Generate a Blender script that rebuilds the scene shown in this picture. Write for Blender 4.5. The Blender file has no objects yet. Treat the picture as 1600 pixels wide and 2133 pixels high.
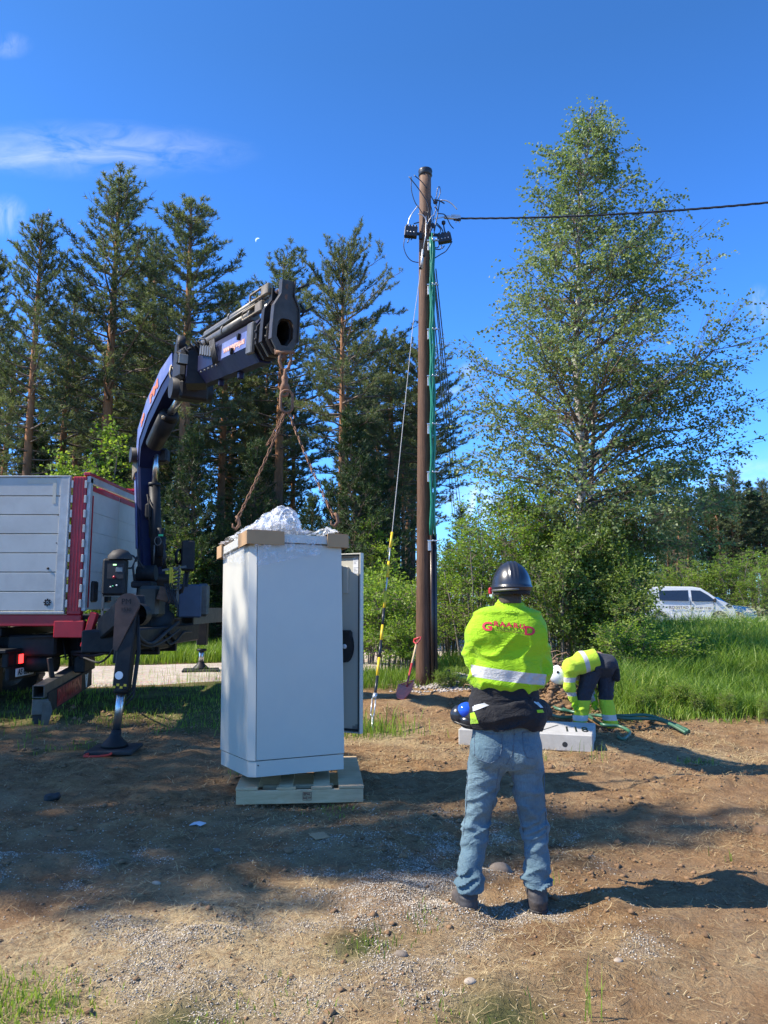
import bpy, math, random
import numpy as np
from mathutils import Vector, Matrix, Quaternion
from mathutils.bvhtree import BVHTree

random.seed(7)
RNG = np.random.default_rng(7)
S = bpy.context.scene
COL = S.collection

# ------------------------------------------------------------------ camera
F = 1560.0
TH = math.atan(197.0 / F)
CAMZ = 1.6
cam_d = bpy.data.cameras.new('camera')
cam = bpy.data.objects.new('camera', cam_d)
COL.objects.link(cam)
cam.location = (0, 0, CAMZ)
cam.rotation_euler = (math.pi / 2 + TH, 0, 0)
cam_d.sensor_fit = 'VERTICAL'
cam_d.sensor_height = 36.0
cam_d.lens = 36.0 * F / 2133.0
cam_d.clip_start = 0.05
cam_d.clip_end = 3000
S.camera = cam

# ------------------------------------------------------------------ sky, sun, exposure
SUN_EL = math.radians(44)
SUN_AZ_OFF = math.radians(6)      # sun stands to the left and a little behind the camera
w = bpy.data.worlds.new('World')
S.world = w
w.use_nodes = True
nt = w.node_tree
nt.nodes.clear()
wo = nt.nodes.new('ShaderNodeOutputWorld')
bg = nt.nodes.new('ShaderNodeBackground')
sky = nt.nodes.new('ShaderNodeTexSky')
sky.sky_type = 'NISHITA'
sky.sun_disc = False
sky.sun_elevation = SUN_EL
sky.sun_rotation = math.radians(270) - SUN_AZ_OFF
sky.altitude = 60
sky.air_density = 1.1
sky.dust_density = 0.3
sky.ozone_density = 3.0
hs = nt.nodes.new('ShaderNodeHueSaturation')
hs.inputs['Saturation'].default_value = 1.16
hs.inputs['Value'].default_value = 1.0
nt.links.new(sky.outputs[0], hs.inputs['Color'])
tint = nt.nodes.new('ShaderNodeMixRGB')
tint.blend_type = 'MULTIPLY'
tint.inputs[0].default_value = 1.0
tint.inputs[2].default_value = (0.60, 0.955, 1.31, 1)
nt.links.new(hs.outputs[0], tint.inputs[1])
TINT_GRAD = True
# thin wisps of cloud, by direction
tc = nt.nodes.new('ShaderNodeTexCoord')
sep = nt.nodes.new('ShaderNodeSeparateXYZ')
nt.links.new(tc.outputs['Generated'], sep.inputs[0])
def wmath(op, a, b=None, c=None):
    n = nt.nodes.new('ShaderNodeMath'); n.operation = op
    for i, v in enumerate((a, b, c)):
        if v is None: continue
        if isinstance(v, (int, float)): n.inputs[i].default_value = v
        else: nt.links.new(v, n.inputs[i])
    return n.outputs[0]
def cloud_patch(px, py, wx, wy, scale, gain, seed, tilt=0.0):
    """a soft patch of cloud around the direction seen at (px,py) of the photograph"""
    u = (px - 800) / F; v = (1066.5 - py) / F
    d = Vector((u, math.cos(TH) - v * math.sin(TH), math.sin(TH) + v * math.cos(TH)))
    ax, az = d.x / d.y, d.z / d.y
    X = wmath('DIVIDE', sep.outputs[0], wmath('MAXIMUM', sep.outputs[1], 0.05))
    Z = wmath('DIVIDE', sep.outputs[2], wmath('MAXIMUM', sep.outputs[1], 0.05))
    dx = wmath('SUBTRACT', X, ax)
    dz = wmath('SUBTRACT', wmath('SUBTRACT', Z, az), wmath('MULTIPLY', dx, tilt))
    e = wmath('ADD', wmath('POWER', wmath('ABSOLUTE', wmath('DIVIDE', dx, wx / F)), 2),
              wmath('POWER', wmath('ABSOLUTE', wmath('DIVIDE', dz, wy / F)), 2))
    fall = wmath('POWER', wmath('MAXIMUM', wmath('SUBTRACT', 1.0, e), 0.0), 1.5)
    comb = nt.nodes.new('ShaderNodeCombineXYZ')
    nt.links.new(wmath('MULTIPLY', X, scale * wy / wx * 2.0), comb.inputs[0])
    nt.links.new(wmath('MULTIPLY', dz, scale), comb.inputs[1])
    comb.inputs[2].default_value = seed
    nz = nt.nodes.new('ShaderNodeTexNoise')
    nz.inputs['Scale'].default_value = 1.0
    nz.inputs['Detail'].default_value = 7
    nz.inputs['Roughness'].default_value = 0.6
    nz.inputs['Distortion'].default_value = 0.7
    nt.links.new(comb.outputs[0], nz.inputs['Vector'])
    n = wmath('MAXIMUM', wmath('MULTIPLY', wmath('SUBTRACT', nz.outputs[0], 0.33), 2.4), 0.0)
    front = wmath('GREATER_THAN', sep.outputs[1], 0.1)
    return wmath('MINIMUM', wmath('MULTIPLY', wmath('MULTIPLY', wmath('MULTIPLY', n, fall), gain), front), 1.0)
# clear northern air: the lower sky stays a bright saturated blue
gr_ = nt.nodes.new('ShaderNodeValToRGB')
while len(gr_.color_ramp.elements) < 4: gr_.color_ramp.elements.new(0.5)
for e_, (p_, c_) in zip(gr_.color_ramp.elements, ((0.0, (1.12, 1.34, 1.65)), (0.15, (1.12, 1.34, 1.7)), (0.36, (1.02, 1.18, 1.45)), (0.62, (1.0, 1.02, 1.04)))):
    e_.position = p_; e_.color = (c_[0] / 2, c_[1] / 2, c_[2] / 2, 1)
nt.links.new(wmath('MAXIMUM', sep.outputs[2], 0.0), gr_.inputs[0])
g2_ = nt.nodes.new('ShaderNodeMixRGB'); g2_.blend_type = 'MULTIPLY'; g2_.inputs[0].default_value = 1.0
nt.links.new(tint.outputs[0], g2_.inputs[1]); nt.links.new(gr_.outputs[0], g2_.inputs[2])
g3_ = nt.nodes.new('ShaderNodeMixRGB'); g3_.blend_type = 'MULTIPLY'; g3_.inputs[0].default_value = 1.0
nt.links.new(g2_.outputs[0], g3_.inputs[1]); g3_.inputs[2].default_value = (2, 2, 2, 1)
acc = None
for a in ((190, 312, 400, 80, 34, 0.30, 1.0, -0.02), (5, 330, 220, 30, 30, 0.35, 4.0, 0.05), (985, 1050, 75, 60, 26, 0.8, 7.0, 0),
          (955, 812, 60, 14, 30, 0.55, 9.0, 0.25), (975, 775, 26, 26, 30, 0.35, 12.0, 0), (1585, 640, 40, 60, 30, 0.25, 15.0, 0),
          (20, 95, 60, 40, 30, 0.18, 17.0, 0), (10, 450, 60, 60, 26, 0.3, 21.0, 0), (1600, 1010, 200, 90, 20, 0.35, 25.0, 0)):
    m_ = cloud_patch(*a)
    acc = m_ if acc is None else wmath('ADD', acc, m_)
mixc = nt.nodes.new('ShaderNodeMixRGB')
nt.links.new(wmath('MINIMUM', acc, 1.0), mixc.inputs[0])
nt.links.new(g3_.outputs[0], mixc.inputs[1])
mixc.inputs[2].default_value = (8.0, 8.3, 8.8, 1)
nt.links.new(mixc.outputs[0], bg.inputs['Color'])
bg.inputs['Strength'].default_value = 0.094
nt.links.new(bg.outputs[0], wo.inputs[0])

sun_d = bpy.data.lights.new('sun', 'SUN')
sun_d.energy = 5.0
sun_d.angle = math.radians(0.55)
sun_d.color = (1.0, 0.915, 0.79)
sun = bpy.data.objects.new('sun', sun_d)
COL.objects.link(sun)
SUN_DIR = Vector((math.cos(SUN_EL) * math.cos(SUN_AZ_OFF), math.cos(SUN_EL) * math.sin(SUN_AZ_OFF), -math.sin(SUN_EL)))
sun.rotation_euler = SUN_DIR.to_track_quat('-Z', 'Y').to_euler()
sun.location = (-20, -4, 25)
S.view_settings.view_transform = 'Standard'
S.view_settings.look = 'None'
S.view_settings.exposure = 0.85
S.view_settings.gamma = 1.0
S.view_settings.use_curve_mapping = False
S.render.engine = 'CYCLES'
S.cycles.max_bounces = 6
S.cycles.diffuse_bounces = 3
S.cycles.transparent_max_bounces = 12
S.cycles.use_denoising = True

# ------------------------------------------------------------------ helpers: noise, terrain, rays
def _h2(ix, iy, s):
    n = (ix.astype(np.int64) * 374761393 + iy.astype(np.int64) * 668265263 + s * 1442695041) & 0xffffffff
    n = ((n ^ (n >> 13)) * 1274126177) & 0xffffffff
    return ((n ^ (n >> 16)) & 0xffff) / 65535.0
def vn2(x, y, s=0):
    x = np.asarray(x, float); y = np.asarray(y, float)
    ix = np.floor(x); iy = np.floor(y)
    fx = x - ix; fy = y - iy
    fx = fx * fx * (3 - 2 * fx); fy = fy * fy * (3 - 2 * fy)
    a = _h2(ix, iy, s); b = _h2(ix + 1, iy, s); c = _h2(ix, iy + 1, s); d = _h2(ix + 1, iy + 1, s)
    return (a * (1 - fx) + b * fx) * (1 - fy) + (c * (1 - fx) + d * fx) * fy
def fbm(x, y, s=0, o=4):
    r = 0; a = 0.5; t = 0
    for k in range(o):
        r = r + a * vn2(x * 2 ** k, y * 2 ** k, s + k * 17); t += a; a *= 0.5
    return r / t
def vn3(x, y, z, s=0):
    iz = np.floor(z); fz = z - iz; fz = fz * fz * (3 - 2 * fz)
    a = vn2(x + iz * 37.13, y + iz * 11.7, s); b = vn2(x + (iz + 1) * 37.13, y + (iz + 1) * 11.7, s)
    return a * (1 - fz) + b * fz
def sst(a, b, x):
    t = np.clip((np.asarray(x, float) - a) / (b - a), 0, 1)
    return t * t * (3 - 2 * t)

ROAD = np.array([(-45, 13.6), (-22, 13.9), (-12, 14.1), (-5, 15.1), (-1.5, 17.2), (1.5, 21), (4.5, 26), (8, 31.5), (13, 36.3), (20, 38.8), (32, 40), (60, 41)], float)
def road_dist(x, y):
    x = np.asarray(x, float); y = np.asarray(y, float)
    best = np.full(np.broadcast(x, y).shape, 1e9)
    for i in range(len(ROAD) - 1):
        a, b = ROAD[i], ROAD[i + 1]
        d = b - a; L2 = (d ** 2).sum()
        t = np.clip(((x - a[0]) * d[0] + (y - a[1]) * d[1]) / L2, 0, 1)
        best = np.minimum(best, np.hypot(x - a[0] - t * d[0], y - a[1] - t * d[1]))
    return best
_fr = random.Random(77)
FEET = [(_fr.uniform(-2.3, 3.6), _fr.uniform(2.9, 7.5), _fr.uniform(0, 6.28)) for _ in range(34)]
def gh0(x, y):
    """smooth lie of the land"""
    z = 0.3 * sst(8, 15, y) + 0.32 * sst(18, 38, y) + 0.5 * sst(45, 130, y)
    return z
def gh(x, y):
    """ground with its unevenness (flat under the road)"""
    x = np.asarray(x, float); y = np.asarray(y, float)
    rd = road_dist(x, y)
    off = sst(1.9, 3.2, rd)
    near = 1 - sst(14, 24, y)
    z = gh0(x, y) + off * (0.10 * (fbm(x * 0.35 + 5, y * 0.35, 3) - 0.5) + near * 0.06 * (fbm(x * 1.6, y * 1.6, 9) - 0.5)
                           + near * 0.05 * (fbm(x * 5, y * 5, 21, 4) - 0.5))
    # ridge of turned soil and ruts
    z = z + near * off * 0.04 * np.maximum(0, fbm(x * 2.4 + 3, y * 3.4, 33, 3) - 0.53) * 4
    # two worn wheel ruts and a scatter of boot prints
    for c_ in (4.95, 6.9):
        yy = y - c_ - 0.12 * np.sin(x * 0.9) - 0.05 * x
        z = z - near * 0.02 * np.exp(-(yy / 0.16) ** 2) * (0.6 + 0.5 * np.sin(x * 42 + 6 * yy)) * sst(2.6, 1.6, np.abs(x + 0.6))
    for (fx, fy, fa) in FEET:
        u = (x - fx) * math.cos(fa) + (y - fy) * math.sin(fa); v = -(x - fx) * math.sin(fa) + (y - fy) * math.cos(fa)
        r2 = (u / 0.15) ** 4 + (v / 0.055) ** 4
        z = z - 0.016 * np.exp(-r2) + 0.007 * np.exp(-((r2 ** 0.25 - 1.25) / 0.2) ** 2)
    return z
def ray(px, py):
    u = (px - 800) / F; v = (1066.5 - py) / F
    return Vector((u, math.cos(TH) - v * math.sin(TH), math.sin(TH) + v * math.cos(TH)))
def P(px, py, Y):
    d = ray(px, py); t = Y / d.y
    return Vector((d.x * t, Y, CAMZ + d.z * t))
def G(px, py):
    d = ray(px, py); t = 3.0
    z = 0.0
    for _ in range(30):
        t = (z - CAMZ) / d.z
        z = float(gh(d.x * t, d.y * t))
    return Vector((d.x * t, d.y * t, z))

# ------------------------------------------------------------------ helpers: meshes and objects
def link(name, me, mats=None, parent=None, smooth=False, **props):
    o = bpy.data.objects.new(name, me)
    COL.objects.link(o)
    if mats is not None and me is not None:
        if not isinstance(mats, (list, tuple)): mats = [mats]
        if len(me.materials) == 0:
            for m in mats: me.materials.append(m)
    if smooth and me is not None and len(me.polygons):
        me.polygons.foreach_set('use_smooth', [True] * len(me.polygons))
    if parent is not None: o.parent = parent
    for k, v in props.items(): o[k] = v
    return o
def thing(name, label, cat, loc=(0, 0, 0), rz=0, group=None, rot=None):
    o = bpy.data.objects.new(name, None)
    COL.objects.link(o)
    o.empty_display_size = 0.2
    o.location = loc
    o.rotation_euler = rot if rot is not None else (0, 0, rz)
    o['label'] = label; o['category'] = cat
    if group: o['group'] = group
    return o
def tag(o, label, cat, group=None):
    o['label'] = label; o['category'] = cat
    if group: o['group'] = group
    return o

class MB:
    """collects shapes as one mesh"""
    def __init__(s):
        s.v = []; s.f = []; s.mi = []; s.sm = []
    def add(s, vs, fs, mi=0, sm=False):
        b = len(s.v)
        s.v += [tuple(p) for p in vs]
        for f in fs:
            s.f.append(tuple(b + i for i in f)); s.mi.append(mi); s.sm.append(sm)
        return s
    def box(s, c, d, rot=None, bev=0.0, mi=0):
        """box centred at c with full sizes d; bev cuts its edges"""
        R = rot if rot is not None else Matrix.Identity(3)
        hx, hy, hz = d[0] / 2, d[1] / 2, d[2] / 2
        b = min(bev, 0.45 * min(d))
        if b <= 0:
            vs = [Vector((x, y, z)) for z in (-hz, hz) for y in (-hy, hy) for x in (-hx, hx)]
            fs = [(0, 2, 3, 1), (4, 5, 7, 6), (0, 1, 5, 4), (2, 6, 7, 3), (0, 4, 6, 2), (1, 3, 7, 5)]
        else:
            vs = []; idx = {}
            for sx in (-1, 1):
                for sy in (-1, 1):
                    for sz in (-1, 1):
                        for ax in range(3):
                            p = [sx * (hx - b), sy * (hy - b), sz * (hz - b)]
                            p[ax] = (sx, sy, sz)[ax] * (hx, hy, hz)[ax]
                            idx[(sx, sy, sz, ax)] = len(vs); vs.append(Vector(p))
            fs = []
            for ax in range(3):
                o1, o2 = [(1, 2), (2, 0), (0, 1)][ax]
                for sg in (-1, 1):
                    q = []
                    for (s1, s2) in ((-1, -1), (1, -1), (1, 1), (-1, 1)):
                        k = [0, 0, 0]; k[ax] = sg; k[o1] = s1; k[o2] = s2
                        q.append(idx[(k[0], k[1], k[2], ax)])
                    fs.append(q if sg > 0 else q[::-1])
            for ax in range(3):
                o1, o2 = [(1, 2), (2, 0), (0, 1)][ax]
                for s1 in (-1, 1):
                    for s2 in (-1, 1):
                        def K(t, a):
                            k = [0, 0, 0]; k[ax] = t; k[o1] = s1; k[o2] = s2
                            return idx[(k[0], k[1], k[2], a)]
                        q = [K(-1, o1), K(1, o1), K(1, o2), K(-1, o2)]
                        if s1 * s2 < 0: q = q[::-1]
                        fs.append(q)
            for sx in (-1, 1):
                for sy in (-1, 1):
                    for sz in (-1, 1):
                        q = [idx[(sx, sy, sz, 0)], idx[(sx, sy, sz, 1)], idx[(sx, sy, sz, 2)]]
                        if sx * sy * sz < 0: q = q[::-1]
                        fs.append(q)
        c = Vector(c)
        return s.add([R @ p + c for p in vs], fs, mi)
    def bar(s, a, b, w_, h_, up=(0, 0, 1), bev=0.0, mi=0):
        """rectangular bar from a to b, w_ sideways and h_ along up"""
        a = Vector(a); b = Vector(b); d = b - a; L = d.length; d.normalize()
        u = Vector(up); u = (u - d * u.dot(d))
        if u.length < 1e-4: u = Vector((0, 1, 0)) - d * d.y
        u.normalize(); r = d.cross(u)
        R = Matrix((r, d, u)).transposed()
        return s.box((a + b) / 2, (w_, L, h_), R, bev, mi)
    def tube(s, pts, r, n=8, cap=True, mi=0, sm=True, up=None):
        pts = [Vector(p) for p in pts]
        rs = r if isinstance(r, (list, tuple, np.ndarray)) else [r] * len(pts)
        rings = []; vs = []; fs = []
        prev = None
        for i, p in enumerate(pts):
            d = (pts[min(i + 1, len(pts) - 1)] - pts[max(i - 1, 0)])
            if d.length < 1e-9: d = Vector((0, 0, 1))
            d.normalize()
            if prev is None:
                a = Vector((0, 0, 1)) if abs(d.z) < 0.9 else Vector((1, 0, 0))
                u = d.cross(a).normalized()
            else:
                u = (prev - d * prev.dot(d))
                u = u.normalized() if u.length > 1e-6 else d.orthogonal().normalized()
            prev = u
            v_ = d.cross(u)
            base = len(vs)
            for k in range(n):
                a = 2 * math.pi * k / n
                vs.append(p + (u * math.cos(a) + v_ * math.sin(a)) * rs[i])
            rings.append(base)
        for i in range(len(pts) - 1):
            for k in range(n):
                k2 = (k + 1) % n
                fs.append((rings[i] + k, rings[i] + k2, rings[i + 1] + k2, rings[i + 1] + k))
        s.add(vs, fs, mi, sm)
        if cap:
            b = len(s.v) - len(vs)
            s.f.append(tuple(b + rings[0] + k for k in range(n))[::-1]); s.mi.append(mi); s.sm.append(False)
            s.f.append(tuple(b + rings[-1] + k for k in range(n))); s.mi.append(mi); s.sm.append(False)
        return s
    def prism(s, poly, o, ex, ey, t, mi=0, bev=0):
        """polygon (list of 2D) in plane (o, ex, ey), extruded by vector t"""
        o = Vector(o); ex = Vector(ex); ey = Vector(ey); t = Vector(t)
        n = len(poly)
        A = [o + ex * p[0] + ey * p[1] for p in poly]
        vs = A + [p + t for p in A]
        fs = [tuple(range(n))[::-1], tuple(range(n, 2 * n))]
        for i in range(n):
            j = (i + 1) % n
            fs.append((i, j, n + j, n + i))
        return s.add(vs, fs, mi)
    def ring(s, outer, inner, o, ex, ey, t, mi=0):
        """flat plate with a hole: outer and inner loops with the same count"""
        o = Vector(o); ex = Vector(ex); ey = Vector(ey); t = Vector(t); n = len(outer)
        A = [o + ex * p[0] + ey * p[1] for p in outer]; B = [o + ex * p[0] + ey * p[1] for p in inner]
        vs = A + B + [p + t for p in A] + [p + t for p in B]
        fs = []
        for i in range(n):
            j = (i + 1) % n
            fs += [(i, n + i, n + j, j), (2 * n + i, 2 * n + j, 3 * n + j, 3 * n + i),
                   (i, j, 2 * n + j, 2 * n + i), (n + i, 3 * n + i, 3 * n + j, n + j)]
        return s.add(vs, fs, mi)
    def lathe(s, prof, o, axis=(0, 0, 1), n=16, mi=0, sm=True):
        o = Vector(o); ax = Vector(axis).normalized(); u = ax.orthogonal().normalized(); v_ = ax.cross(u)
        vs = []; fs = []
        for (r, h) in prof:
            for k in range(n):
                a = 2 * math.pi * k / n
                vs.append(o + ax * h + (u * math.cos(a) + v_ * math.sin(a)) * r)
        for i in range(len(prof) - 1):
            for k in range(n):
                k2 = (k + 1) % n
                fs.append((i * n + k, i * n + k2, (i + 1) * n + k2, (i + 1) * n + k))
        return s.add(vs, fs, mi, sm)
    def mesh(s, name, origin=(0, 0, 0), rz=0):
        me = bpy.data.meshes.new(name)
        o = Vector(origin)
        if rz:
            Ri = Matrix.Rotation(-rz, 3, 'Z')
            vs = [Ri @ (Vector(p) - o) for p in s.v]
        else:
            vs = [Vector(p) - o for p in s.v]
        me.from_pydata(vs, [], s.f)
        me.polygons.foreach_set('material_index', s.mi)
        me.polygons.foreach_set('use_smooth', s.sm)
        me.validate()
        return me
    def build(s, name, mats, parent=None, **props):
        org = Vector(parent.matrix_basis.translation) if parent is not None and parent.parent is None else Vector((0, 0, 0))
        if parent is not None and parent.parent is not None:
            q = parent
            while q.parent is not None: q = q.parent
            org = Vector(q.matrix_basis.translation)
        me = s.mesh(name, org)
        return link(name, me, mats, parent, **props)

def np_mesh(name, V, Fq, attrs=None, smooth=False):
    """fast mesh from arrays; Fq is (n,3) or (n,4)"""
    me = bpy.data.meshes.new(name)
    V = np.asarray(V, np.float32); Fq = np.asarray(Fq, np.int32)
    n, k = Fq.shape
    me.vertices.add(len(V)); me.vertices.foreach_set('co', V.ravel())
    me.loops.add(n * k); me.loops.foreach_set('vertex_index', Fq.ravel())
    me.polygons.add(n)
    me.polygons.foreach_set('loop_start', np.arange(0, n * k, k, dtype=np.int32))
    me.polygons.foreach_set('loop_total', np.full(n, k, np.int32))
    if smooth: me.polygons.foreach_set('use_smooth', np.ones(n, bool))
    me.update(calc_edges=True)
    for nm, (dom, arr) in (attrs or {}).items():
        a = me.attributes.new(nm, 'FLOAT', dom)
        a.data.foreach_set('value', np.asarray(arr, np.float32))
    return me

# ------------------------------------------------------------------ helpers: materials
class NT:
    def __init__(s, name):
        s.m = bpy.data.materials.new(name); s.m.use_nodes = True
        s.t = s.m.node_tree; s.t.nodes.clear()
        s.out = s.t.nodes.new('ShaderNodeOutputMaterial')
    def n(s, typ, ins=None, **kw):
        nd = s.t.nodes.new('ShaderNode' + typ)
        for k, v in kw.items(): setattr(nd, k, v)
        for k, v in (ins or {}).items(): s.set(nd.inputs[k], v)
        return nd
    def set(s, sock, v):
        if isinstance(v, bpy.types.NodeSocket): s.t.links.new(v, sock)
        elif isinstance(v, bpy.types.Node): s.t.links.new(v.outputs[0], sock)
        else:
            if isinstance(v, (tuple, list)) and len(v) == 3 and sock.type == 'RGBA': v = (*v, 1)
            sock.default_value = v
    def noise(s, scale, detail=4, rough=0.55, vec=None, dist=0.0):
        nd = s.n('TexNoise', {'Scale': scale, 'Detail': detail, 'Roughness': rough, 'Distortion': dist})
        if vec is not None: s.set(nd.inputs['Vector'], vec)
        return nd.outputs[0]
    def ramp(s, fac, stops, mode='LINEAR'):
        nd = s.n('ValToRGB'); cr = nd.color_ramp; cr.interpolation = mode
        while len(cr.elements) < len(stops): cr.elements.new(0.5)
        for e, (p, c) in zip(cr.elements, stops):
            e.position = p
            if isinstance(c, (int, float)): c = (c, c, c)
            e.color = (*c, 1)
        s.set(nd.inputs[0], fac)
        return nd.outputs[0]
    def mix(s, fac, a, b, mode='MIX'):
        nd = s.n('MixRGB', blend_type=mode)
        s.set(nd.inputs[0], fac); s.set(nd.inputs[1], a); s.set(nd.inputs[2], b)
        return nd.outputs[0]
    def math(s, op, a, b=0.0, c=0.0, clamp=False):
        nd = s.n('Math', operation=op, use_clamp=clamp)
        s.set(nd.inputs[0], a); s.set(nd.inputs[1], b); s.set(nd.inputs[2], c)
        return nd.outputs[0]
    def attr(s, name): return s.n('Attribute', attribute_name=name).outputs['Fac']
    def obj(s): return s.n('TexCoord').outputs['Object']
    def bump(s, h, strength=0.4, dist=0.01, nrm=None):
        nd = s.n('Bump', {'Height': h, 'Strength': strength, 'Distance': dist})
        if nrm is not None: s.set(nd.inputs['Normal'], nrm)
        return nd.outputs[0]
    def bsdf(s, color, rough=0.6, metal=0.0, normal=None, spec=None, **ins):
        p = s.n('BsdfPrincipled', {'Base Color': color, 'Roughness': rough, 'Metallic': metal})
        if normal is not None: s.set(p.inputs['Normal'], normal)
        if spec is not None: s.set(p.inputs['Specular IOR Level'], spec)
        for k, v in ins.items(): s.set(p.inputs[k.replace('_', ' ')], v)
        s.t.links.new(p.outputs[0], s.out.inputs[0])
        return p

def simple(name, color, rough=0.5, metal=0.0, var=0.15, scale=6.0, bump=0.15, dirt=None, dirt_amt=0.35, dirt_scale=2.5, spec=None, bdist=0.004, **kw):
    """paint, metal, rubber, plastic: base colour with grain, optional dirt patches"""
    t = NT(name); v = t.obj()
    n1 = t.noise(scale, 5, 0.6, v)
    lo = tuple(c * (1 - var) for c in color); hi = tuple(min(1, c * (1 + var)) for c in color)
    c = t.ramp(n1, [(0.3, lo), (0.7, hi)])
    if dirt is not None:
        d = t.noise(dirt_scale, 8, 0.7, v, 0.3)
        c = t.mix(t.math('MULTIPLY', t.ramp(d, [(0.45, 0.0), (0.68, 1.0)]), dirt_amt), c, dirt)
    r = t.math('ADD', t.math('MULTIPLY', t.math('SUBTRACT', t.noise(scale * 2.7, 4, 0.6, v), 0.5), 0.25), rough, clamp=True)
    nb = t.bump(t.noise(scale * 5, 5, 0.6, v), bump, bdist) if bump else None
    t.bsdf(c, r, metal, nb, spec, **kw)
    return t.m

def leafmat(name, stops, trans=0.35, rough=0.45, spec=0.4):
    """leaf or needle: colour by the per-leaf attribute rnd, some light through it"""
    t = NT(name)
    c = t.ramp(t.attr('rnd'), stops)
    p = t.n('BsdfPrincipled', {'Base Color': c, 'Roughness': rough, 'Specular IOR Level': spec})
    tr = t.n('BsdfTranslucent', {'Color': t.mix(1.0, c, (1.25, 1.35, 0.6), 'MULTIPLY')})
    mx = t.n('MixShader', {0: trans, 1: p, 2: tr})
    t.t.links.new(mx.outputs[0], t.out.inputs[0])
    return t.m

def text_geo(txt, size, ext=0.001, bold=0.0, space=1.0):
    cu = bpy.data.curves.new('text', 'FONT')
    cu.body = txt; cu.size = size; cu.extrude = ext; cu.offset = bold; cu.space_character = space
    cu.align_x = 'CENTER'; cu.align_y = 'CENTER'; cu.resolution_u = 3
    o = bpy.data.objects.new('text', cu); COL.objects.link(o)
    dg = bpy.context.evaluated_depsgraph_get(); dg.update()
    me = bpy.data.meshes.new_from_object(o.evaluated_get(dg))
    bpy.data.objects.remove(o); bpy.data.curves.remove(cu)
    return me
def put_text(name, txt, size, mat, o, ex, ey, parent=None, ext=0.0012, bold=0.0, sx=1.0, space=1.0):
    """lettering lying in the plane (ex right, ey up) at point o (world)"""
    me = text_geo(txt, size, ext, bold, space)
    ex = Vector(ex).normalized(); ey = Vector(ey); ey = (ey - ex * ey.dot(ex)).normalized(); ez = ex.cross(ey)
    org = Vector((0, 0, 0))
    if parent is not None:
        q = parent
        while q.parent is not None: q = q.parent
        org = Vector(q.matrix_basis.translation)
    M = Matrix((ex * sx, ey, ez)).transposed().to_4x4(); M.translation = Vector(o) - org
    me.transform(M)
    me.materials.clear()
    return link(name, me, mat, parent)

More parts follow.
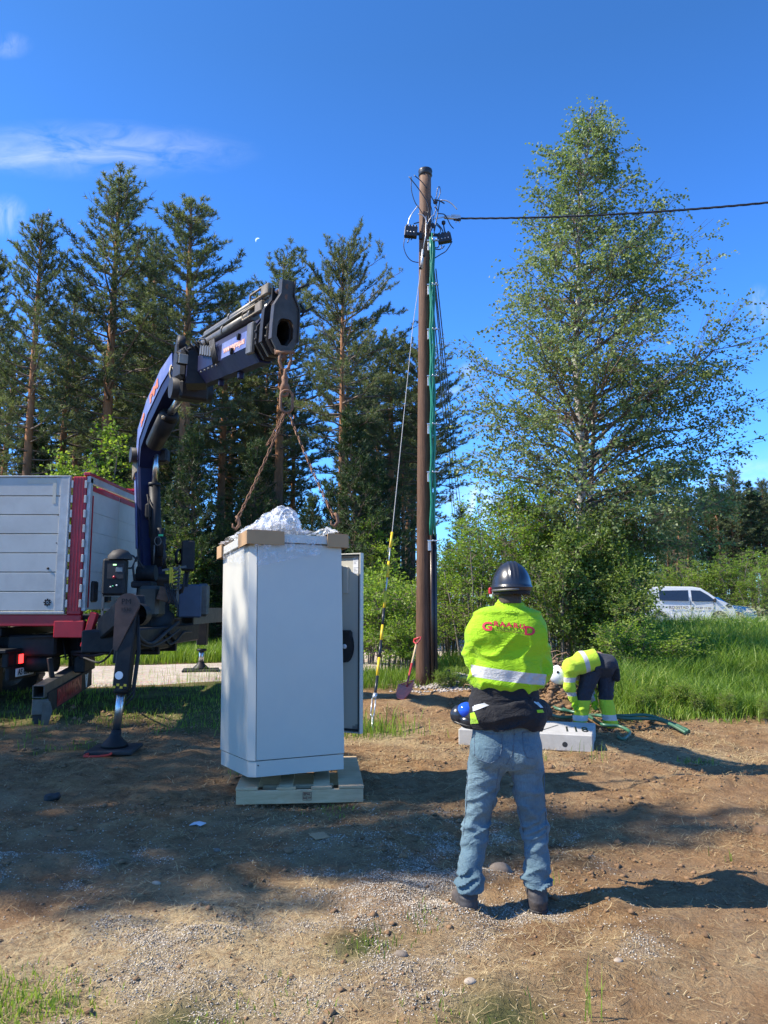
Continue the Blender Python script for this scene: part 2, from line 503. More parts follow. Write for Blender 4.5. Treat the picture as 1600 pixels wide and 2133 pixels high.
# ------------------------------------------------------------------ helpers: soft bodies from distance fields
def smin(a, b, k):
    h = np.clip(0.5 + 0.5 * (b - a) / k, 0, 1)
    return b * (1 - h) + a * h - k * h * (1 - h)
class SDF:
    """smooth union of tapered capsules and ellipsoids -> one closed surface"""
    def __init__(s, lo, hi, h, k=0.03):
        s.lo = np.array(lo, float); s.h = h; s.k = k
        n = np.ceil((np.array(hi) - s.lo) / h).astype(int) + 1
        ax = [s.lo[i] + np.arange(n[i]) * h for i in range(3)]
        s.X, s.Y, s.Z = np.meshgrid(*ax, indexing='ij')
        s.D = np.full(s.X.shape, 10.0)
    def _u(s, d, k):
        k = s.k if k is None else k
        s.D = smin(s.D, d, k) if k > 0 else np.minimum(s.D, d)
        return s
    def cap(s, a, b, ra, rb, k=None, sy=1.0, sub=False):
        """tapered capsule; sy>1 flattens it front to back"""
        a = np.array(a, float); b = np.array(b, float)
        ya = a[1] + (b[1] - a[1]) * 0
        X = s.X - a[0]; Y = s.Y - a[1]; Z = s.Z - a[2]
        d = b - a; L2 = (d ** 2).sum() + 1e-12
        t = np.clip((X * d[0] + Y * d[1] + Z * d[2]) / L2, 0, 1)
        q = np.sqrt((X - t * d[0]) ** 2 + ((Y - t * d[1]) * sy) ** 2 + (Z - t * d[2]) ** 2)
        dd = (q - (ra + (rb - ra) * t)) / max(1.0, sy) ** 0.5
        if sub: s.D = np.maximum(s.D, -dd); return s
        return s._u(dd, k)
    def ell(s, c, r, k=None, sub=False):
        r = np.array(r, float)
        q = np.sqrt(((s.X - c[0]) / r[0]) ** 2 + ((s.Y - c[1]) / r[1]) ** 2 + ((s.Z - c[2]) / r[2]) ** 2)
        dd = (q - 1) * r.min() * 1.0
        if sub: s.D = np.maximum(s.D, -dd); return s
        return s._u(dd, k)
    def slab(s, n, c, k=0):
        """keep the side where n.p < c"""
        n = np.array(n, float); n /= np.linalg.norm(n)
        s.D = np.maximum(s.D, s.X * n[0] + s.Y * n[1] + s.Z * n[2] - c)
        return s
    def disp(s, f):
        s.D = s.D - f(s.X, s.Y, s.Z)
        return s
    def mesh(s, name):
        D = s.D; h = s.h
        ins = D < 0
        nx, ny, nz = D.shape
        c = np.zeros((nx - 1, ny - 1, nz - 1)); P3 = np.zeros((nx - 1, ny - 1, nz - 1, 3))
        offs = [(i, j, k) for i in (0, 1) for j in (0, 1) for k in (0, 1)]
        def sub(A, o): return A[o[0]:o[0] + nx - 1, o[1]:o[1] + ny - 1, o[2]:o[2] + nz - 1]
        for a in offs:
            for axs in range(3):
                if a[axs] == 1: continue
                b = list(a); b[axs] = 1; b = tuple(b)
                da, db = sub(D, a), sub(D, b)
                cr = (da < 0) != (db < 0)
                t = np.where(cr, da / np.where(cr, da - db, 1), 0)
                for q in range(3):
                    P3[..., q] += np.where(cr, a[q] + (t if q == axs else 0), 0)
                c += cr
        act = c > 0
        idx = np.full(act.shape, -1); idx[act] = np.arange(act.sum())
        I, J, K = np.nonzero(act)
        V = (P3[act] / c[act][:, None] + np.stack([I, J, K], 1)) * h + s.lo
        quads = []
        for axs in range(3):
            o1, o2 = [(1, 2), (2, 0), (0, 1)][axs]
            sl = [slice(1, nx - 1), slice(1, ny - 1), slice(1, nz - 1)]; sl[axs] = slice(0, [nx, ny, nz][axs] - 1)
            sh = [slice(1, nx - 1), slice(1, ny - 1), slice(1, nz - 1)]; sh[axs] = slice(1, [nx, ny, nz][axs])
            a = ins[tuple(sl)]; b = ins[tuple(sh)]
            st = [1, 1, 1]; st[axs] = 0
            for (msk, flip) in ((a & ~b, False), (~a & b, True)):
                I, J, K = np.nonzero(msk); base = np.stack([I + st[0], J + st[1], K + st[2]], 1)
                def g(d1, d2):
                    q = base.copy(); q[:, o1] += d1; q[:, o2] += d2
                    return idx[q[:, 0], q[:, 1], q[:, 2]]
                Q = np.stack([g(-1, -1), g(0, -1), g(0, 0), g(-1, 0)], 1)
                if flip: Q = Q[:, ::-1]
                quads.append(Q)
        Q = np.concatenate(quads)
        Q = Q[(Q >= 0).all(1)]
        return np_mesh(name, V, Q, smooth=True)
# ================================================================== SETTING
# ------------------------------------------------------------------ masks over the ground
def grit_mask(x, y):
    """where pale crushed stone was spilled"""
    x = np.asarray(x, float); y = np.asarray(y, float)
    n = fbm(x * 0.9 + 11, y * 0.9 + 4, 51, 4)
    base = np.exp(-((x + 0.2) / 1.7) ** 2 - ((y - 3.9) / 0.9) ** 2) * 0.34 + np.exp(-((x + 2.6) / 1.3) ** 2 - ((y - 4.9) / 0.8) ** 2) * 0.3 \
        + np.exp(-((x - 0.15) / 0.35) ** 2 - ((y - 4.6) / 0.55) ** 2) * 0.38 + np.exp(-((x + 1.1) / 0.9) ** 2 - ((y - 5.2) / 0.5) ** 2) * 0.22
    fine = fbm(x * 5, y * 5, 52, 3)
    return np.clip((n * 0.75 + base * 0.9 + (fine - 0.5) * 0.5 - 0.60) * 3.2, 0, 1) * (1 - sst(6.0, 7.5, y)) * (1 - sst(1.2, 2.2, x))
def green_mask(x, y):
    """where living grass covers the soil"""
    x = np.asarray(x, float); y = np.asarray(y, float)
    n = fbm(x * 0.8 + 2, y * 0.8, 61, 4)
    edge = 12.7 - 2.1 * sst(1.8, 3.0, x) - 0.5 * sst(4.0, 6.5, x) + (n - 0.5) * 1.6 + (fbm(x * 3, y * 3, 64) - 0.5) * 0.8
    g = sst(-0.25, 0.35, y - edge)
    left = sst(0.52, 0.66, n) * sst(5.2, 7.5, y) * (1 - sst(-2.2, -0.8, x)) * 0.75
    left = np.maximum(left, sst(9.3, 10.5, y + (n - 0.5) * 2) * (1 - sst(-1.3, -0.5, x)) * 0.9)
    sm = 0.0
    for (cx, cy, r) in ((-0.12, 3.75, 0.16), (-1.75, 2.95, 0.4), (-0.15, 9.6, 0.35), (3.3, 8.0, 0.18), (0.45, 3.1, 0.2), (-0.75, 3.05, 0.2)):
        sm = np.maximum(sm, np.exp(-((x - cx) ** 2 + (y - cy) ** 2) / r ** 2))
    g = np.maximum(np.maximum(g, left), sm)
    return g * sst(1.75, 2.4, road_dist(x, y) + (fbm(x * 3, y * 3, 66) - 0.5) * 0.9)

def thatch_mask(x, y):
    """where dry trampled grass bleaches the soil"""
    x = np.asarray(x, float); y = np.asarray(y, float)
    n = fbm(x * 1.4 + 21, y * 1.4, 55, 4)
    a = np.exp(-((x + 1.0) / 1.9) ** 2 - ((y - 3.4) / 1.2) ** 2) * 0.55 + np.exp(-((x - 0.2) / 1.4) ** 2 - ((y - 9.6) / 1.6) ** 2) * 0.35 + np.exp(-((x - 3.6) / 1.8) ** 2 - ((y - 8.3) / 1.3) ** 2) * 0.3
    return np.clip((n * 0.8 + a - 0.55) * 3.2, 0, 1)

# ------------------------------------------------------------------ materials of the ground
def make_ground_mat():
    t = NT('soil'); v = t.n('NewGeometry').outputs['Position']
    big = t.noise(0.7, 6, 0.6, v); mid = t.noise(5.0, 8, 0.7, v, 0.4); fin = t.noise(45.0, 6, 0.75, v)
    soil = t.ramp(mid, [(0.28, (0.088, 0.048, 0.021)), (0.48, (0.24, 0.140, 0.064)), (0.66, (0.375, 0.24, 0.115)), (0.8, (0.49, 0.345, 0.18))])
    soil = t.mix(t.math('MULTIPLY', t.ramp(big, [(0.42, 0.0), (0.62, 1.0)]), 0.55), soil, (0.28, 0.165, 0.085))
    st = t.n('TexNoise', {'Scale': 30.0, 'Detail': 4, 'Roughness': 0.7, 'Distortion': 2.5, 'Vector': v}).outputs[0]
    soil = t.mix(t.math('MULTIPLY', t.ramp(st, [(0.56, 0.0), (0.66, 1.0)]), 0.5), soil, (0.46, 0.36, 0.20))
    soil = t.mix(t.ramp(fin, [(0.3, 0.55), (0.5, 0.0)]), soil, (0.05, 0.028, 0.017))
    vor = t.n('TexVoronoi', {'Scale': 75.0, 'Vector': v})
    gcol = t.ramp(vor.outputs['Color'], [(0.2, (0.34, 0.30, 0.24)), (0.6, (0.56, 0.51, 0.42)), (0.9, (0.72, 0.67, 0.57))])
    gcol = t.mix(t.ramp(vor.outputs['Distance'], [(0.3, 0.0), (0.6, 0.7)]), gcol, (0.12, 0.09, 0.06))
    gm = t.math('MULTIPLY', t.attr('grit'), t.ramp(t.noise(24, 5, 0.7, v), [(0.38, 0.15), (0.56, 1.0)]))
    th = t.math('MULTIPLY', t.attr('thatch'), t.ramp(t.noise(17, 7, 0.8, v, 1.0), [(0.36, 0.0), (0.56, 1.0)]))
    soil = t.mix(t.math('MULTIPLY', th, 0.75), soil, (0.55, 0.435, 0.25))
    c = t.mix(gm, soil, gcol)
    grn = t.ramp(t.noise(9, 5, 0.7, v), [(0.3, (0.03, 0.045, 0.012)), (0.7, (0.085, 0.12, 0.03))])
    c = t.mix(t.math('MULTIPLY', t.attr('green'), 0.85), c, grn)
    pale = t.ramp(t.noise(1.3, 5, 0.6, v), [(0.5, 0.0), (0.7, 0.35)])
    c = t.mix(pale, c, (0.42, 0.32, 0.19))
    h = t.math('ADD', t.math('MULTIPLY', fin, 0.5), t.math('MULTIPLY', mid, 1.4))
    h = t.math('ADD', h, t.math('MULTIPLY', vor.outputs['Distance'], t.math('MULTIPLY', gm, -0.5)))
    t.bsdf(c, 0.95, 0, t.bump(h, 1.0, 0.045), 0.15)
    return t.m
def make_road_mat():
    t = NT('gravel'); v = t.n('NewGeometry').outputs['Position']
    vor = t.n('TexVoronoi', {'Scale': 38.0, 'Vector': v})
    a = t.ramp(t.noise(1.8, 6, 0.65, v, 0.3), [(0.3, (0.40, 0.33, 0.25)), (0.6, (0.54, 0.47, 0.39)), (0.8, (0.62, 0.56, 0.48))])
    c = t.mix(0.35, a, vor.outputs['Color'], 'SOFT_LIGHT')
    c = t.mix(t.ramp(t.noise(14, 6, 0.8, v), [(0.35, 0.6), (0.52, 0.0)]), c, (0.22, 0.17, 0.125))
    t.bsdf(c, 0.95, 0, t.bump(t.math('ADD', vor.outputs['Distance'], t.noise(20, 5, 0.7, v)), 0.7, 0.02), 0.15)
    return t.m
M_SOIL = make_ground_mat()
M_ROAD = make_road_mat()

# ------------------------------------------------------------------ ground sheet
def axis(segs):
    out = [segs[0][0]]
    for (a, b, n) in segs:
        out += list(np.linspace(a, b, n + 1)[1:])
    return np.array(out)
gx = np.concatenate([-np.geomspace(9, 420, 34)[::-1], np.linspace(-9, 9, 420)[1:-1], np.geomspace(9, 420, 34)])
gy = np.concatenate([-np.geomspace(1, 120, 16)[::-1], np.linspace(-1, 2.2, 12)[1:-1], np.linspace(2.2, 12.5, 300), np.geomspace(12.6, 520, 110)])
GX, GY = np.meshgrid(gx, gy, indexing='xy')
GZ = gh(GX, GY) - 0.035 * (1 - sst(1.9, 2.4, road_dist(GX, GY))) * sst(12.2, 13, GY)
# the hole of the cable trench behind the slab
GZ = GZ - 0.22 * np.exp(-((GX - 2.55) / 0.85) ** 4 - ((GY - 10.05) / 0.32) ** 4)
# heap of dug soil beside it
HEAP = (2.35, 11.55)
def heap_z(x, y):
    return 0.62 * np.exp(-((x - HEAP[0]) / 0.75) ** 2 - ((y - HEAP[1]) / 0.6) ** 2) * (0.75 + 0.5 * fbm(x * 5, y * 5, 91))
GZ = GZ + heap_z(GX, GY) + 0.16 * np.exp(-((GX - 1.15) / 0.55) ** 2 - ((GY - 13.1) / 0.5) ** 2)
ny_, nx_ = GX.shape
ii = np.arange(ny_ * nx_).reshape(ny_, nx_)
Fq = np.stack([ii[:-1, :-1], ii[:-1, 1:], ii[1:, 1:], ii[1:, :-1]], -1).reshape(-1, 4)
gme = np_mesh('ground', np.stack([GX, GY, GZ], -1).reshape(-1, 3), Fq,
              {'grit': ('POINT', grit_mask(GX, GY).ravel()), 'green': ('POINT', green_mask(GX, GY).ravel()), 'thatch': ('POINT', thatch_mask(GX, GY).ravel())}, smooth=True)
ground = link('ground', gme, M_SOIL); ground['kind'] = 'structure'

def polyline(P_, step):
    out = []
    for i in range(len(P_) - 1):
        a, b = P_[i], P_[i + 1]
        # Catmull-Rom
        p0 = P_[max(i - 1, 0)]; p3 = P_[min(i + 2, len(P_) - 1)]
        n = max(2, int(np.hypot(*(b - a)) / step))
        for k in range(n):
            t = k / n
            out.append(0.5 * ((2 * a) + (-p0 + b) * t + (2 * p0 - 5 * a + 4 * b - p3) * t * t + (-p0 + 3 * a - 3 * b + p3) * t ** 3))
    out.append(P_[-1])
    return np.array(out)
rc = polyline(ROAD, 0.35)
ROAD = rc[::4].copy()
tg = np.gradient(rc, axis=0); tg /= np.linalg.norm(tg, axis=1)[:, None]
nr = np.stack([-tg[:, 1], tg[:, 0]], 1)
K = 17
cs = np.linspace(-1, 1, K)
RX = []; RY = []; RZ = []
for i in range(len(rc)):
    wob = 1.95 + 0.25 * (fbm(rc[i, 0] * 0.9, rc[i, 1] * 0.9, 71) - 0.5)
    x = rc[i, 0] + nr[i, 0] * cs * wob; y = rc[i, 1] + nr[i, 1] * cs * wob
    z = gh0(x, y) + 0.012 + 0.02 * (1 - cs ** 4) + 0.02 * (fbm(x * 2, y * 2, 72) - 0.5)
    z = np.where(np.abs(cs) > 0.97, z - 0.09, z)
    RX.append(x); RY.append(y); RZ.append(z)
RV = np.stack([np.array(RX), np.array(RY), np.array(RZ)], -1)
ii = np.arange(RV.shape[0] * K).reshape(-1, K)
Fq = np.stack([ii[:-1, :-1], ii[1:, :-1], ii[1:, 1:], ii[:-1, 1:]], -1).reshape(-1, 4)
road = link('gravel_road', np_mesh('gravel_road', RV.reshape(-1, 3), Fq, smooth=True), M_ROAD); road['kind'] = 'structure'

# ------------------------------------------------------------------ grass, straw, grit
M_GRASS = leafmat('grass_blade', [(0.0, (0.045, 0.095, 0.014)), (0.35, (0.13, 0.23, 0.03)), (0.7, (0.26, 0.37, 0.055)), (0.9, (0.42, 0.45, 0.13)), (1.0, (0.66, 0.56, 0.25))], 0.4, 0.45, 0.35)
M_VERGE = leafmat('verge_blade', [(0.0, (0.09, 0.16, 0.02)), (0.5, (0.20, 0.30, 0.04)), (0.85, (0.33, 0.40, 0.07)), (1.0, (0.55, 0.48, 0.15))], 0.4, 0.45, 0.35)
M_STRAW = leafmat('straw', [(0.0, (0.22, 0.15, 0.07)), (0.5, (0.48, 0.36, 0.18)), (1.0, (0.68, 0.55, 0.31))], 0.1, 0.7, 0.2)
M_GRIT = leafmat('grit', [(0.0, (0.16, 0.12, 0.08)), (0.45, (0.38, 0.32, 0.24)), (0.8, (0.54, 0.48, 0.38)), (1.0, (0.66, 0.60, 0.50))], 0.0, 0.85, 0.2)
def blades(name, X, Y, H, W, mat, lean=0.35, segs=2, z0=None, rnd=None, seed=1):
    r = np.random.default_rng(seed); n = len(X)
    Z = gh(X, Y) if z0 is None else z0
    a = r.uniform(0, 2 * np.pi, n); b = r.uniform(0, 2 * np.pi, n)
    l = r.uniform(0.1, 1.0, n) * lean * H
    sx, sy = np.cos(a) * W / 2, np.sin(a) * W / 2
    dx, dy = np.cos(b) * l, np.sin(b) * l
    base = np.stack([X, Y, Z - 0.01], 1); s = np.stack([sx, sy, 0 * sx], 1)
    mid = base + np.stack([dx * 0.3, dy * 0.3, H * 0.58], 1)
    tip = base + np.stack([dx, dy, H * r.uniform(0.85, 1.0, n)], 1)
    V = np.stack([base - s, base + s, mid + s * 0.8, mid - s * 0.8, tip], 1).reshape(-1, 3)
    k = np.arange(n)[:, None] * 5
    T = np.concatenate([k + np.array([[0, 1, 2]]), k + np.array([[0, 2, 3]]), k + np.array([[3, 2, 4]])], 0)
    rn = (0.75 * r.beta(1.5, 1.9, n) + 0.7 * (fbm(X * 0.8, Y * 0.8, 97) - 0.35)).clip(0, 1) if rnd is None else rnd
    o = link(name, np_mesh(name, V, T, {'rnd': ('FACE', np.tile(rn, 3))}), mat)
    o['kind'] = 'stuff'
    return o
def scatter(n, x0, x1, y0, y1, f, seed):
    r = np.random.default_rng(seed)
    X = r.uniform(x0, x1, n); Y = r.uniform(y0, y1, n)
    k = r.uniform(0, 1, n) < f(X, Y)
    return X[k], Y[k]
off_road = lambda x, y: (road_dist(x, y) > 2.05 + 0.5 * (fbm(x * 3, y * 3, 66) - 0.5))
# tall meadow on the right
gr = []
for (n, x0, x1, y0, y1, h, w_, sd) in ((60000, 2.6, 10.5, 9.6, 14.5, 0.62, 0.011, 1), (56000, 2.5, 17, 14, 24, 0.8, 0.016, 2), (38000, 5, 32, 23, 36, 0.85, 0.03, 3)):
    X, Y = scatter(n, x0, x1, y0, y1, lambda x, y: green_mask(x, y) * off_road(x, y) * (0.35 + 0.9 * fbm(x * 0.9, y * 0.9, 14)) * sst(2.4, 3.4, x - 0.22 * np.abs(y - 11)), sd)
    hh = h * (0.2 + 1.5 * fbm(X * 0.9, Y * 0.9, 5, 3) ** 1.6) * sst(-0.2, 1.6, Y - 10.2 + 0.25 * (X - 3)) .clip(0.18, 1) * np.random.default_rng(sd).uniform(0.6, 1.2, len(X))
    gr.append((X, Y, hh, np.full(len(X), w_)))
X, Y, H, W = [np.concatenate([g[i] for g in gr]) for i in range(4)]
mead = blades('meadow_grass', X, Y, H, W, M_GRASS, lean=0.85, seed=4)
tag(mead, 'tall lush green meadow grass along the right side of the clearing', 'grass')
# low grass: verge beyond the road, left patches, tufts
gr = []
for (n, x0, x1, y0, y1, h, w_, sd) in ((16000, -7, 0, 5.0, 13.0, 0.12, 0.009, 21), (26000, -1.2, 3.6, 9.2, 14.6, 0.3, 0.011, 22), (60000, -14, 4, 15.5, 24.5, 0.42, 0.02, 23), (9000, -2.4, 4, 2.6, 10, 0.07, 0.006, 24)):
    X, Y = scatter(n, x0, x1, y0, y1, lambda x, y: green_mask(x, y) * off_road(x, y) * (0.3 + fbm(x * 1.2, y * 1.2, 14)), sd)
    hh = h * (0.35 + 0.9 * fbm(X * 0.9, Y * 0.9, 6)) * np.random.default_rng(sd).uniform(0.5, 1.25, len(X))
    gr.append((X, Y, hh, np.full(len(X), w_)))
X, Y, H, W = [np.concatenate([g[i] for g in gr]) for i in range(4)]
verge = blades('verge_grass', X, Y, H, W, M_VERGE, lean=0.6, seed=5)
tag(verge, 'short yellow-green grass on the verges of the gravel road and in trodden tufts', 'grass')

# a few single tall stems close to the lower edge
r_ = np.random.default_rng(90)
BX_ = []; BY_ = []; BH_ = []
for (px, py, k, hh, sp_) in ((1212, 2125, 3, 0.26, 0.02), (1255, 2130, 3, 0.22, 0.05), (1215, 2060, 2, 0.16, 0.02), (1130, 2128, 3, 0.10, 0.03), (775, 1965, 34, 0.07, 0.07), (40, 2110, 420, 0.05, 0.13), (120, 2090, 120, 0.05, 0.08), (0, 2070, 260, 0.055, 0.12), (560, 2110, 50, 0.05, 0.12), (900, 2128, 40, 0.05, 0.1),
                            (1135, 1585, 5, 0.14, 0.02), (1150, 1830, 6, 0.10, 0.04), (1510, 1790, 5, 0.1, 0.03), (700, 1690, 60, 0.05, 0.12), (880, 1920, 30, 0.06, 0.06), (1450, 1590, 40, 0.08, 0.1), (1230, 1580, 16, 0.2, 0.1), (300, 1415, 60, 0.3, 0.5), (430, 1420, 120, 0.34, 0.4)):
    q = G(px, py)
    for _ in range(k): BX_.append(q.x + r_.normal(0, sp_)); BY_.append(q.y + r_.normal(0, sp_)); BH_.append(hh * r_.uniform(0.5, 1.15))
tf = blades('grass_tufts', np.array(BX_), np.array(BY_), np.array(BH_), np.full(len(BX_), 0.0055), M_VERGE, lean=0.55, seed=91)
tag(tf, 'single grass stems and small tufts growing out of the trodden soil', 'grass')

# straw and root litter lying on the soil
def litter(name, n, x0, x1, y0, y1, mat, Lr, Wr, seed, dens):
    r = np.random.default_rng(seed)
    X, Y = scatter(n, x0, x1, y0, y1, dens, seed); n = len(X)
    a = r.uniform(0, np.pi, n); L = r.uniform(*Lr, n) * (1 + (Y - 3) * 0.05); W = r.uniform(*Wr, n) * (1 + (Y - 3) * 0.12)
    d = np.stack([np.cos(a), np.sin(a), r.normal(0, 0.22, n)], 1); s = np.stack([-np.sin(a), np.cos(a), 0 * a], 1) * W[:, None] / 2
    c = np.stack([X, Y, gh(X, Y) + r.uniform(0.002, 0.014, n) + np.abs(d[:, 2]) * L * 0.4], 1)
    bend = s * 0 + np.stack([-np.sin(a), np.cos(a), 0 * a + 0.2], 1) * (r.normal(0, 0.07, n) * L)[:, None]
    p0 = c - d * L[:, None] / 2; p2 = c + d * L[:, None] / 2; p1 = c + bend
    V = np.stack([p0 - s, p0 + s, p1 + s, p1 - s, p2 + s * .5, p2 - s * .5], 1).reshape(-1, 3)
    k = np.arange(n)[:, None] * 6
    Q = np.concatenate([k + np.array([[0, 1, 2, 3]]), k + np.array([[3, 2, 4, 5]])], 0)
    o = link(name, np_mesh(name, V, Q, {'rnd': ('FACE', np.tile(r.beta(2, 2, n), 2))}), mat)
    o['kind'] = 'stuff'
    return o
st = litter('straw_litter', 120000, -5, 6.5, 2.4, 11.2, M_STRAW, (0.012, 0.075), (0.0010, 0.0026), 31,
            lambda x, y: (0.12 + 1.1 * sst(0.42, 0.68, fbm(x * 1.3, y * 1.3, 32))) * (0.45 + 0.55 * sst(-1, 1.5, x)) * (1 - 0.5 * grit_mask(x, y)) + 0.8 * thatch_mask(x, y))
tag(st, 'dry straw and cut grass strewn over the bare brown soil', 'straw')

def stones(name, X, Y, R, mat, seed, z=None, flat=0.6):
    """each stone a dented eight-sided pebble"""
    r = np.random.default_rng(seed); n = len(X)
    oc = np.array([(1, 0, 0), (0, 1, 0), (-1, 0, 0), (0, -1, 0), (0, 0, 1), (0, 0, -1)], float)
    Fc = np.array([(0, 1, 4), (1, 2, 4), (2, 3, 4), (3, 0, 4), (1, 0, 5), (2, 1, 5), (3, 2, 5), (0, 3, 5)])
    V = oc[None] * r.uniform(0.6, 1.3, (n, 6, 1)) + r.normal(0, 0.12, (n, 6, 3))
    a = r.uniform(0, 6.28, n); ca, sa = np.cos(a)[:, None], np.sin(a)[:, None]
    V = np.stack([V[..., 0] * ca - V[..., 1] * sa, V[..., 0] * sa + V[..., 1] * ca, V[..., 2] * flat], -1) * R[:, None, None]
    Z = (gh(X, Y) if z is None else z) + R * 0.2
    V = V + np.stack([X, Y, Z], 1)[:, None, :]
    T = (Fc[None] + (np.arange(n) * 6)[:, None, None]).reshape(-1, 3)
    return link(name, np_mesh(name, V.reshape(-1, 3), T, {'rnd': ('FACE', np.repeat(r.beta(1.6, 1.6, n), 8))}), mat)
X, Y = scatter(330000, -3.6, 1.4, 2.6, 6.4, lambda x, y: grit_mask(x, y) ** 1.2 * 1.1 + 0.015, 41)
g1 = stones('crushed_stone', X, Y, np.random.default_rng(1).uniform(0.0022, 0.0058, len(X)) * (1 + (Y - 3) * 0.12), M_GRIT, 42)
g1['kind'] = 'stuff'; tag(g1, 'pale crushed stone spilled in patches over the soil in front of the pallet', 'gravel')
M_CLOD = simple('clod', (0.22, 0.13, 0.065), 0.95, var=0.4, scale=12, bump=0.3)
X, Y = scatter(42000, -4.5, 6, 2.5, 11, lambda x, y: 0.15 + 0.9 * sst(0.5, 0.7, fbm(x * 1.1 + 7, y * 1.1, 44)), 43)
g2 = stones('soil_clods', X, Y, np.random.default_rng(2).gamma(1.7, 0.0042, len(X)).clip(0.0025, 0.04) * (1 + (Y - 3) * 0.06), M_CLOD, 45)
g2['kind'] = 'stuff'; tag(g2, 'small dark crumbs and clods of turned soil', 'soil')

# gravel and dug soil heaps by the pole
M_PEB = simple('pebble', (0.36, 0.32, 0.28), 0.85, var=0.35, scale=9, bump=0.2)
r_ = np.random.default_rng(46)
X = r_.normal(1.25, 0.42, 1500); Y = r_.normal(12.9, 0.38, 1500)
zz = gh(X, Y) + 0.16 * np.exp(-((X - 1.15) / 0.55) ** 2 - ((Y - 13.1) / 0.5) ** 2)
g3 = stones('gravel_heap', X, Y, r_.uniform(0.018, 0.04, 1500), M_PEB, 47, z=zz)
g3['kind'] = 'stuff'; tag(g3, 'low spread of pale rounded gravel at the foot of the wooden pole', 'gravel')
X = r_.normal(HEAP[0], 0.5, 2600); Y = r_.normal(HEAP[1] - 0.15, 0.42, 2600)
g4 = stones('dug_soil', X, Y, r_.gamma(2, 0.014, 2600).clip(0.01, 0.09), M_CLOD, 48, z=gh(X, Y) + heap_z(X, Y))
g4['kind'] = 'stuff'; tag(g4, 'brown clods heaped up behind the crouching worker', 'soil')
mb = MB()
rr = random.Random(5)
for _ in range(90):
    x = HEAP[0] + rr.gauss(0, 0.42); y = HEAP[1] - 0.1 + rr.gauss(0, 0.3)
    z = float(gh(x, y) + heap_z(np.array(x), np.array(y)))
    a = rr.uniform(0, 6.28); L = rr.uniform(0.15, 0.55); e = rr.uniform(-0.1, 0.5)
    p0 = Vector((x, y, z)); d = Vector((math.cos(a), math.sin(a), e))
    mb.tube([p0, p0 + d * L * 0.4 + Vector((0, 0, 0.06)), p0 + d * L * 0.75 + Vector((rr.gauss(0, .04), 0, 0.05)), p0 + d * L + Vector((0, 0, -0.04))], [0.009, 0.008, 0.006, 0.003], 5)
M_ROOT = simple('root', (0.26, 0.17, 0.10), 0.9, var=0.3, bump=0.3)
rt = mb.build('torn_roots', M_ROOT); rt['kind'] = 'stuff'; tag(rt, 'torn roots and twigs sticking out of the heap of dug soil', 'roots')

# white cow parsley haze over the meadow
X, Y = scatter(5200, 6.5, 26, 26, 37, lambda x, y: off_road(x, y) * sst(0.4, 0.6, fbm(x * 0.5, y * 0.5, 81)) * (1 - (np.abs(x - 18.2) < 2.2) * (y > 30)), 82)
n = len(X); r_ = np.random.default_rng(83)
M_UMB = leafmat('umbel', [(0, (0.55, 0.58, 0.4)), (1, (0.8, 0.8, 0.68))], 0.3, 0.6)
C = np.stack([X, Y, gh(X, Y) + r_.uniform(0.6, 1.05, n)], 1)
k = 6; ang = r_.uniform(0, 6.28, (n, k)); rad = r_.uniform(0.01, 0.08, (n, k))
Cc = C[:, None, :] + np.stack([np.cos(ang) * rad, np.sin(ang) * rad, r_.normal(0, 0.012, (n, k))], -1)
s = 0.022
q = np.array([(-s, -s, 0), (s, -s, 0.01), (s, s, 0), (-s, s, 0.01)])
V = (Cc[:, :, None, :] + q[None, None]).reshape(-1, 3)
Fq = np.arange(len(V)).reshape(-1, 4)
um = link('cow_parsley', np_mesh('cow_parsley', V, Fq, {'rnd': ('FACE', r_.uniform(0, 1, len(Fq)))}), M_UMB)
um['kind'] = 'stuff'; tag(um, 'white umbels of cow parsley flowering in the meadow before the road', 'wildflowers')
# ================================================================== TREES AND SHRUBS
M_PINEBARK = None
def make_bark(name, low, high, zsplit, scale=10):
    t = NT(name); v = t.obj()
    sep_ = t.n('SeparateXYZ', {0: v}).outputs[2]
    st = t.n('Mapping', {'Vector': v, 'Scale': (1, 1, 0.25)}).outputs[0]
    n1 = t.noise(scale, 8, 0.7, st, 0.5)
    f = t.math('ADD', t.math('MULTIPLY', t.math('SUBTRACT', sep_, zsplit), 0.3), t.math('MULTIPLY', t.math('SUBTRACT', t.noise(2, 4, 0.6, v), 0.5), 1.5), clamp=True)
    a = t.ramp(n1, [(0.3, tuple(c * 0.45 for c in low)), (0.65, low)])
    b = t.ramp(n1, [(0.3, tuple(c * 0.6 for c in high)), (0.65, high)])
    t.bsdf(t.mix(f, a, b), 0.9, 0, t.bump(n1, 0.8, 0.03), 0.2)
    return t.m
M_PBARK = make_bark('pine_bark', (0.15, 0.105, 0.075), (0.42, 0.20, 0.095), 5.0)
def make_birch_bark():
    t = NT('birch_bark'); v = t.obj()
    st = t.n('Mapping', {'Vector': v, 'Scale': (1.2, 1.2, 5.0)}).outputs[0]
    n1 = t.noise(3.0, 6, 0.65, st, 0.6)
    c = t.ramp(n1, [(0.36, (0.05, 0.04, 0.035)), (0.42, (0.22, 0.18, 0.15)), (0.5, (0.50, 0.46, 0.41)), (0.7, (0.62, 0.59, 0.54))])
    z = t.n('SeparateXYZ', {0: v}).outputs[2]
    c = t.mix(t.math('MULTIPLY', t.math('SUBTRACT', 1.6, z), 0.6, clamp=True), c, t.ramp(n1, [(0.4, (0.04, 0.03, 0.025)), (0.6, (0.2, 0.17, 0.14))]))
    t.bsdf(c, 0.75, 0, t.bump(n1, 0.4, 0.01), 0.3)
    return t.m
M_BIRCHBARK = make_birch_bark()
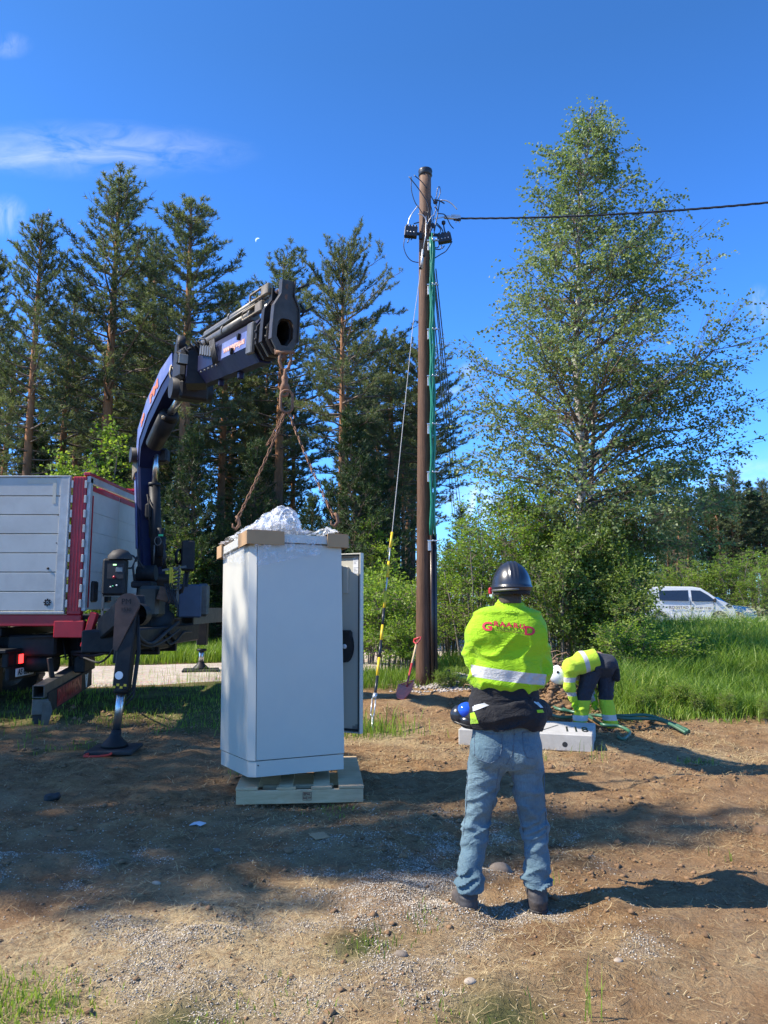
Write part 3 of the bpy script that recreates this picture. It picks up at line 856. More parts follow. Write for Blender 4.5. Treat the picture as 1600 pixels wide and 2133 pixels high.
M_TWIG = simple('twig', (0.17, 0.125, 0.095), 0.85, var=0.3, bump=0)
M_GREYBARK = simple('grey_bark', (0.17, 0.145, 0.12), 0.85, var=0.35, bump=0.3)
M_NEEDLE = leafmat('needle', [(0.0, (0.055, 0.078, 0.044)), (0.35, (0.115, 0.145, 0.08)), (0.7, (0.175, 0.20, 0.105)), (0.9, (0.24, 0.235, 0.125)), (1.0, (0.26, 0.18, 0.09))], 0.38, 0.5, 0.3)
M_SPRUCE = leafmat('spruce_needle', [(0.0, (0.025, 0.045, 0.018)), (0.6, (0.06, 0.095, 0.035)), (1.0, (0.13, 0.18, 0.055))], 0.2, 0.55, 0.25)
M_BLEAF = leafmat('birch_leaf', [(0.0, (0.09, 0.14, 0.06)), (0.5, (0.18, 0.235, 0.10)), (0.85, (0.29, 0.34, 0.16)), (1.0, (0.48, 0.50, 0.30))], 0.38, 0.5, 0.4)
M_LLEAF = leafmat('light_leaf', [(0.0, (0.09, 0.16, 0.025)), (0.5, (0.19, 0.29, 0.045)), (1.0, (0.40, 0.46, 0.10))], 0.5, 0.5, 0.35)
M_DLEAF = leafmat('dark_leaf', [(0.0, (0.06, 0.10, 0.02)), (0.5, (0.13, 0.195, 0.04)), (1.0, (0.30, 0.35, 0.10))], 0.38, 0.5, 0.35)

def unit(a):
    return a / (np.linalg.norm(a, axis=-1, keepdims=True) + 1e-9)
def leaf_arr(C, D, N, L, W):
    """four-cornered leaves: point C, direction D, face N"""
    S_ = unit(np.cross(D, N)) * W[:, None] / 2
    N = unit(np.cross(S_, D))
    m = C + D * (L * 0.45)[:, None]
    V = np.stack([C, m + S_ + N * (W * 0.15)[:, None], C + D * L[:, None], m - S_ + N * (W * 0.15)[:, None]], 1)
    return V.reshape(-1, 3), np.arange(len(C) * 4).reshape(-1, 4)
def tufts(C, D, n, L, W, r, spread=0.9):
    """needles: n thin triangles round each shoot tip C pointing along D"""
    m = len(C)
    R = r.normal(0, 1, (m, n, 3)); dirs = unit(D[:, None, :] * (1.1 - spread * 0.4) + unit(R) * spread)
    LL = L * r.uniform(0.7, 1.2, (m, n, 1))
    base = C[:, None, :] - D[:, None, :] * r.uniform(0, 0.12, (m, n, 1))
    S_ = unit(np.cross(dirs, r.normal(0, 1, (m, n, 3)))) * W / 2
    V = np.stack([base - S_, base + S_, base + dirs * LL], 2).reshape(-1, 3)
    return V, np.arange(len(V)).reshape(-1, 3)

def pine_data(seed, H, cs, spread, ntw=1.0, nn=11, NL=0.15, NW=0.02, lean=0.0, top=0.55, irregular=0.35, dead=9):
    r = np.random.default_rng(seed); rd = random.Random(seed)
    mb = MB()
    tp = []
    bx, by = rd.uniform(-1, 1) * 0.25, rd.uniform(-1, 1) * 0.25
    for i in range(15):
        t = i / 14
        tp.append(Vector((lean * t * t * H + bx * math.sin(t * 5) * t, by * math.sin(t * 4 + 1) * t, t * H)))
    r0 = 0.0115 * H + 0.03
    mb.tube(tp, [r0 * (1 - (i / 14)) ** 0.75 + 0.012 + (0.05 * math.exp(-i * 2)) for i in range(15)], 9, cap=False)
    def at(z):
        t = min(max(z / H, 0), 1) * 14; i = min(int(t), 13); return tp[i].lerp(tp[i + 1], t - i)
    bm_ = MB(); C = []; D = []
    for _ in range(dead):
        z = rd.uniform(0.15, cs + 0.1) * H; a = rd.uniform(0, 6.28); p = at(z); L = rd.uniform(0.4, 1.5)
        d = Vector((math.cos(a), math.sin(a), rd.uniform(-0.25, 0.3)))
        bm_.tube([p, p + d * L * 0.5 + Vector((0, 0, 0.05)), p + d * L], [0.022, 0.014, 0.005], 4, cap=False)
    z = cs * H
    az = rd.uniform(0, 6.28)
    big = rd.uniform(0, 6.28)
    while z < H * 0.985:
        t = (z / H - cs) / (1 - cs)
        prof = min(1, (t + 0.22) * 2.2) * (1 - t) ** top
        kb = rd.choice([3, 4, 4, 5]) if t > 0.1 else 3
        for b in range(kb):
            az += 2.399 + rd.uniform(-0.4, 0.4)
            L = spread * prof * rd.uniform(1 - irregular, 1 + irregular * 0.6) * (1 + 0.25 * math.cos(az - big)) + 0.18
            el = math.radians(-4 + 52 * t ** 1.2 + rd.uniform(-12, 12))
            p = at(z + rd.uniform(-0.12, 0.12))
            hd = Vector((math.cos(az), math.sin(az), 0)); pts = []
            for i in range(7):
                s = i / 6
                pts.append(p + hd * (L * s * math.cos(el)) + Vector((0, 0, L * s * math.sin(el) + 0.26 * L * s * s - 0.1 * L * s))
                           + Vector((rd.gauss(0, 1), rd.gauss(0, 1), rd.gauss(0, 1))) * 0.035 * L * s)
            bm_.tube(pts, [max(0.006, (0.013 + 0.013 * L) * (1 - i / 6.3)) for i in range(7)], 4, cap=False)
            s = 0.22 if t > 0.4 else 0.36
            side = 1
            stp = 0.21 / max(L, 0.3) / ntw
            while s < 1.0:
                i = min(int(s * 6), 5); q = pts[i].lerp(pts[i + 1], s * 6 - i); fd = (pts[i + 1] - pts[i]).normalized()
                side = -side
                sd = fd.cross(Vector((0, 0, 1))) * side
                for rep in range(2):
                    ta = rd.uniform(0.35, 1.0)
                    td = (fd * ta + sd * rd.uniform(0.3, 1.0) * (1 if rep == 0 else -0.6) + Vector((0, 0, rd.uniform(-0.05, 0.7)))).normalized()
                    tl = rd.uniform(0.22, 0.62) * (1.15 - 0.5 * s) * min(1.0, 0.45 + L / 3)
                    if rep == 0: bm_.tube([q, q + td * tl], [0.008, 0.004], 3, cap=False)
                    u = 0.22
                    while u < tl:
                        C.append(q + td * u + Vector((0, 0, 0.03))); D.append((td + Vector((0, 0, 0.35))).normalized()); u += 0.125
                    C.append(q + td * tl); D.append((td + Vector((0, 0, 0.5))).normalized())
                s += stp
            C.append(pts[-1]); D.append((pts[-1] - pts[-2]).normalized())
        z += (0.46 - 0.22 * t) * (H / 17)
    for k in range(6):
        C.append(at(H) + Vector((0, 0, -0.12 * k))); D.append(Vector((0, 0, 1)))
    C = np.array([tuple(c) for c in C]); D = np.array([tuple(d) for d in D])
    keep = vn3(C[:, 0] * 1.5 + seed, C[:, 1] * 1.5, C[:, 2] * 1.9, seed) + r.uniform(-0.12, 0.12, len(C)) > 0.25
    C = C[keep]; D = D[keep]
    V, T = tufts(C, D, nn, NL, NW, r)
    g = fbm(C[:, 0] * 1.1 + seed, C[:, 2] * 1.1, seed, 2) * 0.7 + 0.15 + r.normal(0, 0.12, len(C))
    rn = np.repeat(g, nn) + r.normal(0, 0.06, len(C) * nn)
    return mb, bm_, (V, T, rn.clip(0, 1))
def tree_meshes(nm, data, needle_mat, bark, k=3):
    mb, br, (V, T, rn) = data
    me_t = mb.mesh(nm + '_trunk'); me_t.materials.append(bark)
    me_b = br.mesh(nm + '_branches'); me_b.materials.append(M_TWIG)
    me_c = np_mesh(nm + '_crown', V, T, {'rnd': ('FACE', rn)}); me_c.materials.append(needle_mat)
    return me_t, me_b, me_c
def place_tree(name, meshes, loc, rz, sc, label, cat, group=None, names=('trunk', 'branches', 'crown')):
    t = thing(name, label, cat, loc, rz, group)
    t.scale = sc if isinstance(sc, (tuple, list)) else (sc, sc, sc)
    for me, n in zip(meshes, names):
        o = bpy.data.objects.new(n, me); COL.objects.link(o); o.parent = t
    return t

PINES = [tree_meshes('pine', pine_data(11, 17, 0.42, 2.9, ntw=1.25, nn=12, NW=0.026, NL=0.17, top=0.62), M_NEEDLE, M_PBARK),
         tree_meshes('pine', pine_data(12, 17, 0.38, 2.5, irregular=0.45, ntw=1.25, nn=12, NW=0.026, NL=0.17, top=0.7), M_NEEDLE, M_PBARK),
         tree_meshes('pine', pine_data(13, 17, 0.46, 2.8, top=0.5, irregular=0.5, ntw=1.25, nn=12, NW=0.026, NL=0.17), M_NEEDLE, M_PBARK),
         tree_meshes('pine', pine_data(14, 17, 0.50, 3.1, top=0.42, irregular=0.5, lean=0.012, ntw=1.25, nn=12, NW=0.026, NL=0.17), M_NEEDLE, M_PBARK)]
FARP = [tree_meshes('far_pine', pine_data(21, 13, 0.35, 1.9, ntw=0.5, nn=7, NL=0.24, NW=0.045), M_NEEDLE, M_PBARK),
        tree_meshes('spruce', pine_data(22, 13, 0.08, 2.1, ntw=0.55, nn=7, NL=0.22, NW=0.045, top=0.95, irregular=0.15, dead=0), M_SPRUCE, M_PBARK),
        tree_meshes('far_pine', pine_data(23, 13, 0.55, 2.2, ntw=0.5, nn=7, NL=0.24, NW=0.045, top=0.4), M_NEEDLE, M_PBARK)]
SPR = tree_meshes('spruce', pine_data(24, 6.5, 0.05, 1.6, ntw=1.0, nn=8, NL=0.15, NW=0.03, top=0.9, irregular=0.2, dead=0), M_SPRUCE, M_PBARK)

def top_h(py, Y):
    return P(800, py, Y).z
def pine_at(px, ptop, Y, v, rz, label, group=None, wide=1.0):
    x = (P(px, 1250, Y)).x
    z0 = float(gh(x, Y)) - 0.1
    H = (top_h(ptop, Y) - z0) * 0.965
    s = H / 17.0
    return place_tree('pine_tree', PINES[v], (x, Y, z0), rz, (s * wide, s * wide, s), label, 'pine tree', group)
pine_at(40, 418, 25.5, 1, 0.4, 'slim pine with a pointed top, the farthest left of the tall pines', wide=0.95)
pine_at(206, 345, 27.0, 0, 1.0, 'tallest pine, with twin-peaked dark crown above the white truck body', wide=1.15)
pine_at(372, 388, 26.0, 0, 3.3, 'broad bushy pine whose pointed top stands over the knee of the crane', wide=1.25)
pine_at(300, 455, 30.0, 1, 4.6, 'narrow pine squeezed between the two tallest pines', wide=1.0)
pine_at(576, 508, 29.5, 2, 2.0, 'pine directly behind the crane boom head', wide=1.2)
pine_at(710, 507, 24.5, 3, 5.0, 'open-crowned pine with a long bare trunk standing between boom and utility pole', wide=0.95)
pine_at(815, 684, 28.0, 0, 0.2, 'dense dark pine next left of the wooden pole', wide=1.3)
pine_at(895, 705, 27.0, 3, 2.35, 'pine hidden behind the wooden pole, branches reaching out to its right', wide=1.3)
pine_at(115, 560, 29.0, 2, 1.2, 'lower pine left of the tallest pine', wide=1.1)
pine_at(455, 560, 31.0, 1, 2.2, 'pine behind the crane knee, lower than its broad neighbour', wide=1.1)
pine_at(-60, 500, 27.0, 0, 5.5, 'pine cut off by the left border of the view', wide=1.0)
rd = random.Random(99)
for i in range(20):
    px = rd.uniform(-260, 930); Y = rd.uniform(31, 46)
    pine_at(px, rd.uniform(650, 820) if px < 800 else rd.uniform(820, 930), Y, rd.randrange(4), rd.uniform(0, 6.28),
            'pine in the shaded depth of the wood behind the tall front row', 'pines deep in the wood', wide=rd.uniform(1.0, 1.3))
for i in range(24):
    px = rd.uniform(-300, 935); Y = rd.uniform(34, 62)
    x = P(px, 1250, Y).x; z0 = float(gh(x, Y)) - 0.1; v = rd.choice([0, 1, 1, 2])
    H = top_h(rd.uniform(780, 1010), Y) - z0; s = H / 13
    place_tree('spruce_tree' if v == 1 else 'pine_tree', FARP[v], (x, Y, z0), rd.uniform(0, 6.28), (s * 1.25, s * 1.25, s),
               'tree filling the dark background of the wood on the left', 'conifer', 'background trees of the left wood')
# far wood on the right
for i in range(44):
    px = rd.uniform(1370, 1720); Y = rd.uniform(58, 84)
    if i < 5: px, Y = [1505, 1545, 1573, 1599, 1532][i], 58
    x = P(px, 1250, Y).x; z0 = float(gh(x, Y)) - 0.1; v = rd.choice([0, 1, 2, 1, 0])
    pt = [985, 978, 1000, 1003, 1030][i] if i < 5 else rd.uniform(1010, 1080)
    if i < 5: v = [1, 0, 1, 0, 2][i]
    H = top_h(pt, Y) - z0; s = H / 13
    place_tree('spruce_tree' if v == 1 else 'pine_tree', FARP[v], (x, Y, z0), rd.uniform(0, 6.28), (s * 1.1, s * 1.1, s),
               (['pointed spruce at the left end of the far wood, directly right of the birch', 'broader pine between two pointed spruces of the far wood', 'pointed spruce beside the broader pine of the far wood', 'pine of the far wood cut by the right border', 'flat-topped lower pine in the gap of the far wood'][i] if i < 5 else 'conifer in the far wood beyond the parked vehicles'), 'conifer', 'conifers of the far right wood')
for i in range(34):
    px = rd.uniform(900, 1500); Y = rd.uniform(95, 130)
    x = P(px, 1250, Y).x; z0 = float(gh(x, Y)) - 0.1; v = rd.choice([0, 1, 1])
    H = top_h(rd.uniform(1175, 1215), Y) - z0; s = H / 13
    place_tree('spruce_tree' if v == 1 else 'pine_tree', FARP[v], (x, Y, z0), rd.uniform(0, 6.28), (s * 1.3, s * 1.3, s),
               'small distant conifer on the horizon behind the thicket', 'conifer', 'conifers on the horizon')
for (px, pt, Y, lab) in ((962, 1058, 46, 'small pointed pine seen just right of the wooden pole'), (935, 1130, 44, 'low bushy pine at the pole base, left of the small pointed pine')):
    x = P(px, 1250, Y).x; z0 = float(gh(x, Y)) - 0.1; H = top_h(pt, Y) - z0; s = H / 13
    place_tree('pine_tree', FARP[0], (x, Y, z0), 1.0, (s * 1.1, s * 1.1, s), lab, 'pine tree')
# the pines left of the view whose shade lies across the clearing
for (xs, ys, h, X0, v, wd, lab) in ((2.5, 5.75, 15.6, -13.0, 0, 0.62, 'pine outside the left border whose long shadow reaches the standing man'),
                                (-0.1, 6.9, 13.0, -13.2, 1, 0.9, 'pine outside the left border shading the cabinet'),
                                (-0.6, 8.2, 12.4, -13.2, 0, 1.0, 'pine outside the left border shading the soil behind the pallet'),
                                (-1.0, 9.6, 12.2, -13.4, 1, 1.0, 'pine outside the left border shading the near outrigger'),
                                (-2.1, 5.75, 10.6, -13.0, 1, 0.9, 'lower pine outside the left border'),
                                (0.5, 5.75, 12.9, -12.6, 3, 0.75, 'bare-stemmed pine outside the left border'),
                                (-2.5, 7.6, 10.5, -13.0, 1, 1.1, 'bushy pine outside the left border'),
                                (-0.9, 5.6, 11.6, -13.6, 0, 0.62, 'slender pine outside the left border, nearest to the camera'),
                                (-2.6, 6.9, 10.2, -13.3, 3, 0.95, 'round-crowned pine outside the left border'),
                                (-3.4, 5.7, 9.4, -12.8, 1, 0.9, 'small dense pine outside the left border'),
                                (-4.4, 6.2, 9.0, -13.4, 1, 1.2, 'short full pine outside the left border')):
    y0 = ys - h * math.tan(SUN_AZ_OFF) / math.tan(SUN_EL) * math.cos(SUN_AZ_OFF)
    s = h / 17
    place_tree('pine_tree', PINES[v], (xs - h / math.tan(SUN_EL), y0, 0), v * 1.7 + h, (s * wd * 1.15, s * wd * 1.15, s), lab, 'pine tree')
# young spruces in the wood's edge
for i in range(20):
    px = rd.uniform(-60, 900); Y = rd.uniform(23.5, 30)
    x = P(px, 1250, Y).x; s = rd.uniform(0.6, 1.25)
    place_tree('young_spruce', SPR, (x, Y, float(gh(x, Y)) - 0.05), rd.uniform(0, 6.28), s, 'young dark spruce growing in the edge of the left wood', 'spruce', 'young spruces at the edge of the wood')

# ------------------------------------------------------------------ broadleaved: birch
def broad(seed, stems, prim, leafL, leafW, ntwig, nleaf, droop, trunk_mat_idx=0, r0=0.12, sub=8, twl=(0.3, 0.8), nup=0.25, core=0.16, cull=0):
    """stems: list of point lists; prim: function(rd) yielding (start, az, L, el, r)"""
    r = np.random.default_rng(seed); rd = random.Random(seed)
    mt = MB(); mbr = MB()
    for pts, ra, rb in stems:
        mt.tube(pts, [ra + (rb - ra) * (i / (len(pts) - 1)) ** 0.85 for i in range(len(pts))], 10, cap=False)
    C = []; D = []
    for (p, az, L, el, rr) in prim(rd):
        hd = Vector((math.cos(az), math.sin(az), 0)); pts = []
        for i in range(7):
            s = i / 6
            pts.append(p + hd * (L * s * math.cos(el)) + Vector((0, 0, L * math.sin(el) * s - droop * 0.25 * L * s * s))
                       + Vector((rd.gauss(0, 1), rd.gauss(0, 1), rd.gauss(0, 1))) * 0.03 * L * s)
        mbr.tube(pts, [max(0.003, 0.75 * rr * (1 - i / 6.4)) for i in range(7)], 4, cap=False)
        nsub = max(3, int(sub * min(2.6, L / 1.6)))
        for k in range(nsub):
            s = core + (1 - core) * (k + rd.random()) / nsub
            i = min(int(s * 6), 5); q = pts[i].lerp(pts[i + 1], s * 6 - i); fd = (pts[i + 1] - pts[i]).normalized()
            sd = fd.cross(Vector((0, 0, 1))).normalized() * rd.choice([-1, 1])
            sL = min(rd.uniform(0.25, 0.55) * L * (1.1 - 0.6 * s) + 0.12, 1.3)
            d1 = (fd * rd.uniform(0.4, 1) + sd * rd.uniform(0.3, 0.9) + Vector((0, 0, rd.uniform(-0.3, 0.45)))).normalized()
            e1 = q + d1 * sL
            mbr.tube([q, (q + e1) / 2 + Vector((0, 0, 0.03)), e1], [0.007, 0.005, 0.003], 3, cap=False)
            for m in range(ntwig):
                f = (m + rd.random()) / ntwig
                b = q.lerp(e1, 0.15 + 0.85 * f)
                tl = rd.uniform(*twl)
                d2 = (d1 * 0.5 + Vector((rd.gauss(0, 0.6), rd.gauss(0, 0.6), rd.uniform(-0.6, 0.5) + nup))).normalized()
                for l in range(nleaf):
                    u = (l + rd.random()) / nleaf * tl
                    C.append(b + d2 * u + Vector((0, 0, -droop * u * u)) + Vector((rd.gauss(0, .02), rd.gauss(0, .02), rd.gauss(0, .02))))
                    D.append(d2 + Vector((rd.gauss(0, 0.7), rd.gauss(0, 0.7), -0.35 - droop * 0.5 + rd.gauss(0, 0.4))))
    C = np.array([tuple(c) for c in C]); D = unit(np.array([tuple(d) for d in D]))
    if cull:
        keep = vn3(C[:, 0] * 1.7 + seed, C[:, 1] * 1.7, C[:, 2] * 2.1, seed + 3) + 0.35 * vn3(C[:, 0] * 4.5, C[:, 1] * 4.5, C[:, 2] * 4.5, seed + 4) + r.uniform(-0.08, 0.08, len(C)) > cull
        C = C[keep]; D = D[keep]
    n = len(C)
    N = unit(r.normal(0, 1, (n, 3)) + np.array([0, 0, 0.5]))
    V, Q = leaf_arr(C, D, N, leafL * r.uniform(0.6, 1.25, n), leafW * r.uniform(0.6, 1.25, n))
    g = 0.25 + 0.5 * fbm(C[:, 0] * 1.2 + seed, C[:, 2] * 1.2 + C[:, 1], seed, 2) + r.normal(0, 0.14, n)
    return mt, mbr, (V, Q, g.clip(0, 1))
BX, BY = P(1205, 1300, 18.0).x, 18.0
BZ = float(gh(BX, BY)) - 0.1
def bpt(px, py, dy=0.0):
    p = P(px, py, BY + dy); return Vector((p.x - BX, dy, p.z - BZ))
bst = [Vector((0, 0, 0)), bpt(1203, 1250), bpt(1210, 1100), bpt(1212, 950), bpt(1203, 820), bpt(1200, 700), bpt(1206, 600), bpt(1204, 500), bpt(1212, 400), bpt(1226, 300), bpt(1232, 222)]
bst2 = [Vector((0.25, 0.3, 0)), bpt(1224, 1200, .3), bpt(1230, 1050, .3), bpt(1236, 900, .3), bpt(1240, 760, .3), bpt(1262, 600, .3), bpt(1290, 500, .3)]
ZP = [1300, 1180, 1080, 950, 850, 750, 700, 640, 560, 500, 430, 370, 300, 250, 215]
EL_ = [90, 140, 190, 215, 225, 235, 190, 165, 150, 120, 105, 90, 72, 42, 6]
ER_ = [150, 220, 270, 315, 345, 350, 250, 230, 215, 195, 165, 125, 85, 58, 6]
zz_ = [float(bpt(1205, p).z) for p in ZP]
scl = 18.0 / F
def birch_prim(rd):
    top = bst[-1].z; out = []
    z = 2.0; az = 0
    while z < top - 0.15:
        for _ in range(3 if z > 6 else 4):
            az += 2.399 + rd.uniform(-0.5, 0.5)
            el = math.radians(rd.uniform(12, 42) + 16 * (z / top))
            c = (math.cos(az) + 1) / 2
            zt = z + 0.8
            e = (np.interp(zt, zz_, EL_) * (1 - c) + np.interp(zt, zz_, ER_) * c) * scl
            zt = z + e * math.tan(el) * 0.75; e = min(e, (np.interp(zt, zz_, EL_) * (1 - c) + np.interp(zt, zz_, ER_) * c) * scl)
            if abs(math.sin(az)) > 0.7: e *= 0.9
            L = e * rd.uniform(0.38, 1.12) / math.cos(el) + 0.1
            i = 0
            while i < len(bst) - 2 and bst[i + 1].z < z: i += 1
            f = (z - bst[i].z) / (bst[i + 1].z - bst[i].z)
            out.append((bst[i].lerp(bst[i + 1], min(max(f, 0), 1)), az, L, el, 0.012 + 0.012 * L))
        z += 0.30 - 0.16 * (z / top)
    for _ in range(22):
        z = rd.uniform(3.5, bst2[-1].z); i = 0
        while i < len(bst2) - 2 and bst2[i + 1].z < z: i += 1
        f = (z - bst2[i].z) / (bst2[i + 1].z - bst2[i].z)
        out.append((bst2[i].lerp(bst2[i + 1], f), rd.uniform(-1.9, 1.9), rd.uniform(0.8, 2.0), math.radians(rd.uniform(25, 60)), 0.025))
    for (px_, py_, az_, L_, e_) in ((1211, 1150, 0.3, 3.2, 16), (1211, 1120, -0.5, 3.4, 20), (1211, 1090, 0.1, 3.6, 20), (1211, 1060, 0.6, 3.2, 22), (1211, 1060, -0.25, 3.5, 24), (1212, 1020, 0.4, 3.4, 24), (1211, 1100, 3.0, 2.2, 22), (1211, 1050, 3.5, 2.6, 24), (1212, 1000, 2.8, 2.8, 26), (1212, 970, 3.3, 2.8, 28), (1211, 1130, -1.2, 2.6, 18), (1211, 1080, -0.9, 3.0, 18), (1211, 1160, -0.2, 2.8, 14)):
        out.append((bpt(px_, py_), az_, L_, math.radians(e_), 0.045))
    # the long bough reaching right
    out.append((bpt(1215, 960), 0.05, 4.1, math.radians(27), 0.07)); out.append((bpt(1212, 1010), -0.15, 3.9, math.radians(30), 0.06))
    out.append((bpt(1214, 900), 0.25, 3.9, math.radians(22), 0.06)); out.append((bpt(1214, 880), -0.3, 3.7, math.radians(26), 0.05))
    return out
mt, mbr, lf = broad(5, [(bst, 0.155, 0.012), (bst2, 0.10, 0.01)], birch_prim, 0.078, 0.063, 3, 10, 0.7, sub=12, twl=(0.25, 0.65), core=0.25, cull=0.41)
bt = tree_meshes('birch', (mt, mbr, lf), M_BLEAF, M_BIRCHBARK)
place_tree('birch_tree', bt, (BX, BY, BZ), 0, 1.0, 'tall slender birch with white trunk and glossy leaves right of the wooden pole', 'birch tree')
print('birch leaves', len(lf[1]))

# ------------------------------------------------------------------ shrubs
def shrub_data(seed, H, R, nst, LL, LW, nleaf=9, ntw=3, droop=0.15, low=0.12, sub=5):
    rd0 = random.Random(seed * 3 + 1)
    stems = []; tips = []
    for k in range(nst):
        a = rd0.uniform(0, 6.28); rr = R * rd0.uniform(0.1, 0.75); h = H * rd0.uniform(0.6, 1.0)
        b = Vector((math.cos(a) * rr * 0.3, math.sin(a) * rr * 0.3, 0))
        e = Vector((math.cos(a) * rr, math.sin(a) * rr, h))
        pts = [b.lerp(e, s) + Vector((rd0.gauss(0, .04), rd0.gauss(0, .04), 0)) * H * 0.3 * s + Vector((0, 0, 0.1 * H * math.sin(s * 3.14))) for s in (0, .25, .5, .75, 1)]
        stems.append((pts, 0.008 + 0.006 * H, 0.005)); tips.append(pts)
    def prim(rd):
        for pts in tips:
            n = int(5 + H * 3)
            for k in range(n):
                s = low + (1 - low) * (k + rd.random()) / n
                i = min(int(s * 4), 3); p = pts[i].lerp(pts[i + 1], s * 4 - i)
                yield (p, rd.uniform(0, 6.28), R * rd.uniform(0.25, 0.6) * (1.1 - 0.7 * s) + 0.12, math.radians(rd.uniform(5, 60)), 0.008)
    return broad(seed, stems, prim, LL, LW, ntw, nleaf, droop, sub=sub, twl=(0.12, 0.4))
SHA = tree_meshes('thicket', shrub_data(31, 4.2, 1.5, 11, 0.075, 0.045, 7, 2), M_LLEAF, M_GREYBARK)
SHB = tree_meshes('thicket', shrub_data(32, 3.2, 1.5, 12, 0.085, 0.06, 7, 3), M_DLEAF, M_GREYBARK)
SHC = tree_meshes('shrub', shrub_data(33, 1.5, 1.0, 10, 0.06, 0.04, 7, 3), M_LLEAF, M_GREYBARK)
SHD = tree_meshes('sapling', shrub_data(34, 5.0, 1.1, 3, 0.085, 0.06, 7, 3, low=0.35), M_LLEAF, M_GREYBARK)
for s_ in (SHA, SHB, SHC, SHD): print('shrub', len(s_[2].polygons))
SN = ('stems', 'twigs', 'leaves')
def shrub(px, Y, ms, sc, label, cat, group=None, nm='shrub', rz=None):
    x = P(px, 1250, Y).x
    return place_tree(nm, ms, (x, Y, float(gh(x, Y)) - 0.05), rd.uniform(0, 6.28) if rz is None else rz, sc, label, cat, group, SN)
# right of the pole: light willow
shrub(985, 16.4, SHA, (0.95, 0.95, 0.78), 'pale green willow bush immediately right of the wooden pole', 'bush', nm='willow_bush')
shrub(935, 18.0, SHA, (0.75, 0.75, 0.62), 'low willow bush in the gap just right of the wooden pole', 'bush', nm='willow_bush')
shrub(1065, 17.4, SHA, (1.0, 1.0, 1.05), 'tall pale willow behind the standing man, left of his helmet', 'bush', nm='willow_bush')
shrub(1130, 18.8, SHA, (1.0, 1.0, 1.1), 'tall pale willow behind the standing man, right of his helmet', 'bush', nm='willow_bush')
shrub(1000, 20.5, SHA, (1.0, 1.0, 0.9), 'light willow farther back between the pole and the birch', 'bush', nm='willow_bush')
# thicket below the birch
THL = ['bush with thin grey stems immediately left of the birch trunk', 'bush right behind the head of the bending worker', 'bush close to the right side of the birch trunk', 'bush standing second right of the birch trunk', 'tall bush half hidden behind the birch trunk', 'bush at the back of the thicket, seen below the birch boughs', 'bush at the back of the thicket left of the birch', 'lowest bush at the front of the thicket, touching the meadow grass', 'bush farthest back behind the standing man and the birch', 'spare bush']
k = 0
for (px, Y, ms, sc) in ((1165, 15.6, SHB, (0.8, 0.8, 0.9)), (1235, 16.3, SHB, (0.8, 0.8, 1.0)), (1275, 15.6, SHB, (0.75, 0.75, 0.8)), (1290, 17.0, SHB, (0.7, 0.7, 1.1)), (1265, 18.8, SHB, (0.9, 0.9, 1.3)),
                       (1280, 20.5, SHB, (0.9, 0.9, 1.3)), (1205, 20.2, SHB, (1.0, 1.0, 1.1)), (1270, 14.9, SHB, (0.7, 0.7, 0.6)), (1150, 21, SHB, (1.1, 1.1, 1.1))):
    shrub(px, Y, ms, sc, THL[k], 'bush', 'bushes of the thicket under the birch', nm='thicket_bush'); k += 1
shrub(1365, 14.3, SHC, (1.1, 1.1, 0.5), 'low bush at the right foot of the thicket, in front of the white van', 'bush')
shrub(1310, 13.4, SHC, (0.8, 0.8, 0.7), 'low bush right behind the bending worker', 'bush')
# left of the pole
shrub(800, 15.4, SHC, (1.1, 1.1, 1.15), 'bright green shrub between the cabinet door and the wooden pole', 'bush')
shrub(845, 14.6, SHC, (0.75, 0.75, 0.7), 'small shrub behind the red shovel', 'bush')
shrub(765, 17.0, SHC, (1.1, 1.1, 1.35), 'taller shrub behind the guy wire', 'bush')
shrub(850, 18.8, SHC, (1.2, 1.2, 1.2), 'shrub at the far roadside behind the pole', 'bush')
shrub(780, 22.5, SHD, (0.8, 0.8, 0.85), 'slim light birch sapling behind the guy wire', 'sapling', nm='sapling')
for i in range(38):
    px = rd.uniform(-120, 930); Y = rd.uniform(21.0, 30)
    ms = rd.choice([SHC, SHD, SHD, SHA]) if px > 640 or rd.random() < 0.3 else SHB; s = rd.uniform(0.55, 1.45) * (1.15 if ms is SHD else 0.8)
    shrub(px, Y, ms, s, 'leafy undergrowth bush at the sunny edge of the left wood', 'bush', 'undergrowth bushes at the edge of the left wood', nm='undergrowth_bush')
# weeds along the edge of the trodden soil
wr_ = random.Random(12)
for i in range(26):
    if i < 18: px = wr_.uniform(1320, 1600); py = wr_.uniform(1470, 1496) + 0.07 * max(0, px - 1400)
    else: px = wr_.uniform(905, 985); py = wr_.uniform(1415, 1440)
    q = G(px, py); s = wr_.uniform(0.12, 0.24)
    place_tree('weed', SHC, (q.x, q.y, q.z - 0.01), wr_.uniform(0, 6.28), (s, s, s * 1.2), 'low leafy weed in the ragged edge between grass and bare soil', 'weed', 'weeds along the edge of the soil', SN)
# around the vehicles
for (px, Y, sc, lab) in ((1530, 44, 1.6, 'light green bush behind the blue car'), (1575, 42, 1.2, 'bush right of the blue car at the right border'), (1455, 45, 1.5, 'bush behind the bonnet of the white van'), (1610, 46, 1.8, 'bush cut by the right border above the car')):
    shrub(px, Y, SHA, (sc * 0.9, sc * 0.9, sc * 0.62), lab, 'bush')
for i in range(10):
    shrub(rd.uniform(1120, 1480), rd.uniform(46, 54), SHA, (1.3, 1.3, rd.uniform(0.6, 0.9)), 'roadside bush along the far side of the meadow road', 'bush', 'bushes behind the meadow road')
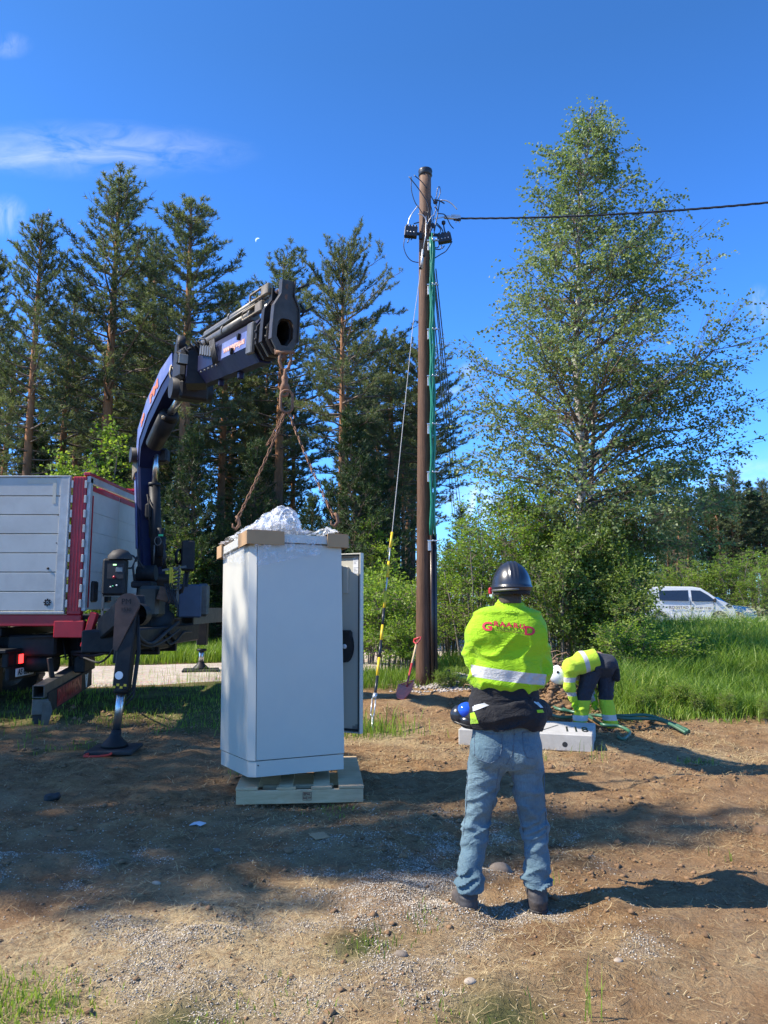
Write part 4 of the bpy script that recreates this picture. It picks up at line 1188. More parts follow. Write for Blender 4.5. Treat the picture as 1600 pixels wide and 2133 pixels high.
# ================================================================== TRUCK WITH LOADER CRANE
M_ALU = simple('white_panel', (0.50, 0.50, 0.46), 0.42, 0.0, var=0.06, scale=3, bump=0.05, dirt=(0.30, 0.29, 0.27), dirt_amt=0.35, dirt_scale=1.6)
M_ALUM = simple('aluminium', (0.46, 0.46, 0.44), 0.45, 0.25, var=0.12, scale=8, bump=0.1, dirt=(0.2, 0.18, 0.16), dirt_amt=0.4)
M_RED = simple('red_paint', (0.42, 0.008, 0.022), 0.38, var=0.15, scale=4, bump=0.05, dirt=(0.12, 0.03, 0.03), dirt_amt=0.4)
M_DARK = simple('black_steel', (0.013, 0.014, 0.016), 0.55, 0.0, var=0.3, scale=6, bump=0.2, dirt=(0.06, 0.05, 0.04), dirt_amt=0.4, spec=0.25)
M_RUBBER = simple('rubber', (0.018, 0.018, 0.019), 0.65, var=0.2, bump=0.1, dirt=(0.08, 0.065, 0.05), dirt_amt=0.4)
M_NAVY = simple('navy_paint', (0.009, 0.013, 0.05), 0.5, 0.0, var=0.2, scale=5, bump=0.1, dirt=(0.016, 0.019, 0.034), dirt_amt=0.3, spec=0.2)
M_BLUEP = simple('sunlit_faded_blue', (0.10, 0.13, 0.32), 0.5, 0.0, var=0.15, scale=7, bump=0.1, dirt=(0.28, 0.3, 0.42), dirt_amt=0.5)  # paler than the navy: sunlight on the crane's left side, put into the paint
M_GREYS = simple('worn_grey_steel', (0.125, 0.12, 0.108), 0.5, 0.45, var=0.3, scale=9, bump=0.25, dirt=(0.2, 0.17, 0.13), dirt_amt=0.4)
M_HEAD = simple('dark_worn_steel', (0.045, 0.045, 0.044), 0.5, 0.3, var=0.3, scale=9, bump=0.25, dirt=(0.13, 0.09, 0.06), dirt_amt=0.5)
M_RUSTY = simple('rusty_steel', (0.14, 0.085, 0.06), 0.75, 0.25, var=0.4, scale=14, bump=0.4, dirt=(0.26, 0.12, 0.05), dirt_amt=0.6)
M_TANST = simple('scuffed_steel', (0.26, 0.215, 0.15), 0.55, 0.5, var=0.3, scale=10, bump=0.3, dirt=(0.08, 0.05, 0.03), dirt_amt=0.5)
M_CHROME = simple('chrome_rod', (0.55, 0.55, 0.54), 0.3, 1.0, var=0.03, bump=0)
M_BROWNP = simple('brown_plate', (0.11, 0.062, 0.045), 0.65, 0.1, var=0.25, scale=6, bump=0.2, dirt=(0.03, 0.025, 0.02), dirt_amt=0.5)
M_YEL = simple('yellow_paint', (0.75, 0.50, 0.02), 0.5, var=0.1, bump=0)
M_ORTXT = simple('orange_lettering', (0.62, 0.17, 0.06), 0.55, var=0.1, bump=0)
M_WHT = simple('white_lettering', (0.78, 0.78, 0.76), 0.5, var=0.05, bump=0)
M_REDTXT = simple('red_board', (0.30, 0.035, 0.035), 0.6, var=0.25, bump=0.1, dirt=(0.08, 0.05, 0.04), dirt_amt=0.7)
def emit(name, col, st):
    t = NT(name); e = t.n('Emission', {'Color': col, 'Strength': st}); t.t.links.new(e.outputs[0], t.out.inputs[0]); return t.m
M_LED = emit('lit_led', (1.0, 0.03, 0.03), 3.0)
M_LENS = simple('red_lens', (0.35, 0.03, 0.02), 0.2, var=0.2, bump=0)

YN = 10.6                      # near side plane of the body
XR = P(169, 1265, YN).x        # rear plane
WB = 2.42                      # width of the body
ZT = P(100, 994, YN).z; ZB = P(100, 1273, YN).z
truck = thing('crane_truck', 'red and white flatbed truck at the left border with a raised dark blue crane', 'truck', (XR - 2.0, YN + WB / 2, 0))
XL = XR - 4.6
# near side drop boards
npl = 7; hp = (ZT - ZB) / npl
bw = P(113, 1265, YN).x
for i in range(npl):
    z0 = ZB + i * hp
    m = MB(); m.box(((XL + bw) / 2, YN + 0.012, z0 + hp / 2), (bw - XL, 0.026, hp - 0.012), bev=0.005)
    m.build('plank', M_ALU, truck)
m = MB(); m.box(((XL + bw) / 2, YN + 0.05, (ZT + ZB) / 2), (bw - XL - 0.01, 0.03, ZT - ZB - 0.01)); m.build('backing_panel', M_ALUM, truck)
x1 = P(135, 1265, YN).x
m = MB(); m.box(((bw + x1) / 2, YN + 0.008, (ZT + ZB) / 2), (x1 - bw - 0.004, 0.04, ZT - ZB), bev=0.004)
m.box((x1 - 0.018, YN - 0.018, (ZT + ZB) / 2), (0.02, 0.016, ZT - ZB - 0.02), bev=0.003)
m.box(((XL + x1) / 2, YN + 0.01, ZT + 0.012), (x1 - XL, 0.05, 0.02), bev=0.004)
m.box(((XL + x1) / 2, YN + 0.01, ZB - 0.02), (x1 - XL, 0.05, 0.034), bev=0.004)
m.build('end_profile', M_ALUM, truck)
for k in range(9):
    z = ZB + (k + 0.5) / 9 * (ZT - ZB)
    for xx in (x1 + 0.022, XR - 0.012):
        m = MB(); m.box((xx, YN - 0.008, z), (0.032, 0.03, 0.11), bev=0.004); m.build('hinge', M_ALUM, truck)
m = MB()
for (xx, zz, r_) in ((P(100, 1184, YN).x, P(100, 1184, YN).z, 0.018), (P(121, 1073, YN).x, P(121, 1073, YN).z, 0.008), (P(118, 1131, YN).x, P(118, 1131, YN).z, 0.008)):
    m.lathe([(r_, 0), (r_ * 0.8, 0.012), (0.001, 0.014)], (xx, YN - 0.001, zz), (0, -1, 0), 10)
m.build('rivet', M_DARK, truck)
# round maker's badge low on the boards
bc = P(99, 1255, YN)
m = MB()
for k in range(8):
    a = k * math.pi / 4
    m.box((bc.x + 0.042 * math.cos(a), YN - 0.004, bc.z + 0.042 * math.sin(a)), (0.022, 0.004, 0.022), Matrix.Rotation(-a, 3, 'Y'))
m.lathe([(0.034, 0), (0.034, 0.004), (0.022, 0.004), (0.022, 0)], (bc.x, YN - 0.002, bc.z), (0, -1, 0), 14, sm=False)
m.box((bc.x, YN - 0.004, bc.z), (0.02, 0.004, 0.02))
m.build('badge', M_DARK, truck)
# masking tape strips at the top corner
M_TAPE = simple('tape', (0.55, 0.52, 0.42), 0.6, var=0.05, bump=0)
ta, tb = P(58, 1003, YN), P(118, 1003, YN)
m = MB(); m.box(((ta.x + tb.x) / 2, YN - 0.003, ta.z), (tb.x - ta.x, 0.002, 0.06)); m.box((tb.x - 0.02, YN - 0.004, ta.z - 0.17), (0.05, 0.002, 0.3)); m.build('tape_strip', M_TAPE, truck)
# red corner post
m = MB()
m.box(((x1 + XR) / 2 + 0.008, YN + 0.06, (ZT + ZB) / 2 - 0.02), (XR - x1 - 0.035, 0.14, ZT - ZB + 0.06), bev=0.012)
for k in range(4): m.box((x1 + 0.05 + k * (XR - x1 - 0.1) / 3, YN - 0.012, (ZT + ZB) / 2), (0.008, 0.01, ZT - ZB), bev=0.002)
m.build('corner_post', M_RED, truck)
m = MB()
m.box(((XL + XR) / 2, YN + 0.05, ZB - 0.13), (XR - XL, 0.1, 0.16), bev=0.01)
m.box((XR - 0.16, YN + 0.05, ZB - 0.25), (0.42, 0.12, 0.24), bev=0.012)
m.box((XR + 0.12, YN + 0.04, ZB - 0.26), (0.10, 0.1, 0.5), Matrix.Rotation(0.25, 3, 'Y'), bev=0.01)
m.build('side_sill', M_RED, truck)
# rear wall: two white doors in a red and aluminium frame
YF = YN + WB
m = MB()
m.box((XR + 0.02, YN + 0.06, (ZT + ZB) / 2), (0.05, 0.09, ZT - ZB), bev=0.006)
m.box((XR + 0.02, YF - 0.03, (ZT + ZB) / 2), (0.05, 0.08, ZT - ZB), bev=0.006)
m.box((XR + 0.02, (YN + YF) / 2, ZT - 0.03), (0.05, WB, 0.1), bev=0.006)
m.build('rear_frame', M_ALUM, truck)
m = MB(); m.box((XR + 0.0, (YN + YF) / 2, ZT + 0.045), (0.1, WB + 0.04, 0.05), bev=0.01); m.build('top_rail', M_RED, truck)
for j in range(2):
    y0 = YN + 0.11 + j * (WB - 0.19) / 2; y1 = y0 + (WB - 0.19) / 2 - 0.012
    dr = MB(); dr.box((XR + 0.015, (y0 + y1) / 2, (ZT + ZB) / 2 - 0.05), (0.04, y1 - y0, ZT - ZB - 0.14), bev=0.006)
    drr = dr.build('rear_door', M_ALU, truck)
    for q in range(1, 6):
        m = MB(); m.box((XR + 0.038, (y0 + y1) / 2, ZB + q * (ZT - ZB - 0.2) / 6), (0.006, y1 - y0 - 0.05, 0.008)); m.build('seam', M_ALUM, drr)
    m = MB(); m.box((XR + 0.041, (y0 + y1) / 2, ZT - 0.15), (0.008, y1 - y0 - 0.04, 0.07)); m.box((XR + 0.041, y0 + 0.03 if j == 0 else y1 - 0.03, (ZT + ZB) / 2 - 0.1), (0.008, 0.03, ZT - ZB - 0.3)); m.build('red_trim', M_RED, drr)
for j in range(2):
    m = MB(); m.box((XR + 0.05, YN + 0.32 + j * 0.55, ZB + 0.28), (0.05, 0.2, 0.3), bev=0.02); m.box((XR + 0.055, YN + 0.32 + j * 0.55, ZB + 0.28), (0.06, 0.05, 0.06), bev=0.01); m.build('door_latch', M_DARK, truck)
# red tarpaulin bunched on the roof
s_ = SDF((XR - 0.9, YF - 1.0, ZT - 0.05), (XR + 0.1, YF + 0.1, ZT + 0.32), 0.03, 0.05)
s_.cap((XR - 0.7, YF - 0.7, ZT + 0.05), (XR - 0.1, YF - 0.1, ZT + 0.09), 0.06, 0.12).disp(lambda x, y, z: 0.04 * (vn3(x * 9, y * 9, z * 9, 3) - 0.5))
me = s_.mesh('tarpaulin'); me.transform(Matrix.Translation(-truck.location)); link('tarpaulin', me, M_RED, truck)
# chassis, axle, wheels, mudguard
m = MB()
for yy in (YN + 0.75, YF - 0.75): m.bar((XL - 3, yy, 1.02), (XR + 0.9, yy, 1.02), 0.09, 0.26, bev=0.01)
for xx in (XR - 0.2, XR - 1.2, XR - 2.2): m.bar((xx, YN + 0.1, 1.24), (xx, YF - 0.1, 1.24), 0.1, 0.12, bev=0.01)
m.box(((XL + XR) / 2, (YN + YF) / 2, ZB - 0.09), (XR - XL, WB - 0.15, 0.06))
m.build('chassis', M_DARK, truck)
def wheel(cx, y, cz, R_=0.5, W_=0.3):
    m = MB(); m.lathe([(R_ * 0.58, -W_ / 2), (R_ * 0.93, -W_ / 2), (R_, -W_ * 0.38), (R_, W_ * 0.38), (R_ * 0.93, W_ / 2), (R_ * 0.58, W_ / 2)], (cx, y, cz), (0, 1, 0), 28)
    for k in range(28):
        a = k * 2 * math.pi / 28; m.box((cx + math.cos(a) * R_, y, cz + math.sin(a) * R_), (0.05, W_ * 0.8, 0.018), Matrix.Rotation(-a + math.pi / 2, 3, 'Y'))
    tyre = m.build('wheel', M_RUBBER, truck)
    m = MB(); m.lathe([(R_ * 0.58, -W_ / 2 + 0.01), (R_ * 0.5, -W_ / 2 + 0.05), (R_ * 0.2, -W_ / 2 + 0.02), (0.001, -W_ / 2 - 0.03)], (cx, y, cz), (0, 1, 0), 20)
    m.build('rim', M_GREYS, tyre)
for xx in (XR - 1.95, XR - 3.3):
    wheel(xx, YN + 0.28, 0.58); wheel(xx, YF - 0.28, 0.58)
m = MB()
pr = [(math.cos(a) * 0.62, math.sin(a) * 0.62) for a in np.linspace(0.0, math.pi, 13)] + [(math.cos(a) * 0.58, math.sin(a) * 0.58) for a in np.linspace(math.pi, 0.0, 13)]
for xx in (XR - 1.95, XR - 3.3): m.prism(pr, (xx, YN + 0.08, 0.6), (1, 0, 0), (0, 0, 1), (0, 0.4, 0))
m.box((XR - 1.3, YN + 0.3, 0.62), (0.02, 0.42, 0.5), bev=0.005)
m.build('mudguard', M_DARK, truck)
m = MB()
m.box((XR - 0.75, YN + 0.42, 1.05), (0.7, 0.5, 0.3), bev=0.03); m.tube([(XR - 1.1, YN + 0.35, 0.8), (XR - 0.45, YN + 0.35, 0.8)], 0.13, 14)
m.box((XR - 0.35, YN + 1.0, 0.85), (0.3, 0.3, 0.4), bev=0.02); m.bar((XR - 0.9, YN + 0.1, 1.17), (XR + 0.1, YN + 0.14, 1.2), 0.03, 0.02)
m.box((XR - 0.45, YN + 0.25, 1.0), (0.05, 0.02, 0.14)); m.box((XR - 0.15, YN + 0.5, 0.8), (0.16, 0.2, 0.3), bev=0.02)
for k in range(5): m.tube([(XR - 1.0 + k * .2, YN + 0.2 + 0.06 * k, 1.15), (XR - 0.9 + k * .2, YN + 0.3, 0.85), (XR - 0.6 + k * .15, YN + 0.45, 0.9)], 0.014, 6)
m.build('underbody_equipment', M_DARK, truck)
for (px, py, yy, sc_) in ((91, 1374, 11.4, 1), (69, 1330, 11.2, 1)):
    q = P(px, py, yy); m = MB(); m.box(q, (0.04, 0.1, 0.14), Matrix.Rotation(0.2, 3, 'Y'), bev=0.01); m.build('air_tank_label', M_TAPE, truck)
# tail lamp cluster and number plate on a dark carrier, facing rear
X5 = P(30, 1370, 10.55).x
LY0, LY1 = 10.55, 11.25; Lz = P(50, 1370, 10.9).z
m = MB(); m.box((X5 - 0.06, (LY0 + LY1) / 2 - 0.05, Lz + 0.0), (0.09, LY1 - LY0 + 0.2, 0.22), bev=0.015); m.box((X5 - 0.06, (LY0 + LY1) / 2, Lz - 0.19), (0.06, LY1 - LY0 + 0.12, 0.2), bev=0.01)
m.box((X5 - 0.75, (LY0 + LY1) / 2 - 0.15, Lz + 0.12), (1.5, 0.9, 0.05), bev=0.01); m.build('lamp_carrier', M_DARK, truck)
lm = MB(); lm.box((X5 + 0.0, (LY0 + LY1) / 2, Lz), (0.04, 0.56, 0.15), bev=0.012); lamp = lm.build('tail_lamp', M_LENS, truck)
m = MB(); m.box((X5 + 0.023, LY0 + 0.15, Lz), (0.012, 0.12, 0.125), bev=0.004); m.build('lit_led_strip', M_LED, lamp)
m = MB(); m.box((X5 + 0.022, LY0 + 0.45, Lz), (0.008, 0.1, 0.08), bev=0.003); m.build('reflector', M_ORTXT, lamp)
pl = MB(); pl.box((X5 - 0.01, (LY0 + LY1) / 2, Lz - 0.19), (0.02, 0.52, 0.115), bev=0.004); plate = pl.build('number_plate', M_WHT, truck)
put_text('plate_number', 'AS 62840', 0.115, M_DARK, (X5 + 0.004, (LY0 + LY1) / 2, Lz - 0.19), (0, 1, 0), (0, 0, 1), plate, 0.001, 0.002)
# underrun bar on its carrier, with the torn red lettering
a = P(80, 1440, 10.1) ; b = P(188, 1383, 12.2)
a.x = (a.x + b.x) / 2 - 0.02; b.x = a.x + 0.04; a = P(80, 1441, abs(a.x / ((80 - 800) / F)) * 0.985); b = P(188, 1381, 12.1)
dr_ = (b - a).normalized(); sd_ = Vector((dr_.y, -dr_.x, 0)).normalized(); up_ = sd_.cross(dr_)
m = MB()
for (o1, o2, w1, h1) in ((0, 0.075, 0.14, 0.014), (0, -0.075, 0.14, 0.014), (0.07, 0, 0.014, 0.16), (-0.07, 0, 0.014, 0.16)):
    m.bar(a + sd_ * o1 + up_ * o2, b + sd_ * o1 + up_ * o2, w1, h1, up_, bev=0.003)
ub = m.build('underrun_bar', M_GREYS, truck)
brd = MB(); brd.bar(a + dr_ * 0.1 + sd_ * 0.085 - up_ * 0.17, b - dr_ * 0.22 + sd_ * 0.085 - up_ * 0.17, 0.02, 0.27, up_, bev=0.004)
board = brd.build('rubber_board', M_RUBBER, truck)
rdb = MB(); rdb.bar(a + dr_ * 0.42 + sd_ * 0.098 - up_ * 0.17, a + dr_ * 1.45 + sd_ * 0.098 - up_ * 0.17, 0.004, 0.24, up_); rdb.build('red_field', M_REDTXT, board)
put_text('board_lettering', 'DAMMEN', 0.27, M_RED, a + dr_ * 0.92 + sd_ * 0.102 - up_ * 0.17, dr_, up_, board, 0.001, 0.004, 0.9)
def vlogo(name, c, s, par, mat=M_WHT):
    m = MB()
    m.prism([(-0.5, 0.6), (-0.2, 0.6), (0.0, -0.35), (0.2, 0.6), (0.5, 0.6), (0.14, -0.75), (-0.14, -0.75)], c, dr_ * s, up_ * s, sd_ * 0.003)
    m.ring([(0.2 * math.cos(k * .785), 0.35 + 0.22 * math.sin(k * .785)) for k in range(8)], [(0.1 * math.cos(k * .785), 0.35 + 0.11 * math.sin(k * .785)) for k in range(8)], c + sd_ * 0.004, dr_ * s, up_ * s, sd_ * 0.003)
    return m.build(name, mat, par)
vlogo('emblem', b - dr_ * 0.5 + sd_ * 0.098 - up_ * 0.17, 0.15, board)
m = MB(); m.box(a + dr_ * 0.02 - up_ * 0.2 + sd_ * 0.02, (0.2, 0.015, 0.2), Matrix.Rotation(0.3, 3, 'Z'), bev=0.01); m.prism([(-0.03, 0.1), (0.06, 0.1), (0.09, -0.02), (0.02, -0.28), (-0.05, -0.2)], a + dr_ * -0.02 - up_ * 0.22 + sd_ * 0.1, (1, 0.1, 0), up_, (0, -0.008, 0)); m.build('end_flap', M_GREYS, truck)
fl = MB(); fl.box(a - up_ * 0.36 + dr_ * 0.05 + sd_ * 0.02, (0.2, 0.015, 0.26), Matrix.Rotation(0.3, 3, 'Z')); fl.build('mud_flap', M_RUBBER, truck)
for tt in (0.55, 1.5):
    m = MB(); m.bar(a + dr_ * tt + up_ * 0.08 - sd_ * 0.02, a + dr_ * tt + up_ * 0.35 - sd_ * 0.06, 0.08, 0.06, bev=0.008); m.build('bar_bracket', M_DARK, truck)

# ------------------------------------------------------------------ crane foot
CX, CY = P(318, 1250, 11.75).x, 11.75
base = MB()
base.bar((CX + 0.12, 9.35, 1.17), (CX + 0.16, 13.1, 1.17), 0.5, 0.28, bev=0.02)
base.bar((CX - 0.15, 10.4, 1.3), (CX - 0.1, 13.3, 1.3), 0.4, 0.2, bev=0.02)
base.bar((XR + 0.02, CY, 1.1), (CX + 0.2, CY, 1.1), 1.1, 0.3, bev=0.02)
base.lathe([(0.34, 0), (0.34, 0.18), (0.26, 0.24), (0.24, 0.65), (0.28, 0.68), (0.28, 0.8), (0.001, 0.8)], (CX, CY, 1.3), n=24)
crane = base.build('crane', M_DARK, truck)
def cpart(name, mb_, mat): return mb_.build(name, mat, crane)
def pbox(px, py, Y, w_, d_, h_, rz=0.0, bev=0.015):
    m = MB(); m.box(P(px, py, Y), (w_, d_, h_), Matrix.Rotation(rz, 3, 'Z'), bev); return m
# control stand
cpart('control_box', pbox(240, 1202, 10.2, 0.30, 0.22, 0.50, 0.1, 0.03), M_DARK)
c0 = P(240, 1202, 10.08)
m = MB(); m.box(c0 + Vector((0.0, 0, 0.08)), (0.22, 0.01, 0.2)); m.lathe([(0.16, 0), (0.16, 0.05), (0.1, 0.12), (0.001, 0.15)], c0 + Vector((0.02, 0.1, 0.24)), n=14); cpart('control_panel', m, M_RUBBER)
for (dx, dz, r_, mt_) in ((-0.01, 0.0, 0.018, M_RED), (-0.05, -0.13, 0.01, M_WHT), (0.03, -0.11, 0.01, M_WHT), (-0.02, -0.12, 0.009, simple('green_button', (0.05, 0.5, 0.2), 0.4, bump=0))):
    m = MB(); m.lathe([(r_, 0), (r_, 0.015), (0.001, 0.018)], c0 + Vector((dx, -0.005, dz)), (0, -1, 0), 10); cpart('button', m, mt_)
m = MB(); m.box(c0 + Vector((0.05, -0.006, 0.1)), (0.09, 0.006, 0.06), bev=0.003); cpart('display', m, simple('display_glass', (0.16, 0.17, 0.19), 0.15, bump=0))
m = MB(); m.box(c0 + Vector((-0.01, -0.006, 0.165)), (0.045, 0.006, 0.018)); cpart('indicator_light', m, emit('indicator', (0.5, 1.0, 0.5), 1.2))
m = MB()
q0 = P(222, 1262, 10.15)
for s1 in (0, 0.27): m.bar(q0 + Vector((s1 - 0.05, 0, -0.3)), q0 + Vector((s1 - 0.05, 0, 0.15)), 0.03, 0.03)
for s1 in (-0.3, -0.05, 0.14): m.bar(q0 + Vector((-0.05, 0, s1)), q0 + Vector((0.22, 0, s1)), 0.03, 0.03)
cpart('step_frame', m, M_GREYS)
# tanks, boxes and valve bank round the column
cpart('oil_tank', pbox(316, 1253, 11.2, 0.32, 0.4, 0.46, 0.0, 0.05), simple('olive_tank', (0.06, 0.058, 0.045), 0.45, 0.1, dirt=(0.03, 0.03, 0.03)))
cpart('tool_box', pbox(394, 1252, 12.1, 0.36, 0.5, 0.52, 0.3, 0.02), simple('slate_paint', (0.05, 0.075, 0.12), 0.45, 0.1, bump=0.1))
cpart('battery_box', pbox(423, 1250, 12.6, 0.20, 0.4, 0.54, 0.2, 0.04), M_GREYS)
m = MB(); m.box(P(349, 1240, 11.0), (0.26, 0.12, 0.2), Matrix.Rotation(0.3, 3, 'Y'), 0.015); cpart('rusty_valve_block', m, M_RUSTY)
m = MB(); m.box(P(357, 1203, 11.0), (0.04, 0.1, 0.3), None, 0.01); cpart('yellow_lever_plate', m, M_YEL)
m = MB()
for k in range(6): m.tube([P(362, 1190 + k * 8, 10.95), P(371, 1187 + k * 8, 10.85)], 0.014, 6); m.tube([P(371, 1187 + k * 8, 10.85), P(374, 1178 + k * 8, 10.8)], [0.006, 0.012], 6)
m.bar(P(338, 1188, 11), P(388, 1180, 11), 0.02, 0.03); m.bar(P(374, 1185, 10.9), P(369, 1260, 10.9), 0.03, 0.03)
cpart('control_lever', m, M_GREYS)
m = MB(); m.box(P(392, 1158, 11.6), (0.20, 0.3, 0.46), Matrix.Rotation(0.25, 3, 'Z'), 0.02); m.bar(P(390, 1190, 11.7), P(386, 1222, 11.7), 0.06, 0.06); m.lathe([(0.13, 0), (0.13, 0.05), (0.1, 0.06)], P(378, 1160, 11.5), (-1, 0.2, 0), 16); cpart('oil_cooler', m, M_DARK)
m = MB(); m.tube([P(288, 1195, 11.3), P(325, 1193, 11.3)], 0.12, 14); m.box(P(300, 1218, 11.2), (0.3, 0.3, 0.1), bev=0.02); cpart('slewing_gear', m, M_DARK)
m = MB(); m.tube([P(270, 1170, 11.2) + Vector((0.1 * math.cos(k), 0, 0.1 * math.sin(k))) for k in np.linspace(0, 5.5, 12)], 0.015, 6); m.tube([P(300, 1185, 11.1), P(284, 1160, 11.1), P(277, 1180, 11.0), P(280, 1210, 11.0)], 0.016, 6)
for k in range(5): m.tube([P(343 + k * 4, 1215, 10.95), P(352 + k * 5, 1250 + 5 * k, 10.85), P(345 + k * 6, 1262 - k * 3, 10.9)], 0.011, 6)
for k in range(4): m.tube([P(370, 1200 + k * 6, 10.9), P(384, 1195 + k * 9, 10.8), P(380, 1225 + k * 3, 10.9), P(366, 1240, 10.95)], 0.01, 6)
cpart('hose_bundle', m, M_RUBBER)
# hoses under the beam
for pts, r_ in (([(285, 1320, 9.4), (225, 1343, 10.0), (190, 1356, 10.5), (150, 1358, 11)], 0.022), ([(288, 1326, 9.4), (240, 1352, 9.9), (195, 1366, 10.6), (150, 1362, 11)], 0.02), ([(244, 1338, 9), (236, 1352, 9.1), (225, 1368, 9.4), (206, 1380, 10), (180, 1372, 10.5), (165, 1366, 11)], 0.014),
                ([(284, 1316, 9.6), (296, 1334, 9.8), (318, 1340, 10.4), (345, 1318, 11), (372, 1296, 11.6)], 0.026), ([(280, 1318, 9.6), (292, 1340, 9.8), (318, 1346, 10.4), (350, 1330, 11), (375, 1310, 11.6)], 0.016),
                ([(338, 1318, 11), (352, 1342, 11.3), (368, 1334, 11.6), (382, 1318, 12), (398, 1316, 12.6)], 0.018), ([(350, 1318, 11.2), (362, 1330, 11.5), (360, 1336, 11.6), (345, 1325, 11.6)], 0.024), ([(377, 1314, 12), (380, 1326, 12.2), (378, 1338, 12.2)], 0.012)):
    P4 = [P(*p) for p in pts]; cv = []
    for i in range(len(P4) - 1):
        p0 = P4[max(i - 1, 0)]; p3 = P4[min(i + 2, len(P4) - 1)]
        for k in range(5):
            t = k / 5; a_, b_ = P4[i], P4[i + 1]
            cv.append(0.5 * ((2 * a_) + (b_ - p0) * t + (2 * p0 - 5 * a_ + 4 * b_ - p3) * t * t + (-p0 + 3 * a_ - 3 * b_ + p3) * t ** 3))
    cv.append(P4[-1]); m = MB(); m.tube(cv, r_, 7); cpart('hose', m, M_RUBBER)
# near outrigger
def outrigger(top, foot, wd, near):
    d = (foot - top); L = d.length; d.normalize(); s = Vector((1, 0, 0)); s = (s - d * s.dot(d)).normalized(); f = s.cross(d)
    m = MB(); m.bar(top, top + d * L * (0.60 if near else 0.5), wd, wd * 0.9, f, bev=0.012); m.bar(top + d * L * 0.05 - s * wd * 0.62, top + d * L * 0.42 - s * wd * 0.62, wd * 0.25, wd * 0.5, f, bev=0.008)
    leg = m.build('outrigger', M_DARK, truck)
    m = MB(); m.tube([top + d * L * 0.58, top + d * L * 0.9], wd * 0.27, 16); m.build('piston_rod', M_CHROME, leg)
    m = MB(); m.tube([top + d * L * 0.58, top + d * L * 0.63], wd * 0.48, 14); m.build('gland', M_DARK, leg)
    m = MB(); m.tube([top + d * L * 0.88, top + d * L * 0.95], wd * 0.32, 14); m.build('ankle', M_DARK, leg)
    m = MB(); m.lathe([(wd * 0.3, 0.14), (wd * 0.4, 0.10), (wd * 0.80, 0.03), (wd * 0.86, 0.0), (0.001, 0)], foot + Vector((0, 0, 0.01)), n=20); m.build('foot', M_DARK, leg)
    return leg, d, s, f, L
NF = G(238, 1566); NF.z += 0.05
NT_ = P(275, 1262, NF.y + 0.12)
leg, d_, s_v, f_v, L_ = outrigger(NT_, NF, 0.17, True)
q = NT_ + d_ * L_ * 0.605
for i in range(4):
    m = MB(); m.bar(q + s_v * (-0.06 + 0.04 * i) - f_v * 0.0775 * 1.06 - d_ * (0.02 + 0.025 * (i % 2)), q + s_v * (-0.06 + 0.04 * i) - f_v * 0.0775 * 1.06 - d_ * (0.045 + 0.025 * (i % 2)), 0.03, 0.006, -f_v); m.build('hazard_check', M_YEL, leg)
m = MB(); m.lathe([(0.045, 0), (0.045, 0.006), (0.001, 0.006)], q - d_ * 0.16 - s_v * 0.02 + f_v * -0.08, -f_v, 18, sm=False); m.build('round_sticker', M_WHT, leg)
tp_ = P(262, 1285, NF.y + 0.0)
m = MB(); poly = [(0.135 * math.cos(a) , 0.135 * math.sin(a) + 0.13) for a in np.linspace(-0.25, math.pi + 0.25, 16)] + [(-0.11, -0.36), (-0.06, -0.38)]
m.prism(poly, tp_, (1, 0, 0), (0.06, 0, 1), (0, 0.05, 0)); tdp = m.build('swivel_plate', M_BROWNP, leg)
put_text('plate_lettering', 'PM', 0.09, M_DARK, tp_ + Vector((0, -0.002, 0.17)), (1, 0, 0), (0, 0, 1), tdp, 0.001)
put_text('plate_small_lettering', '1530', 0.06, M_DARK, tp_ + Vector((0, -0.002, 0.08)), (1, 0, 0), (0, 0, 1), tdp, 0.001)
m = MB(); m.bar((CX + 0.15, 9.5, 1.32), NT_ + Vector((0, 0.12, 0.0)), 0.26, 0.28, bev=0.02); m.lathe([(0.13, 0), (0.13, 0.2), (0.001, 0.2)], NT_ + Vector((0.05, -0.02, -0.1)), (0, 1, 0), 16); cpart('outrigger_beam', m, M_DARK)
for k in range(3):
    m = MB(); o = s_v * (0.12 + 0.012 * k); m.tube([NT_ + o * 0.6 + d_ * 0.1, NT_ + o + d_ * 0.5 + f_v * 0.02, NT_ + o + d_ * (0.9 + 0.05 * k), NT_ + s_v * 0.07 + d_ * (1.0 + 0.05 * k)], 0.011, 6); m.build('hydraulic_line', M_RUBBER, leg)
# far outrigger and its open box beam
FF = G(418, 1401); FF.z += 0.06; FT = P(424, 1292, FF.y)
outrigger(FT, FF, 0.19, False)
ba = P(390, 1284, 12.7); bb = Vector((ba.x - 0.03, FF.y + 0.15, ba.z)); 
m = MB(); sd3 = Vector((1, 0, 0))
for (o1, o2, w1, h1) in ((0, 0.125, 0.22, 0.02), (0, -0.125, 0.22, 0.02), (0.1, 0, 0.02, 0.26), (-0.1, 0, 0.02, 0.26)):
    m.bar(ba + sd3 * o1 + Vector((0, 0, o2)), bb + sd3 * o1 + Vector((0, 0, o2)), w1, h1)
m.box(ba + Vector((0, 0.25, 0)), (0.19, 0.02, 0.23)); cpart('far_box_beam', m, M_GREYS)

# ------------------------------------------------------------------ column, lower boom, outer boom
# crane plane runs from column towards the hook
TIP = P(594, 692, 6.95); ELB = P(398, 782, 9.75)
hd = Vector((TIP.x - CX, TIP.y - CY, 0)).normalized(); sl = Vector((-hd.y, hd.x, 0))
if sl.x > 0: sl = -sl            # sl points to the lit left side
